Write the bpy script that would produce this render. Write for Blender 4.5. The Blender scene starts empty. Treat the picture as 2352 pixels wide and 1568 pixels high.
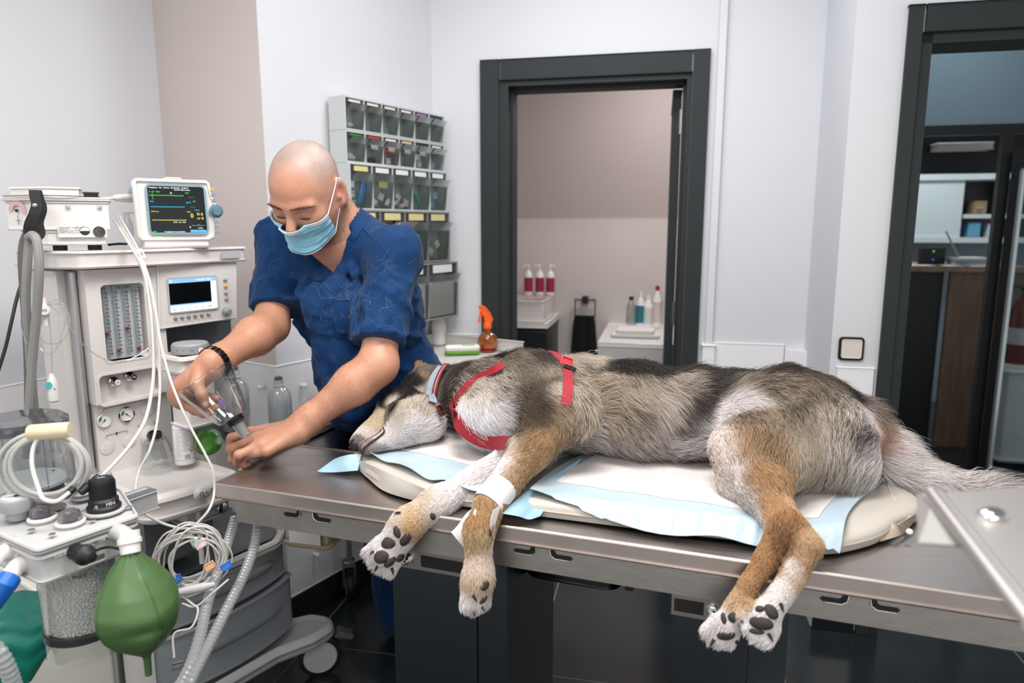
import bpy, bmesh, math, random
import numpy as np
from mathutils import Vector, Matrix
random.seed(7); RNG = np.random.default_rng(7)
SC = bpy.context.scene; COL = SC.collection
# ------------------------------------------------------------------ camera
CZ = 1.44; PITCH = math.radians(9.37); FPX = 1600.0
cam = bpy.data.objects.new('camera', bpy.data.cameras.new('camera')); COL.objects.link(cam)
cam.data.sensor_width = 36; cam.data.lens = 36 * FPX / 2352
cam.location = (0, 0, CZ); cam.rotation_euler = (math.pi / 2 - PITCH, 0, 0)
cam.data.clip_start = 0.02
cam.data.dof.use_dof = True; cam.data.dof.focus_distance = 1.58; cam.data.dof.aperture_fstop = 2.8
SC.camera = cam
# ------------------------------------------------------------------ world, lights, exposure
w = bpy.data.worlds.new('World'); SC.world = w; w.use_nodes = True
w.node_tree.nodes['Background'].inputs[0].default_value = (1.0, 0.985, 0.97, 1)
w.node_tree.nodes['Background'].inputs[1].default_value = 0.75
def area(name, loc, size, power, color=(1, 1, 1), rot=(0, 0, 0)):
    l = bpy.data.lights.new(name, 'AREA'); l.energy = power; l.color = color
    l.shape = 'RECTANGLE'; l.size, l.size_y = size
    o = bpy.data.objects.new(name, l); COL.objects.link(o); o.location = loc; o.rotation_euler = rot
    return o
area('ceiling_lamp_table', (0.05, 1.0, 2.70), (0.9, 0.5), 28, (1.0, 0.96, 0.92), (0, 0, -0.33))
area('ceiling_lamp_machine', (-1.0, 0.6, 2.70), (0.8, 0.5), 15, (1.0, 0.96, 0.93), (0, 0, 0.6))
area('ceiling_fill_front', (-.2, -.9, 2.70), (1.6, .6), 24, (1.0, 0.97, 0.94))  # added frontal fill, standing in for ceiling lights behind the camera
area('ceiling_lamp_back', (0.25, 2.15, 2.70), (1.0, 0.3), 10, (0.98, 0.98, 1.0), (0, 0, -0.2))
area('bathroom_lamp', (0.9, 3.7, 2.60), (0.4, 0.4), 13, (1.0, 0.95, 0.91))
area('office_lamp', (2.05, 3.2, 2.65), (0.6, 0.6), 6, (0.8, 0.93, 1.0))
area('office_fill_inner', (2.75, 4.75, 2.60), (0.5, 0.5), 22, (0.85, 0.95, 1.0))  # added fill that brightens the inner office
vs = SC.view_settings
vs.view_transform = 'Standard'; vs.look = 'None'; vs.gamma = 1; vs.use_curve_mapping = False; vs.exposure = 0.36
SC.cycles.max_bounces = 10; SC.cycles.transparent_max_bounces = 24; SC.cycles.sample_clamp_indirect = 4
SC.cycles.caustics_refractive = False; SC.cycles.caustics_reflective = False
# ------------------------------------------------------------------ picture ray helpers (used to find real 3D points)
_c, _s = math.cos(PITCH), math.sin(PITCH); CAM = np.array([0, 0, CZ])
def ray(px, py):
    x = (px - 1176) / FPX; y = (py - 784) / FPX
    return np.array([x, _c - y * _s, -(_s + y * _c)])
def U(px, py, d): return CAM + ray(px, py) * d
def UZ(px, py, z):
    r = ray(px, py); return CAM + r * ((z - CZ) / r[2])
def UPl(px, py, p0, n):
    r = ray(px, py); return CAM + r * (np.dot(np.asarray(p0) - CAM, n) / np.dot(r, n))
class Fr:
    """upright frame: x along, y away, z up"""
    def __init__(s, o, ang, tilt=None):
        s.o = np.array([o[0], o[1], o[2] if len(o) > 2 else 0.0], float)
        s.x = np.array([math.cos(ang), math.sin(ang), 0]); s.y = np.array([-s.x[1], s.x[0], 0]); s.z = np.array([0, 0, 1.0])
        s.ang = ang
    def p(s, x, y, z=0): return s.o + s.x * x + s.y * y + s.z * z
    def hit(s, px, py, y=0.0):
        q = UPl(px, py, s.o + s.y * y, s.y) - s.o
        return float(q @ s.x), float(q[2] + s.o[2])
    def sub(s, x, y, z=0, ang=0): return Fr(s.p(x, y, z), s.ang + ang)
class Ax:
    """free frame from an origin and three axes"""
    def __init__(s, o, z, xh=(1, 0, 0)):
        s.o = np.asarray(o, float); s.z = np.asarray(z, float) / np.linalg.norm(z)
        x = np.asarray(xh, float); x = x - s.z * (x @ s.z)
        if np.linalg.norm(x) < 1e-5: x = np.array([0, 1.0, 0]) - s.z * s.z[1]
        s.x = x / np.linalg.norm(x); s.y = np.cross(s.z, s.x)
    def p(s, x, y, z=0): return s.o + s.x * x + s.y * y + s.z * z
WORLD = Fr((0, 0, 0), 0)
# ------------------------------------------------------------------ materials
def lin(h):
    if isinstance(h, str):
        h = h.lstrip('#'); v = [int(h[i:i + 2], 16) / 255 for i in (0, 2, 4)]
    else: v = h
    return tuple(((c + .055) / 1.055) ** 2.4 if c > .04045 else c / 12.92 for c in v)
MATS = {}
def M(name, col='#ffffff', rough=.5, metal=0, bump=0, bscale=60, var=0, vscale=5, spec=.5, coat=0, sub=0, sheen=0, aniso=(1, 1, 1), emit=0):
    if name in MATS: return MATS[name]
    m = bpy.data.materials.new(name); m.use_nodes = True; MATS[name] = m
    nt = m.node_tree; b = nt.nodes['Principled BSDF']; c = lin(col) + (1,)
    b.inputs['Base Color'].default_value = c; b.inputs['Roughness'].default_value = rough; b.inputs['Metallic'].default_value = metal
    b.inputs['Specular IOR Level'].default_value = spec; b.inputs['Coat Weight'].default_value = coat; b.inputs['Coat Roughness'].default_value = .08
    if sub: b.inputs['Subsurface Weight'].default_value = sub; b.inputs['Subsurface Radius'].default_value = (.010, .004, .002); b.inputs['Subsurface Scale'].default_value = 1
    if sheen: b.inputs['Sheen Weight'].default_value = sheen
    if emit: b.inputs['Emission Color'].default_value = c; b.inputs['Emission Strength'].default_value = emit
    tc = nt.nodes.new('ShaderNodeTexCoord'); mp = nt.nodes.new('ShaderNodeMapping'); mp.inputs['Scale'].default_value = aniso
    nt.links.new(tc.outputs['Object'], mp.inputs[0])
    if bump:
        n = nt.nodes.new('ShaderNodeTexNoise'); n.inputs['Scale'].default_value = bscale; n.inputs['Detail'].default_value = 3
        bp = nt.nodes.new('ShaderNodeBump'); bp.inputs['Strength'].default_value = bump; bp.inputs['Distance'].default_value = .004
        nt.links.new(mp.outputs[0], n.inputs[0]); nt.links.new(n.outputs[0], bp.inputs['Height']); nt.links.new(bp.outputs[0], b.inputs['Normal'])
    if var:
        n = nt.nodes.new('ShaderNodeTexNoise'); n.inputs['Scale'].default_value = vscale; n.inputs['Detail'].default_value = 4
        r = nt.nodes.new('ShaderNodeMapRange'); r.inputs['From Min'].default_value = .3; r.inputs['From Max'].default_value = .7
        r.inputs['To Min'].default_value = 1 - var; r.inputs['To Max'].default_value = 1 + var
        mx = nt.nodes.new('ShaderNodeVectorMath'); mx.operation = 'SCALE'; mx.inputs[0].default_value = c[:3]
        nt.links.new(mp.outputs[0], n.inputs[0]); nt.links.new(n.outputs[0], r.inputs[0]); nt.links.new(r.outputs[0], mx.inputs['Scale']); nt.links.new(mx.outputs[0], b.inputs['Base Color'])
    return m
def CLEAR(name, tint='#f4f8f8', rough=.06, gloss=.25, body=0.0, bcol='#dfe6e6'):
    """thin clear plastic or glass: see-through with edge reflections, optional milky body"""
    if name in MATS: return MATS[name]
    m = bpy.data.materials.new(name); m.use_nodes = True; MATS[name] = m; nt = m.node_tree; nt.nodes.clear()
    o = nt.nodes.new('ShaderNodeOutputMaterial'); t = nt.nodes.new('ShaderNodeBsdfTransparent'); t.inputs[0].default_value = lin(tint) + (1,)
    g = nt.nodes.new('ShaderNodeBsdfGlossy'); g.inputs['Roughness'].default_value = rough
    lw = nt.nodes.new('ShaderNodeLayerWeight'); lw.inputs['Blend'].default_value = gloss
    mr = nt.nodes.new('ShaderNodeMath'); mr.operation = 'MULTIPLY_ADD'; mr.inputs[1].default_value = .75; mr.inputs[2].default_value = .03
    mx = nt.nodes.new('ShaderNodeMixShader'); nt.links.new(lw.outputs['Facing'], mr.inputs[0]); nt.links.new(mr.outputs[0], mx.inputs[0])
    src = t.outputs[0]
    if body:
        d = nt.nodes.new('ShaderNodeBsdfDiffuse'); d.inputs[0].default_value = lin(bcol) + (1,)
        tl = nt.nodes.new('ShaderNodeBsdfTranslucent'); tl.inputs[0].default_value = lin(bcol) + (1,)
        m3 = nt.nodes.new('ShaderNodeMixShader'); nt.links.new(d.outputs[0], m3.inputs[1]); nt.links.new(tl.outputs[0], m3.inputs[2])
        m2 = nt.nodes.new('ShaderNodeMixShader'); m2.inputs[0].default_value = body
        nt.links.new(t.outputs[0], m2.inputs[1]); nt.links.new(m3.outputs[0], m2.inputs[2]); src = m2.outputs[0]
    nt.links.new(src, mx.inputs[1]); nt.links.new(g.outputs[0], mx.inputs[2]); nt.links.new(mx.outputs[0], o.inputs[0])
    return m
def VCOL(name, rough=.6, bump=0, bscale=200, sub=0, sheen=0, spec=.3, attr='col'):
    """material whose colour is a vertex attribute (the thing's own colouring)"""
    m = M(name, '#ffffff', rough, bump=bump, bscale=bscale, sub=sub, sheen=sheen, spec=spec); nt = m.node_tree
    a = nt.nodes.new('ShaderNodeAttribute'); a.attribute_name = attr
    nt.links.new(a.outputs['Color'], nt.nodes['Principled BSDF'].inputs['Base Color'])
    return m
# ------------------------------------------------------------------ objects
def nrm(v): v = np.asarray(v, float); return v / max(1e-9, np.linalg.norm(v))
def tag(o, label, cat, group=None):
    o['label'] = label; o['category'] = cat
    if group: o['group'] = group
    return o
def link(name, me, mat=None, parent=None, label=None, kind=None):
    o = bpy.data.objects.new(name, me); COL.objects.link(o)
    if mat is not None:
        for mm in (mat if isinstance(mat, (list, tuple)) else [mat]): me.materials.append(mm)
    if parent is not None:
        o.parent = parent
        if parent.type == 'EMPTY' and '_inv' in IDX: o.matrix_parent_inverse = IDX['_inv'][parent.name]
    if label: o['label'] = label
    if kind: o['kind'] = kind
    return o
IDX = {'_inv': {}}
def thing(name, label, cat, loc, group=None):
    o = bpy.data.objects.new(name, None); COL.objects.link(o); o.location = tuple(loc); o.empty_display_size = .05
    IDX['_inv'][o.name] = Matrix.Translation(Vector(tuple(loc))).inverted()
    return tag(o, label, cat, group)
def dup(root, delta, rotz=0, label=None, group=None, name=None):
    """copy a thing with its parts and sub-parts, moved by delta"""
    r = root.copy(); COL.objects.link(r)
    r.location = root.location + Vector(tuple(delta)); r.rotation_euler = (0, 0, root.rotation_euler.z + rotz)
    if label: r['label'] = label
    if group: r['group'] = group
    for ch in list(root.children):
        c = ch.copy(); COL.objects.link(c); c.parent = r; c.matrix_parent_inverse = ch.matrix_parent_inverse
        for g in ch.children:
            d = g.copy(); COL.objects.link(d); d.parent = c
    return r
class MB:
    def __init__(s, fr=WORLD): s.v = []; s.f = []; s.fr = fr; s.mi = []; s.cm = 0
    def add(s, vs, fs, raw=False):
        b = len(s.v)
        s.v += [tuple(x) if raw else tuple(s.fr.p(*x)) for x in vs]
        s.f += [tuple(b + i for i in f) for f in fs]; s.mi += [s.cm] * len(fs); return s
    def box(s, lo, hi, bev=0, seg=2):
        if bev:
            return s.prism([(lo[0], lo[1]), (hi[0], lo[1]), (hi[0], hi[1]), (lo[0], hi[1])], lo[2], hi[2], bev, seg=seg)
        (a, b, c), (d, e, f) = lo, hi
        return s.add([(a, b, c), (d, b, c), (d, e, c), (a, e, c), (a, b, f), (d, b, f), (d, e, f), (a, e, f)],
                     [(0, 3, 2, 1), (4, 5, 6, 7), (0, 1, 5, 4), (1, 2, 6, 5), (2, 3, 7, 6), (3, 0, 4, 7)])
    def prism(s, pts, z0, z1, bev=0, axis='z', seg=2, rnd=0, rseg=5):
        """extrude an outline; bev rounds the rims of both caps; rnd rounds the outline's corners"""
        pts = [np.array(p, float) for p in pts]
        A = sum(pts[i][0] * pts[(i + 1) % len(pts)][1] - pts[(i + 1) % len(pts)][0] * pts[i][1] for i in range(len(pts)))
        if A < 0: pts = pts[::-1]
        if rnd or bev:
            rr = max(rnd, bev if not rnd else 0)
            out = []
            for i, p in enumerate(pts):
                a = pts[i - 1] - p; b = pts[(i + 1) % len(pts)] - p
                la, lb = np.linalg.norm(a), np.linalg.norm(b); a /= la; b /= lb
                cosg = np.clip(a @ b, -1, 1)
                if cosg < -.995: out.append(p); continue
                half = math.acos(cosg) / 2; t = min(rr / math.tan(half), .49 * la, .49 * lb); r = t * math.tan(half)
                c = p + nrm(a + b) * (r / math.sin(half)); p0 = p + a * t; p1 = p + b * t
                t0 = math.atan2(*(p0 - c)[::-1]); t1 = math.atan2(*(p1 - c)[::-1]); d = (t1 - t0 + math.pi) % (2 * math.pi) - math.pi
                n = rseg if rnd else seg + 1
                out += [c + r * np.array([math.cos(t0 + d * k / n), math.sin(t0 + d * k / n)]) for k in range(n + 1)]
            pts = out
        n = len(pts)
        nr = []
        for i in range(n):
            e0 = nrm(pts[i] - pts[i - 1]); e1 = nrm(pts[(i + 1) % n] - pts[i]); m = e0 + e1
            k = nrm(np.array([m[1], -m[0]])) / max(.5, math.sqrt(max(.02, (1 + e0 @ e1) / 2))); nr.append(k)
        rings = []
        if bev:
            for k in range(seg + 1):
                a = math.pi / 2 * k / seg; rings.append((z0 + bev * (1 - math.sin(a)), bev * (1 - math.cos(a))))
            for k in range(seg, -1, -1):
                a = math.pi / 2 * k / seg; rings.append((z1 - bev * (1 - math.sin(a)), bev * (1 - math.cos(a))))
        else: rings = [(z0, 0), (z1, 0)]
        vs = []
        for z, ins in rings:
            for p, q in zip(pts, nr):
                x, y = p - q * ins
                vs.append({'z': (x, y, z), 'y': (x, z, y), 'x': (z, x, y)}[axis])
        R = len(rings); fs = [tuple(range(n))[::-1], tuple((R - 1) * n + i for i in range(n))]
        for r in range(R - 1):
            for i in range(n):
                j = (i + 1) % n; fs.append((r * n + i, r * n + j, (r + 1) * n + j, (r + 1) * n + i))
        if axis == 'y': fs = [f[::-1] for f in fs]
        return s.add(vs, fs)
    def lathe(s, prof, fr=None, seg=24, a0=0, a1=2 * math.pi, caps=True):
        """profile [(r, z)] round the z axis of fr"""
        fr = fr or s.fr; full = a1 - a0 > 6.28; n = seg if full else seg + 1; vs = []
        for r, z in prof:
            for k in range(n):
                t = a0 + (a1 - a0) * k / seg; vs.append(fr.p(r * math.cos(t), r * math.sin(t), z))
        fs = []; m = len(prof)
        for i in range(m - 1):
            for k in range(n if full else n - 1):
                j = (k + 1) % n; fs.append((i * n + k, i * n + j, (i + 1) * n + j, (i + 1) * n + k))
        if caps and full:
            if prof[0][0] > 1e-6: fs.append(tuple(range(n))[::-1])
            if prof[-1][0] > 1e-6: fs.append(tuple((m - 1) * n + k for k in range(n)))
        return s.add(vs, fs, raw=True)
    def cyl(s, p0, p1, r0, r1=None, seg=20, bev=0, raw=False):
        p0 = np.asarray(p0 if raw else s.fr.p(*p0), float); p1 = np.asarray(p1 if raw else s.fr.p(*p1), float)
        r1 = r0 if r1 is None else r1; L = np.linalg.norm(p1 - p0)
        pr = [(r0, 0), (r1, L)] if not bev else [(max(1e-4, r0 - bev), 0), (r0 - bev * .3, bev * .3), (r0, bev), (r1, L - bev), (r1 - bev * .3, L - bev * .3), (max(1e-4, r1 - bev), L)]
        return s.lathe(pr, Ax(p0, p1 - p0), seg)
    def tube(s, pts, r, seg=8, raw=True, closed=False, caps=True, flat=None):
        """sweep a circle (or with flat=(w,t,up) a band) along a polyline"""
        P = np.array([p if raw else s.fr.p(*p) for p in pts], float); n = len(P)
        R = np.full(n, r) if np.isscalar(r) else np.asarray(r, float)
        T = np.gradient(P, axis=0) if not closed else (np.roll(P, -1, 0) - np.roll(P, 1, 0))
        T /= np.maximum(1e-9, np.linalg.norm(T, axis=1))[:, None]
        up = np.array([0, 0, 1.0]) if abs(T[0][2]) < .9 else np.array([1.0, 0, 0])
        vs = []; x = nrm(np.cross(up, T[0]))
        for i in range(n):
            x = nrm(x - T[i] * (x @ T[i])); y = np.cross(T[i], x)
            for k in range(seg):
                a = 2 * math.pi * k / seg; vs.append(P[i] + R[i] * (math.cos(a) * x + math.sin(a) * y))
        fs = []
        for i in range(n if closed else n - 1):
            i2 = (i + 1) % n
            for k in range(seg):
                j = (k + 1) % seg; fs.append((i * seg + k, i * seg + j, i2 * seg + j, i2 * seg + k))
        if not closed and caps: fs += [tuple(range(seg))[::-1], tuple((n - 1) * seg + k for k in range(seg))]
        return s.add(vs, fs, raw=True)
    def band(s, pts, nrms, wdt, th=.002, side=None):
        """a strap: polyline with surface normals, width across (normal x tangent)"""
        P = np.asarray(pts, float); N = np.asarray(nrms, float); T = np.gradient(P, axis=0); vs = []; n = len(P)
        W = np.full(n, wdt) if np.isscalar(wdt) else np.asarray(wdt)
        for i in range(n):
            c = nrm(np.cross(N[i], T[i])); nn = nrm(N[i])
            vs += [P[i] - c * W[i] / 2, P[i] + c * W[i] / 2, P[i] + c * W[i] / 2 + nn * th, P[i] - c * W[i] / 2 + nn * th]
        fs = [(0, 1, 2, 3), tuple((n - 1) * 4 + k for k in (3, 2, 1, 0))]
        for i in range(n - 1):
            for k in range(4):
                j = (k + 1) % 4; fs.append((i * 4 + k, (i + 1) * 4 + k, (i + 1) * 4 + j, i * 4 + j))
        return s.add(vs, fs, raw=True)
    def ball(s, c, r, seg=20, rings=12, raw=False, ax=None, lo=-1, hi=1):
        c = np.asarray(c if raw else s.fr.p(*c), float); r3 = (r, r, r) if np.isscalar(r) else r
        a = ax or Ax(c, (0, 0, 1)); q = Ax(c, a.z, a.x); pr = []
        t0, t1 = math.asin(lo), math.asin(hi); vs = []
        for i in range(rings + 1):
            t = t0 + (t1 - t0) * i / rings
            for k in range(seg):
                u = 2 * math.pi * k / seg; vs.append(q.p(r3[0] * math.cos(t) * math.cos(u), r3[1] * math.cos(t) * math.sin(u), r3[2] * math.sin(t)))
        fs = [(i * seg + k, i * seg + (k + 1) % seg, (i + 1) * seg + (k + 1) % seg, (i + 1) * seg + k) for i in range(rings) for k in range(seg)]
        return s.add(vs, fs, raw=True)
    def sheet(s, G, th=0.0):
        """a grid of points G[i][j] (nu x nv x 3), with thickness along its normals"""
        G = np.asarray(G, float); a, b = G.shape[:2]
        n = np.cross(np.gradient(G, axis=0), np.gradient(G, axis=1)); n /= np.maximum(1e-9, np.linalg.norm(n, axis=2))[..., None]
        vs = list(G.reshape(-1, 3)); fs = [(i * b + j, (i + 1) * b + j, (i + 1) * b + j + 1, i * b + j + 1) for i in range(a - 1) for j in range(b - 1)]
        if th:
            o = a * b; vs += list((G - n * th).reshape(-1, 3)); fs += [tuple(o + k for k in f[::-1]) for f in fs]
            ring = [(i, 0) for i in range(a)] + [(a - 1, j) for j in range(1, b)] + [(i, b - 1) for i in range(a - 2, -1, -1)] + [(0, j) for j in range(b - 2, 0, -1)]
            q = [i * b + j for i, j in ring]
            fs += [(q[k], o + q[k], o + q[(k + 1) % len(q)], q[(k + 1) % len(q)]) for k in range(len(q))]
        return s.add(vs, fs, raw=True)
    def mesh(s, name, smooth=True, ang=35, weld=True):
        me = bpy.data.meshes.new(name); me.from_pydata(s.v, [], s.f); me.update()
        if s.mi and max(s.mi) > 0: me.polygons.foreach_set('material_index', s.mi)
        if weld:
            bm = bmesh.new(); bm.from_mesh(me); bmesh.ops.remove_doubles(bm, verts=bm.verts, dist=1e-5)
            bmesh.ops.recalc_face_normals(bm, faces=bm.faces); bm.to_mesh(me); bm.free()
        if smooth:
            me.polygons.foreach_set('use_smooth', [True] * len(me.polygons)); me.set_sharp_from_angle(angle=math.radians(ang))
        return me
    def build(s, name, mat, parent=None, label=None, kind=None, smooth=True, ang=35, weld=True):
        return link(name, s.mesh(name, smooth, ang, weld), mat, parent, label, kind)
def spline(pts, n=8):
    """Catmull-Rom through points"""
    P = [np.asarray(p, float) for p in pts]; P = [2 * P[0] - P[1]] + P + [2 * P[-1] - P[-2]]; out = []
    for i in range(1, len(P) - 2):
        for k in range(n):
            t = k / n; a, b, c, d = P[i - 1:i + 3]
            out.append(.5 * (2 * b + (c - a) * t + (2 * a - 5 * b + 4 * c - d) * t * t + (3 * b - a - 3 * c + d) * t ** 3))
    return np.array(out + [P[-2]])
def text(name, s, fr_o, xdir, ydir, size, mat, parent, align='CENTER', depth=.0002):
    """lettering as flat geometry on a surface: xdir reading direction, ydir up"""
    cu = bpy.data.curves.new(name, 'FONT'); cu.body = s; cu.size = size; cu.align_x = align; cu.align_y = 'CENTER'; cu.extrude = depth; cu.resolution_u = 2
    o = bpy.data.objects.new(name, cu)
    x = nrm(xdir); y = nrm(ydir); z = np.cross(x, y)
    mtx = Matrix(((x[0], y[0], z[0], fr_o[0]), (x[1], y[1], z[1], fr_o[1]), (x[2], y[2], z[2], fr_o[2]), (0, 0, 0, 1)))
    COL.objects.link(o); dg = bpy.context.evaluated_depsgraph_get(); me = bpy.data.meshes.new_from_object(o.evaluated_get(dg)); bpy.data.objects.remove(o)
    me.transform(mtx); me.name = name; me.materials.clear()
    return link(name, me, mat, parent)
# ================================================================== smooth bodies: blended round forms, meshed into one skin
class Prim:
    """round cone a->b (radii ra, rb); wide=(dir, ratio) flattens it; or ball/ellipsoid with axes; k = blend; cut = carve; tg = tag"""
    def __init__(s, a, b=None, ra=.01, rb=None, k=.02, wide=None, cut=False, ell=None, axes=None, tg=0):
        s.a = np.asarray(a, float); s.b = s.a.copy() if b is None else np.asarray(b, float)
        s.ra = ra; s.rb = ra if rb is None else rb; s.k = k; s.cut = cut; s.tg = tg; s.wide = None; s.ell = None
        if wide is not None: s.wide = (nrm(wide[0]), wide[1])
        if ell is not None:
            s.ell = np.asarray(ell, float); s.axes = np.eye(3) if axes is None else np.array([nrm(x) for x in axes])
    def d(s, P):
        if s.ell is not None:
            q = (P - s.a) @ s.axes.T; k0 = np.sqrt(((q / s.ell) ** 2).sum(-1)); k1 = np.sqrt(((q / s.ell ** 2) ** 2).sum(-1))
            return k0 * (k0 - 1) / np.maximum(k1, 1e-9)
        ba = s.b - s.a; L = ba @ ba; q = P - s.a
        h = np.clip(q @ ba / L, 0, 1) if L > 1e-12 else np.zeros(P.shape[:-1])
        q = q - h[..., None] * ba
        if s.wide is not None: q = q + (1 / s.wide[1] - 1) * (q @ s.wide[0])[..., None] * s.wide[0]
        return np.sqrt((q * q).sum(-1)) - (s.ra + (s.rb - s.ra) * h)
def smin(a, b, k):
    h = np.maximum(k - np.abs(a - b), 0) / k
    return np.minimum(a, b) - h * h * k * .25
def sdf_eval(prims, P):
    D_ = None
    for p in prims:
        d = p.d(P)
        D_ = d if D_ is None else (-smin(-D_, d, p.k) if p.cut else smin(D_, d, p.k))
    return D_
def sdf_verts(prims, res, B=8, post=None, smooth=1, clip=None):
    ext = [(np.minimum(p.a, p.b), np.maximum(p.a, p.b), max(p.ra, p.rb) * (p.wide[1] if p.wide else 1) if p.ell is None else max(p.ell)) for p in prims if not p.cut]
    lo = np.min([e[0] - e[2] for e in ext], 0) - .03; hi = np.max([e[1] + e[2] for e in ext], 0) + .03
    bs = res * B; nb = np.ceil((hi - lo) / bs).astype(int)
    g = np.stack(np.meshgrid(*[np.arange(n) for n in nb], indexing='ij'), -1).reshape(-1, 3)
    cen = lo + (g + .5) * bs; R = bs * .87
    DP = np.array([p.d(cen) for p in prims]); m = None
    for p, d in zip(prims, DP):
        m = d if m is None else (m if p.cut else smin(m, d, p.k))
    act = np.abs(m) < R * 1.9 + .012
    if clip is not None: act &= clip(cen, R)
    g = g[act]; cen = cen[act]; DP = DP[:, act]; m = m[act]; Nb = len(g)
    off = np.stack(np.meshgrid(*[np.arange(B + 1)] * 3, indexing='ij'), -1).reshape(-1, 3)
    P = lo + (g[:, None, :] * B + off[None]) * res
    Dv = np.full((Nb, len(off)), 9.0)
    for p, dc in zip(prims, DP):
        sel = np.nonzero(dc < (0 if p.cut else np.maximum(m, 0)) + R * 3.0 + 1.6 * p.k + .008)[0]
        if not len(sel): continue
        d = p.d(P[sel]); o = Dv[sel]
        Dv[sel] = -smin(-o, d, p.k) if p.cut else smin(o, d, p.k)
    if post is not None: Dv = post(P.reshape(-1, 3), Dv.reshape(-1)).reshape(Dv.shape)
    V = Dv.reshape(Nb, B + 1, B + 1, B + 1); S = V < 0
    cs = np.zeros((Nb, B, B, B), np.int8)
    for x in (0, 1):
        for y in (0, 1):
            for z in (0, 1): cs += S[:, x:x + B, y:y + B, z:z + B]
    b, i, j, k = np.nonzero((cs > 0) & (cs < 8))
    cv = np.stack([V[b, i + x, j + y, k + z] for x in (0, 1) for y in (0, 1) for z in (0, 1)], 1)
    cp = np.array([(x, y, z) for x in (0, 1) for y in (0, 1) for z in (0, 1)], float)
    acc = np.zeros((len(b), 3)); cnt = np.zeros(len(b))
    for e0 in range(8):
        for ax in (4, 2, 1):
            if e0 & ax: continue
            e1 = e0 | ax; v0, v1 = cv[:, e0], cv[:, e1]; cr = (v0 < 0) != (v1 < 0)
            t = np.where(cr, v0 / np.where(cr, v0 - v1, 1), 0)
            acc += np.where(cr[:, None], cp[e0] + t[:, None] * (cp[e1] - cp[e0]), 0); cnt += cr
    gc = g[b] * B + np.stack([i, j, k], 1); verts = lo + (gc + acc / cnt[:, None]) * res
    dims = (nb * B + 4).astype(np.int64)
    key = lambda c: ((c[:, 0] + 1) * dims[1] + c[:, 1] + 1) * dims[2] + c[:, 2] + 1
    kk = key(gc.astype(np.int64)); order = np.argsort(kk); ks = kk[order]
    def find(c):
        q = key(c.astype(np.int64)); w_ = np.clip(np.searchsorted(ks, q), 0, len(ks) - 1)
        return np.where(ks[w_] == q, order[w_], -1)
    faces = []
    for ax, (d1, d2) in enumerate((((0, 1, 0), (0, 0, 1)), ((0, 0, 1), (1, 0, 0)), ((1, 0, 0), (0, 1, 0)))):
        a0 = V[:, :B, :B, :B]; sl = [slice(0, B)] * 3; sl[ax] = slice(1, B + 1); a1 = V[:, sl[0], sl[1], sl[2]]
        b, i, j, k = np.nonzero((a0 < 0) != (a1 < 0)); neg = a0[b, i, j, k] < 0
        c = g[b] * B + np.stack([i, j, k], 1); d1 = np.array(d1); d2 = np.array(d2)
        q = np.stack([find(c), find(c - d1), find(c - d1 - d2), find(c - d2)], 1)
        ok = (q >= 0).all(1); q = q[ok]; neg = neg[ok]; q[~neg] = q[~neg][:, ::-1]; faces.append(q)
    faces = np.concatenate(faces)
    used = np.unique(faces); re = np.full(len(verts), -1); re[used] = np.arange(len(used)); verts = verts[used]; faces = re[faces]
    for _ in range(smooth):
        s_ = np.zeros_like(verts); n_ = np.zeros(len(verts))
        for e in range(4):
            a, c = faces[:, e], faces[:, (e + 1) % 4]
            for ax in range(3): s_[:, ax] += np.bincount(a, verts[c, ax], len(verts)) + np.bincount(c, verts[a, ax], len(verts))
            n_ += np.bincount(a, minlength=len(verts)) + np.bincount(c, minlength=len(verts))
        verts = verts * .4 + .6 * s_ / np.maximum(n_, 1)[:, None]
    return verts, faces
def np_mesh(name, verts, faces, col=None, smooth=True):
    me = bpy.data.meshes.new(name); n = len(faces); k = faces.shape[1]
    me.vertices.add(len(verts)); me.vertices.foreach_set('co', verts.astype(np.float32).ravel())
    me.loops.add(n * k); me.loops.foreach_set('vertex_index', faces.astype(np.int32).ravel())
    me.polygons.add(n); me.polygons.foreach_set('loop_start', np.arange(0, n * k, k, dtype=np.int32))
    if smooth: me.polygons.foreach_set('use_smooth', np.ones(n, bool))
    me.update(calc_edges=True)
    if col is not None: set_col(me, col)
    return me
def set_col(me, col):
    a = me.attributes.get('col') or me.attributes.new('col', 'FLOAT_COLOR', 'POINT')
    c = np.ones((len(me.vertices), 4), np.float32); c[:, :3] = col; a.data.foreach_set('color', c.ravel())
def vnormals(verts, faces):
    fn = np.cross(verts[faces[:, 2]] - verts[faces[:, 0]], verts[faces[:, 3]] - verts[faces[:, 1]]); N = np.zeros_like(verts)
    for e in range(4):
        for ax in range(3): N[:, ax] += np.bincount(faces[:, e], fn[:, ax], len(verts))
    return N / np.maximum(1e-12, np.linalg.norm(N, axis=1))[:, None]
_w = RNG.normal(size=(3, 24, 3)); _ph = RNG.uniform(0, 6.28, (3, 24))
def wob(P, f, c=0):
    """cheap smooth noise in -1..1 (sum of waves), channel c"""
    out = np.zeros(P.shape[:-1])
    for q in range(24): out += np.sin(P @ (_w[c, q] * f) + _ph[c, q])
    return out / 5.0
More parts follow.
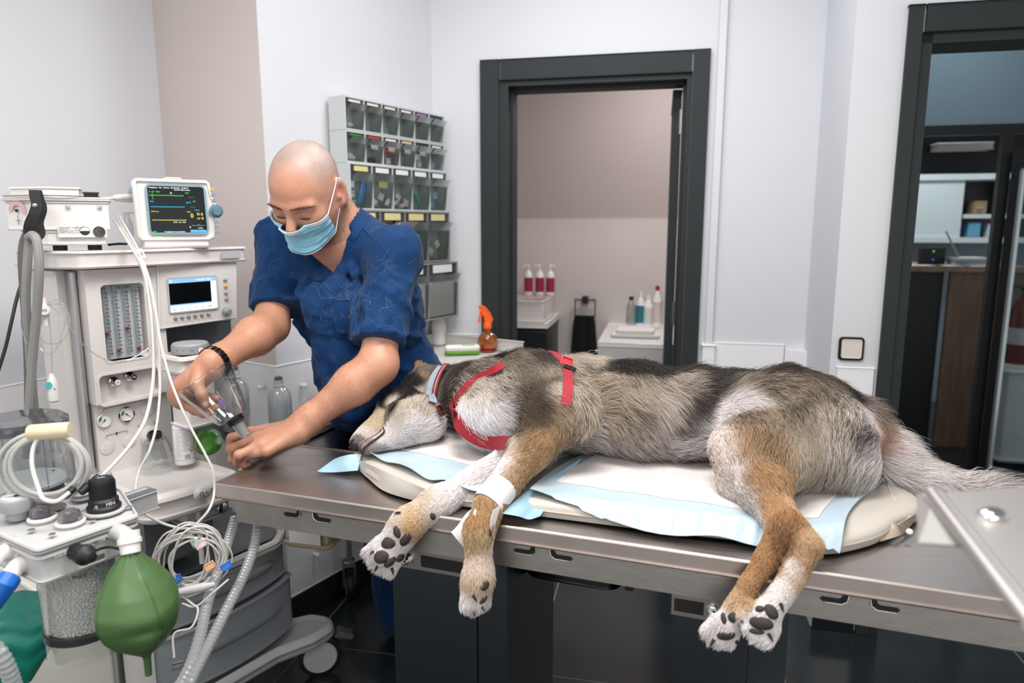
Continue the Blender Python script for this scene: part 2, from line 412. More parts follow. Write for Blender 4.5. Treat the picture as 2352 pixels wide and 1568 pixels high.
# ================================================================== the room
D = math.radians
m_wall = M('wall_paint', '#d5d7dc', .55, bump=.04, bscale=300)
m_greige = M('wall_paint_greige', '#cec4c0', .55, bump=.04, bscale=300)
m_wains = M('wainscot_panel', '#eeeef0', .35)
m_black = M('door_black', '#2b3032', .6, var=.06, vscale=8, spec=.3)
m_blackgloss = M('skirting_black', '#15191b', .25)
m_rub = M('rubber_black', '#121314', .5)
m_steel = M('steel_brushed', '#b3afab', .30, 1, bump=.03, bscale=40, aniso=(1, 14, 14))
m_chrome = M('chrome', '#d8d8d8', .12, 1)
m_white = M('plastic_white', '#e6e2df', .38)
m_whitegloss = M('plastic_white_gloss', '#efeeee', .15)
def struct(mb, name, mat, **k): return mb.build(name, mat, kind='structure', smooth=False, **k)
BW = Fr((-.127, 3.05), D(-12))                      # wall with the bathroom door
LW = Fr((-.81, 2.35), D(57.6))                      # wall with the drawer organiser, from its outer corner
SWl = .565; SW = Fr((-.81 - .844 * SWl, 2.35 + .536 * SWl), D(57.6 - 90))   # the step face beside it, from its inner corner
RWv = -.44                                           # right wall stands this much nearer than BW
H = 2.75
uc = LW.hit(970, 200, 0)[0]                          # inner corner along LW
# corner of LW and BW
A = np.array([LW.x[:2], -BW.x[:2]]).T; sol = np.linalg.solve(A, (BW.o - LW.o)[:2]); LWlen, BWu0 = float(sol[0]), float(sol[1])
xo = [BW.hit(x, 600)[0] for x in (1107, 1168, 1562, 1612)]
hx = [BW.hit(x, y)[1] for x, y in ((1107, 140), (1200, 197))]
DT = hx[0]; DI = hx[1]                                # frame top, opening top
uR = BW.hit(1868, 500)[0]                             # where the return face starts
rx = [BW.hit(x, y, RWv)[0] for x, y in ((2083, 20), (2140, 100))]
rD = BW.hit(2083, 14, RWv)[1]
mb = MB(BW); x1, x2 = xo[1] - .01, xo[2] + .01
mb.box((BWu0 - .1, 0, 0), (x1, .12, H)); mb.box((x1, 0, DI + .01), (x2, .12, H)); mb.box((x2, 0, 0), (uR + .3, .12, H))
struct(mb, 'wall_back', m_wall)
mb = MB(BW); rdo = rx[1] - .01; rw = .95
mb.box((uR, RWv, 0), (rdo, .0, H)); mb.box((rdo, RWv, rD - .10), (rdo + rw, RWv + .14, H)); mb.box((rdo + rw, RWv, 0), (rdo + rw + 1.5, RWv + .14, H))
struct(mb, 'wall_right', m_wall)
mb = MB(LW); mb.box((.002, .002, 0), (LWlen + .05, .5, H)); struct(mb, 'wall_organiser_side', m_wall)
mb = MB(SW); mb.box((-.25, .0, 0), (SWl - .0005, .0015, H)); struct(mb, 'wall_step', m_greige)
ic = SW.p(0, 0); LL = Fr(ic, math.atan2(.593, .261))
mb = MB(LL); mb.box((-2.6, 0, 0), (.0, .12, H)); struct(mb, 'wall_left', m_wall)
# outer ceiling and floor
mb = MB(); mb.box((-3.5, -1.6, H), (4.5, 7.0, H + .1)); struct(mb, 'ceiling', M('ceiling_white', '#e4e4e6', .7))
fl = struct(MB().box((-3.5, -1.6, -.10), (4.5, 7.0, -.0015)), 'floor', M('tile_grout', '#8f8b87', .8))
m_tile = M('floor_tile', '#23282b', .16, var=.22, vscale=6, bump=.015, bscale=25)
TF = Fr(UZ(1223, 1545, 0), D(-12.0)); ts = .80
tmb = MB().box((-ts / 2 + .0022, -ts / 2 + .0022, -.0014), (ts / 2 - .0022, ts / 2 - .0022, 0)); tme = tmb.mesh('tile', smooth=False); tme.materials.append(m_tile)
for i in range(-4, 6):
    for j in range(-3, 7):
        c = TF.p((i + .5) * ts, (j + .5) * ts, 0)
        if not (-3.2 < c[0] < 4.2 and -1.3 < c[1] < 6.7): continue
        o = bpy.data.objects.new('tile', tme); COL.objects.link(o); o.location = c; o.rotation_euler = (0, 0, TF.ang); o.parent = fl
# wainscots (white panels up to .97)
WT = .97; n = [0]
def wains(fr, a, b, y, name=None, z0=.11, top=WT, th=.012):
    n[0] += 1; mb = MB(fr); mb.box((a, y - th, z0), (b, y, top), bev=.003, seg=1); return struct(mb, f'trim_{n[0]}', m_wains)
def skirt(fr, a, b, y, side, th=.015):
    mb = MB(fr); mb.box((a, y - th, 0), (b, y, .11), bev=.003, seg=1); return struct(mb, f'baseboard_{side}', m_blackgloss)
wains(LW, -.012, LWlen - .01, -.001); skirt(LW, -.015, LWlen, -.001, 'organiser_side')
wains(SW, .01, SWl + .012, -.001); skirt(SW, 0, SWl + .014, -.001, 'step')
wains(LL, -2.5, -.012, -.001, top=.965); skirt(LL, -2.5, 0, -.001, 'left')
wains(BW, BWu0 + .02, xo[0] - .005, -.001); skirt(BW, BWu0, xo[0], -.001, 'back')
ub = BW.hit(1627, 700)[0]
wains(BW, ub, uR - .075, -.001); wains(BW, uR + .02, rx[0] - .004, RWv - .001)
skirt(BW, xo[3], uR, -.001, 'recess'); skirt(BW, uR, rx[0], RWv - .001, 'right')
# corner cover between recess and return: short sloping white strip
mb = MB(BW); mb.prism([(uR - .075, -.001), (uR - .075, -.013), (uR - .005, -.06), (uR, -.06), (uR, -.001)], .11, WT - .02); struct(mb, 'trim_20', m_wains)
# white cable duct running up the wall beside the bathroom door
ud = BW.hit(1640, 500)[0]
mb = MB(BW); mb.box((ud - .018, -.03, WT - .02), (ud + .018, -.001, H), bev=.004); struct(mb, 'trim_21', m_wall)
mb = MB(BW); mb.box((ud - .03, -.045, .11), (ud + .03, -.001, WT - .005), bev=.006); mb.cyl((ud, -.045, WT - .10), (ud, -.052, WT - .10), .008, seg=12); struct(mb, 'trim_22', m_wains)
# ------------------------------------------------------------------ bathroom door frame, leaf
mb = MB(BW); a, b, c, d = xo
mb.box((a, -.022, 0), (b - .035, .0, DT), bev=.0015, seg=1); mb.box((c + .02, -.022, 0), (d, .0, DT), bev=.0015, seg=1)
mb.box((b - .035, -.0215, DI + .02), (c + .02, .0, DT), bev=.004)
mb.box((b - .035, -.006, 0), (b, .13, DI)); mb.box((c, -.006, 0), (c + .02, .13, DI)); mb.box((b - .035, -.006, DI), (c + .02, .13, DI + .02))
mb.box((b, .05, 0), (b + .012, .13, DI)); mb.box((c - .012, .05, 0), (c, .13, DI)); mb.box((b, .05, DI - .012), (c, .13, DI))
dr = struct(mb, 'door_1', m_black)
mb = MB(BW); mb.box((c - .052, .13, .01), (c - .012, .13 + .70, DI - .015), bev=.003); mb.build('door_leaf', m_black, dr, smooth=False)
for py in (270, 728):
    z = BW.hit(1547, py)[1]; mb = MB(BW); mb.box((c - .016, .110, z - .05), (c - .0125, .135, z + .05)); mb.cyl((c - .018, .128, z - .05), (c - .018, .128, z + .05), .006, seg=10); mb.build('hinge', m_steel, dr)
# ------------------------------------------------------------------ office door frame
mb = MB(BW); e, g = rx[0], rx[1]
gg = BW.hit(2352, 500, RWv)[0] + .5
mb.box((e, RWv - .022, 0), (g - .03, RWv, rD), bev=.004); mb.box((g - .029, RWv - .0215, rD - .085), (g + rw + .1, RWv, rD), bev=.004)
mb.box((g - .03, RWv - .006, 0), (g, RWv + .15, rD - .085)); mb.box((g - .03, RWv - .006, rD - .085 - .03), (g + rw, RWv + .15, rD - .085))
mb.box((g + rw - .03, RWv - .022, 0), (g + rw + .1, RWv, rD), bev=.004)
dr2 = struct(mb, 'door_2', m_black)
z = BW.hit(2082, 790, RWv)[1]; mb = MB(BW); mb.box((g - .001, RWv + .02, z - .05), (g + .003, RWv + .05, z + .05)); mb.build('strike_plate', m_steel, dr2)
# ------------------------------------------------------------------ bathroom shell
BB = 1.62                                             # depth of bathroom back wall behind BW
m_bath = M('bath_paint', '#b6aba9', .6)
mb = MB(BW); mb.box((-1.1, BB, 0), (1.7, BB + .1, H)); struct(mb, 'wall_bathroom_back', m_bath)
mb = MB(BW); mb.box((-.42, .125, 0), (-.32, BB, H)); struct(mb, 'wall_bathroom_left', m_bath)
mb = MB(BW); mb.box((1.25, .125, 0), (1.31, BB, H)); struct(mb, 'wall_bathroom_right', m_bath)
zt = BW.hit(1350, 502, BB)[1]
mb = MB(BW); mb.box((-.32, BB - .01, 0), (1.25, BB - .0005, zt)); struct(mb, 'trim_23', M('bath_panel', '#d3ccca', .3))
# ------------------------------------------------------------------ office shell
OB = 3.3
m_off = M('office_paint', '#6c7d87', .6)
mb = MB(BW); mb.box((1.3, OB, 0), (4.4, OB + .1, H)); struct(mb, 'wall_office_back', m_off)
# ================================================================== examination table
TZ = .88
_t0, _t1 = UZ(488, 1108.6, TZ), UZ(2219, 1362, TZ)
TB = Fr((_t0[0], _t0[1], 0), math.atan2(_t1[1] - _t0[1], _t1[0] - _t0[0])); TL, TWd = 1.78, .645
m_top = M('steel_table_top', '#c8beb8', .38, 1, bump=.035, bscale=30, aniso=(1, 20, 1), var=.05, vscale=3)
m_dark = M('steel_pedestal', '#5d6468', .26, 1, bump=.02, bscale=30, aniso=(14, 14, 1))
ex = thing('examination_table', 'long stainless steel veterinary examination table on two dark pedestals under the dog', 'table', TB.p(TL / 2, TWd / 2, 0))
mb = MB(TB); e = .036; split = .30
mb.prism([(0, 0), (TL, 0), (TL, split), (0, split)], TZ - e, TZ, bev=.004, seg=3)
mb.build('table_top', m_top, ex)
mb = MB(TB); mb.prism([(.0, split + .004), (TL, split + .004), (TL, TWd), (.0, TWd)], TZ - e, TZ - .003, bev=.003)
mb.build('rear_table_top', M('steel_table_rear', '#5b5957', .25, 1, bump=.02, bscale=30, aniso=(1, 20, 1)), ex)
mb = MB(TB); mb.prism([(-.022, .1), (-.004, .1), (-.004, TWd - .02), (-.022, TWd - .02)], TZ - .03, TZ + .012, bev=.005); mb.build('side_rail', m_white, ex, label='pale side rail at the end of the table')
# apron with hook slots
AZ0, AZ1, ay = TZ - .094, TZ - e, .022
mb = MB(TB); mb.box((.04, ay, AZ0), (TL - .04, ay + .004, AZ1)); mb.box((.04, ay + .004, AZ0), (TL - .04, ay + .02, AZ0 + .003))
mb.box((.04, ay + .004, AZ0), (.044, TWd - .03, AZ1)); mb.box((TL - .044, ay + .004, AZ0), (TL - .04, TWd - .03, AZ1)); mb.box((.04, TWd - .03, AZ0), (TL - .04, TWd - .026, AZ1))
ap = mb.build('apron', M('steel_apron', '#bab6b2', .42, 1, bump=.05, bscale=25, aniso=(1, 10, 10), var=.06, vscale=9), ex)
def slot(u, flip):
    w_ = .042; k = -1 if flip else 1; z = AZ1 - .004
    pts = [(0, 0), (k * .010, 0), (k * .012, -.010), (k * .016, -.013), (k * w_, -.013), (k * (w_ + .004), -.017), (k * (w_ - .002), -.022), (k * .012, -.022), (k * .003, -.016)]
    mb = MB(TB); mb.prism([(u + p[0], z + p[1]) for p in pts], ay - .0012, ay - .0002, axis='y'); mb.build('hook_slot', m_rub, ap)
    mb = MB(TB); L = [(u + p[0], ay - .002, z + p[1]) for p in pts[6:] + pts[:1]]
    mb.tube(L, .0012, 6, raw=False); mb.build('hook_slot_lip', m_chrome, ap)
for px, py, fl_ in ((692, 1172, 1), (718, 1178, 0), (1232, 1262, 1), (1262, 1262, 0), (1952, 1372, 1), (1997, 1380, 0)):
    slot(TB.hit(px, py, ay)[0], fl_)
# pedestals
for pa, pb, pc in ((905, 1095, 1175), (1545, 1722, 1806)):
    y0 = .045; u0 = TB.hit(pa, 1420, y0)[0]; u1 = TB.hit(pb, 1420, y0)[0]
    mb = MB(TB); mb.box((u0, y0, 0), (u1, y0 + .36, AZ0 + .01)); pd = mb.build('pedestal', m_dark, ex, smooth=False)
    mb = MB(TB); mb.box((u1 + .001, y0 + .004, 0), (u1 + .065, y0 + .355, AZ0 + .008)); mb.build('pedestal_side_cover', m_dark, pd, smooth=False)
    mb = MB(TB); mb.box((u0 - .002, y0 - .014, AZ0 - .045), (u1 + .004, y0 - .001, AZ0 - .001)); br = mb.build('mounting_bracket', m_steel, pd, smooth=False)
    mb = MB(TB); mb.box((u0 + .075 if pa < 1000 else u0 + .003, y0 - .0155, AZ0 - .036), (u1 + .0 if pa < 1000 else u0 + .055, y0 - .0142, AZ0 - .012)); mb.build('bracket_slot', m_rub, pd, smooth=False)
    ub_ = u0 + (.045 if pa < 1000 else .07)
    mb = MB(TB); mb.cyl((ub_, y0 - .014, AZ0 - .025), (ub_, y0 - .018, AZ0 - .025), .011, seg=20); mb.cyl((ub_, y0 - .018, AZ0 - .025), (ub_, y0 - .026, AZ0 - .025), .0085, seg=6, bev=.001)
    mb.cyl((ub_, y0 - .026, AZ0 - .025), (ub_, y0 - .036, AZ0 - .025), .005, .004, seg=12, bev=.001); mb.build('bolt', m_chrome, pd)
mb = MB(TB); u0 = TB.hit(905, 1400, .12)[0]; u1 = TB.hit(1806, 1400, .12)[0]
mb.box((u0 - .02, .08, 0), (u1 + .1, .52, .018), bev=.004); mb.build('base_plate', m_dark, ex)
# shallow drain tray hung under the top
y0 = .16; u0, u1 = TB.hit(1200, 1340, y0)[0], TB.hit(1425, 1360, y0)[0]; zb = TB.hit(1300, 1345, y0)[1]
mb = MB(TB); mb.prism([(u0, y0), (u1, y0), (u1, y0 + .25), (u0, y0 + .25)], zb, AZ0, bev=.012, rnd=.035, seg=3); dt = mb.build('drain_tray', M('steel_tray', '#6b6d6d', .22, 1), ex)
mb = MB(TB); mb.box((u1 + .006, y0 + .02, zb + .002), (u1 + .022, y0 + .10, AZ0 + .002)); mb.build('tray_runner', m_rub, ex, smooth=False)
# ================================================================== dog (coordinates in the table's frame: u along, v away, z up)
def DV(px, py, v):
    q = UPl(px, py, TB.p(0, v), TB.y); return q
def DZ(px, py, z): return UZ(px, py, z)
tv = TB.y; tu = TB.x; tz = np.array([0, 0, 1.0])
T_ = lambda u, v, z: TB.p(u, v, z)
dp = []; hd = []                                       # prims; hair (direction, length) per prim
def dprim(a, b=None, ra=.03, rb=None, k=.03, hair=None, hl=.03, **kw):
    dp.append(Prim(a, b, ra, rb, k, **kw)); a_, b_ = dp[-1].a, dp[-1].b
    h = (b_ - a_) if hair is None else np.asarray(hair, float); hd.append((nrm(h), hl))
# trunk
tr = [(.50, .43, 1.005, .078, 1.35), (.60, .425, 1.016, .094, 1.45), (.72, .42, 1.021, .100, 1.5), (.86, .42, 1.020, .099, 1.45), (.99, .43, 1.014, .092, 1.3), (1.10, .44, 1.018, .092, 1.2), (1.19, .44, 1.020, .090, 1.2), (1.255, .45, 1.022, .076, 1.15)]
for i in range(len(tr) - 1):
    a, b = tr[i], tr[i + 1]
    dprim(T_(*a[:3]), T_(*b[:3]), a[3], b[3], .02, wide=(tv, (a[4] + b[4]) / 2), hair=tu - .25 * tv - .1 * tz, hl=.036)
dprim(T_(1.292, .45, 1.01), None, .058, k=.05, hair=tu - .3 * tz, hl=.03)
# neck
nk0 = T_(.55, .44, 1.02); hc = DZ(985, 905, .992)
dprim(nk0, hc + .02 * tu, .092, .070, .05, wide=(tv, 1.15), hair=tu, hl=.042)
# head: skull, brow, muzzle, nose, jaw, cheek, ear
nose = DZ(822, 1016, .940); brow = DZ(918, 935, .992); eye = DZ(905, 934, 1.02)
hx = nrm(nose - hc); hup = nrm(np.cross(np.cross(hx, tz), hx)); hside = nrm(np.cross(hx, hup))
dprim(hc, None, .066, k=.04, hair=-hx, hl=.02)
dprim(hc + .0 * hx, brow, .058, .046, .03, hair=-hx, hl=.014)
dprim(brow, nose + .035 * -hx, .040, .026, .03, hair=-hx, hl=.007)
dprim(nose - .04 * hx, nose - .006 * hx, .026, .022, .02, hair=-hx, hl=.005)
jaw0 = DZ(985, 978, .965); jaw1 = DZ(846, 1027, .938)
dprim(jaw0, jaw1, .032, .015, .02, hair=-hx, hl=.009)
dprim(DZ(962, 955, .985), None, .048, k=.04, hair=-hx + .4 * tu, hl=.020)
dprim(DZ(930, 962, .99), None, .040, k=.04, hair=-hx, hl=.010)
ear0 = DZ(980, 876, 1.035); ear1 = DZ(958, 831, 1.068)
dprim(ear0, ear1, .021, .004, .010, wide=(nrm(np.cross(ear1 - ear0, ray(965, 850))), 1.5), hair=ear1 - ear0, hl=.007)
# upper foreleg (nearer the camera on top)
sh = DV(1215, 885, .34); pt = DV(1120, 955, .27); el = DV(1283, 945, .235); wr = DV(1128, 1152, .015); kn = DV(1102, 1215, -.022); ft = DV(1098, 1330, -.045); toe = DV(1094, 1375, -.052)
dprim(sh, pt, .066, .052, .05, hair=pt - sh + .6 * (el - pt), hl=.03)
dprim(pt, el, .058, .050, .05, hair=el - pt - .02 * tz, hl=.03)
dprim(sh, el, .07, .05, .05, hair=el - sh, hl=.025)
dprim(el, el + .45 * (wr - el), .046, .037, .04, hair=wr - el, hl=.012)
dprim(el + .45 * (wr - el), wr, .037, .027, .03, hair=wr - el, hl=.010)
dprim(wr, kn, .026, .026, .03, hair=kn - wr, hl=.009)
dprim(kn, ft, .025, .023, .03, hair=ft - kn, hl=.008)
dprim(ft, toe, .025, .022, .02, hair=toe - ft, hl=.008)
# lower foreleg
el2 = DV(1215, 1030, .24); wr2 = DV(1010, 1150, .035); pw2 = DV(938, 1205, -.012); ft2 = DV(893, 1262, -.03); toe2 = DV(872, 1292, -.036)
dprim(DV(1190, 990, .33), el2, .06, .044, .05, hair=el2 - DV(1190, 990, .33), hl=.02)
dprim(el2, wr2, .037, .027, .03, hair=wr2 - el2, hl=.010)
dprim(wr2, pw2, .029, .028, .03, hair=pw2 - wr2, hl=.009)
dprim(pw2, ft2, .029, .032, .03, hair=ft2 - pw2, hl=.008)
# upper hind leg
hip = T_(1.20, .40, 1.040); kn3 = DV(1708, 1035, .225); hk3 = DV(1806, 1212, .035); mt3 = DV(1724, 1338, -.02); ft3 = DV(1668, 1432, -.045)
bt = T_(1.262, .36, 1.012)
dprim(hip, kn3, .083, .056, .06, hair=nrm(kn3 - hip) + .5 * tu, hl=.026)
dprim(bt, kn3 + .055 * tu, .075, .052, .06, hair=kn3 - bt + .06 * tu, hl=.03)
dprim(hip, bt, .080, .076, .05, hair=bt - hip, hl=.03)
dprim(kn3, kn3 + .5 * (hk3 - kn3), .052, .036, .04, hair=hk3 - kn3, hl=.013)
dprim(bt + .01 * tu, kn3 + .45 * (hk3 - kn3) + .008 * tu, .05, .032, .04, hair=hk3 - bt, hl=.024)
dprim(kn3 + .5 * (hk3 - kn3), hk3, .036, .0255, .02, hair=hk3 - kn3, hl=.010)
dprim(hk3 + .006 * tu, None, .0275, k=.015, hair=mt3 - hk3, hl=.010)
dprim(hk3, mt3, .0245, .0180, .010, hair=mt3 - hk3, hl=.006)
dprim(mt3, ft3, .0180, .0225, .010, hair=ft3 - mt3, hl=.006)
# lower hind leg
bt2 = T_(1.318, .33, .968); kn4 = DV(1700, 1110, .20); hk4 = DV(1856, 1252, .005); mt4 = DV(1806, 1347, -.03); ft4 = DV(1752, 1415, -.055)
dprim(bt2, T_(1.18, .27, .955), .055, .05, .04, hair=-tu + .2 * tv, hl=.04)
dprim(T_(1.16, .28, .96), kn4, .055, .040, .03, hair=kn4 - T_(1.16, .28, .96), hl=.02)
dprim(kn4, hk4, .034, .0245, .008, hair=hk4 - kn4, hl=.010)
dprim(hk4, mt4, .0245, .0190, .003, hair=mt4 - hk4, hl=.006)
dprim(mt4, ft4, .0190, .0240, .003, hair=ft4 - mt4, hl=.006)
# tail
tl = [DV(1975, 965, .43), DV(2045, 1040, .43), DV(2130, 1105, .42), DV(2250, 1136, .41), DV(2460, 1140, .40)]
for i, (ra, rb) in enumerate(((.040, .034), (.034, .032), (.032, .028), (.028, .018))):
    dprim(tl[i], tl[i + 1], ra, rb, .03, hair=nrm(tl[i + 1] - tl[i]) - .3 * tz + .05 * tv, hl=.050)
nbody = len(dp)
# toes: each paw ends in four
paw_axes = []
def toes(f0, f1, spread, nrm_, w_=.0115, n=4, L=.030):
    ax = nrm(f1 - f0); sd = nrm(np.cross(ax, nrm_)); nn = nrm(np.cross(sd, ax))
    for q in range(n):
        t = (q - (n - 1) / 2)
        a = f0 + sd * t * spread; b = f1 + sd * t * spread * 1.25 + ax * (L * (.5 if abs(t) > 1 else .75))
        dprim(a, b, w_, w_ * .95, .008, hair=ax, hl=.009)
    paw_axes.append((f1, ax, sd, nn, spread))
camd = lambda p: nrm(CAM - p)
toes(ft2 - .005 * hx * 0, ft2 + nrm(ft2 - pw2) * .018, .0165, nrm(camd(ft2) + .2 * tz), L=.026)
toes(ft, toe - nrm(toe - ft) * .004, .0115, nrm(camd(ft) * .75 + tu * .65), L=.026)
toes(ft3, ft3 + nrm(ft3 - mt3) * .012, .0135, nrm(camd(ft3) + .55 * tu - .1 * tz), L=.028)
toes(ft4, ft4 + nrm(ft4 - mt4) * .010, .014, nrm(camd(ft4) + .15 * tu), L=.028)
dprim(eye - .012 * tz, None, .012, k=.02, hair=-hx, hl=.006)
dv, df = sdf_verts(dp, .0052, smooth=2, post=lambda P, d: d + .0022 * wob(P, 30))
dn = vnormals(dv, df)
# hair direction and length on every vertex: blend of the forms' own directions
HD = np.array([h[0] for h in hd]); HL = np.array([h[1] for h in hd])
dd = np.stack([p.d(dv) for p in dp], 1); wt = np.exp(-np.maximum(dd - dd.min(1, keepdims=True), 0) / .018)
hdir = wt @ HD; hlen = (wt @ HL) / wt.sum(1)
hdir -= dn * (hdir * dn).sum(1)[:, None] * .8; hdir /= np.maximum(1e-6, np.linalg.norm(hdir, axis=1))[:, None]
# ---- coat pattern: spots picked on the body, blended over its surface, with the shaded groove between the hind legs darkened: (x, y, reach cm, colour, dark streaks)
spots = '''1060 825 3 4a453f .7|1150 815 3 3c3833 .8|1250 822 3 5d554b .7|1330 830 4 c0b09b .5|1420 828 3 4b453e .8|1520 836 3 3f3a35 .8|1620 846 3 3d3934 .8|1700 845 3 3f3a36 .8|1800 840 3 4e463e .8|1900 850 3 463f38 .8|1950 880 3 3b352f .8
1100 850 4 b5a695 .5|1200 850 4 8e7f6c .6|1350 885 3.4 b8a58c .4|1450 895 3.4 b3a18b .45|1560 895 3.4 b7a793 .45|1350 846 1.8 8d8172 .7|1400 843 1.8 544c44 .7|1450 845 2 46403a .7|1510 850 2 46403a .7|1570 854 2 4a433c .7|1640 862 2 3f3a35 .7|1700 860 2.2 3f3a35 .7|1760 855 2 5b5148 .7|1830 855 2 54493f .7|1890 868 2 4b423a .7|1640 890 3.5 5a524a .8|1330 960 4 c4b39b .35|1430 960 4 b9a68d .4|1530 960 3.6 c4b7a7 .35|1600 930 3 4c4640 .8|1560 980 3 58514a .7
1340 1010 4 d9cfc5 .3|1450 1010 4 cfc3b6 .35|1550 1030 4 d6ccc2 .3|1380 1045 3 b6aca2 .5|1480 1060 3 aca196 .5|1590 1075 3 b3a89c .5|1620 1000 4 d9d1c8 .25
1720 890 4 9d8d7a .6|1780 880 4 a08e77 .6|1850 880 4 8b7a66 .7|1900 900 4 857662 .7|1700 930 4 e2d9d0 .15|1660 960 3.5 e8e0d8 .1|1665 1020 3.5 ead9c8 .1|1750 960 4 a28a6c .5|1830 960 4 8f8069 .6|1900 960 4 bbaa94 .4|1950 940 4 c7baa9 .4|1990 960 3 d8cdc2 .2
1720 1010 3.5 b08a5d .4|1780 1020 4 a88a64 .4|1850 1020 4 b3a288 .35|1930 1020 4 cdc0b0 .3|1740 1080 3.5 b98e5b .3|1800 1090 3.5 b88e5c .35|1860 1080 4 b8a890 .35|1690 1080 3 e9dccf .1|1710 1140 3 e6d9cb .1|1770 1150 3 b98b57 .35|1820 1150 3 c5a077 .25|1745 1190 2.5 e3d5c6 .1|1790 1200 2.5 a37443 .5|1810 1240 2.5 8f6437 .5|1760 1270 2.5 b58651 .3|1720 1330 1.7 c0935f .2|1752 1335 1.1 a87a48 .3|1782 1338 1.1 ece3da 0|1788 1288 1.2 9f7242 .3|1818 1292 1.1 e8dccf 0|1735 1290 1.7 b58651 .2|1722 1385 1.1 bd935f .2|1750 1392 1.1 eee6dd 0|1760 1310 2 ba8c58 .2|1690 1390 1.7 d3b084 .1|1660 1440 2.5 ebe2d9 0|1640 1465 2 eee6de 0
1860 1250 2.5 c6a073 .2|1870 1290 2.5 c79f6e .2|1830 1315 1.5 ebe2d9 0|1805 1350 1.6 ece3da 0|1772 1402 1.6 eee6dd 0|1745 1440 2.5 eee7df 0|1840 1330 2 cfaa7c .1
1900 1090 3 b2a592 .5|1960 1080 3 a89b8a .5|1990 1050 3 dad2c8 .2|2010 1030 3 e4dcd3 .1|1990 1000 3 77706a .7|2010 975 2.2 c79f86 .1|2020 1005 2.2 b97f5f .1|2060 1010 3 e6ddd3 .15|2130 1070 4 e4dcd2 .15|2230 1115 4 dcd2c7 .25|2350 1140 4 d8cec3 .25|2140 1050 3 b9ab9a .4|2260 1095 3 b0a597 .4|2010 945 2.5 8f8172 .5
1270 850 3.5 a4957f .5|1230 880 4 6b5d49 .6|1200 920 4 6a5b47 .6|1230 960 3.5 5f503e .6|1190 980 3 6d5d49 .6|1160 880 3.5 c9bba6 .3|1110 900 3 d9cbb9 .2|1110 940 3.5 efe9e3 0|1130 980 3.5 eee8e2 0|1080 960 3 f0ebe6 0|1160 950 2.5 e9e1d8 .05|1290 890 3 d3c2aa .25|1300 940 2.5 c5a57c .2|1290 990 3 bf9a69 .2|1250 1020 3 b98f5c .25|1210 1060 3 be945f .25|1170 1110 2 c1996a .2|1195 1040 2 b99262 .25|1205 1080 2 b88f5c .2|1180 1075 1.6 b98f5c .2|1150 1120 1.6 bd9460 .2|1225 1000 2 9b7c52 .4|1240 1080 3 cfae83 .15|1140 1160 2.5 c59d69 .15|1100 1190 2 b98c55 .2|1090 1250 2.2 d0ad7c .1|1110 1290 2.2 e3d1ba 0|1100 1340 2.2 ddc3a0 0|1085 1390 2 ebe2d8 0|1115 1240 2 d8b98c .1
1160 1060 3 ece3da 0|1100 1090 3 eee6de 0|1050 1130 3 eee6de 0|1000 1150 3 ece2d8 0|960 1180 2.2 d6b68d .1|940 1200 2 cfa570 .1|900 1230 2 eae0d5 0|870 1280 2 eae1d8 0|1180 1030 2.5 d8c3a6 .1|980 1140 2 d8b892 .05|910 1190 2 ddc9b0 .05
1060 880 3.5 b8aa98 .5|1030 930 2.5 a39888 .7|1022 895 2 8a7f70 .7|1048 905 2 c2b6a6 .5|1040 980 3 e4dcd2 .1|1030 860 3 57504a .7|1060 1000 3 ece6df 0
972 862 1.1 b98f5f .2|960 838 1.2 c09363 .1|958 868 1.1 3a332d .4|985 850 1.8 8a7b68 .5|950 878 2.2 2c2825 .3|938 898 2.2 2a2624 .3|922 915 1.8 302b28 .3|1000 880 2.5 a99a86 .5|985 915 2.5 c9b89e .3|965 935 2.5 cfc0a9 .25|908 918 1.1 ddcfb8 0|898 940 1.3 3f3a36 .6|920 950 1.8 c3b49d .2|885 955 1.5 8e806c .4|950 970 2.5 e6dfd7 .05|985 985 2.5 eee8e1 0|910 985 2.2 e5ddd4 .05|870 975 1.6 cdb798 .1|850 1000 1.5 d7cabb .1|880 1010 1.6 e3dbd3 .05|845 1015 1 9d958d .2|870 1030 1.4 a39a92 .3|930 1020 2 d8d1ca .1|828 1010 .9 77716c .2'''
sp = [l.split() for l in spots.replace('\n', '|').split('|') if l.strip()]
from mathutils.bvhtree import BVHTree
bvh = BVHTree.FromPolygons(dv.tolist(), df.tolist())
SPp, SPr, SPc, SPs = [], [], [], []
for s in sp:
    r = ray(float(s[0]), float(s[1])); hit = bvh.ray_cast(Vector(CAM), Vector(r).normalized())[0]
    if hit is None:
        q = dv[np.argmin(np.linalg.norm(np.cross(dv - CAM, nrm(r)), axis=1))]
    else: q = np.array(hit)
    SPp.append(q); SPr.append(float(s[2]) * .01); SPc.append(lin(s[3])); SPs.append(float(s[4]))
SPp, SPr, SPc, SPs = map(np.array, (SPp, SPr, SPc, SPs))
def coat(P):
    d2 = ((P[:, None, :] - SPp[None]) ** 2).sum(-1) / SPr ** 2
    w_ = np.exp(-1.5 * np.minimum(d2, 40)) + 1e-9 / (1 + d2); w_ /= w_.sum(1, keepdims=True)
    return w_ @ SPc, w_ @ SPs
dcol, dstr = coat(dv)
dog = thing('dog', 'grey, tan and white husky-type dog lying asleep on its side, legs over the table edge', 'dog', T_(.8, .42, TZ + .04))
me = np_mesh('body', dv, df, np.clip(dcol * .55, 0, 1)); dbody = link('body', me, VCOL('dog_skin', .8), dog)
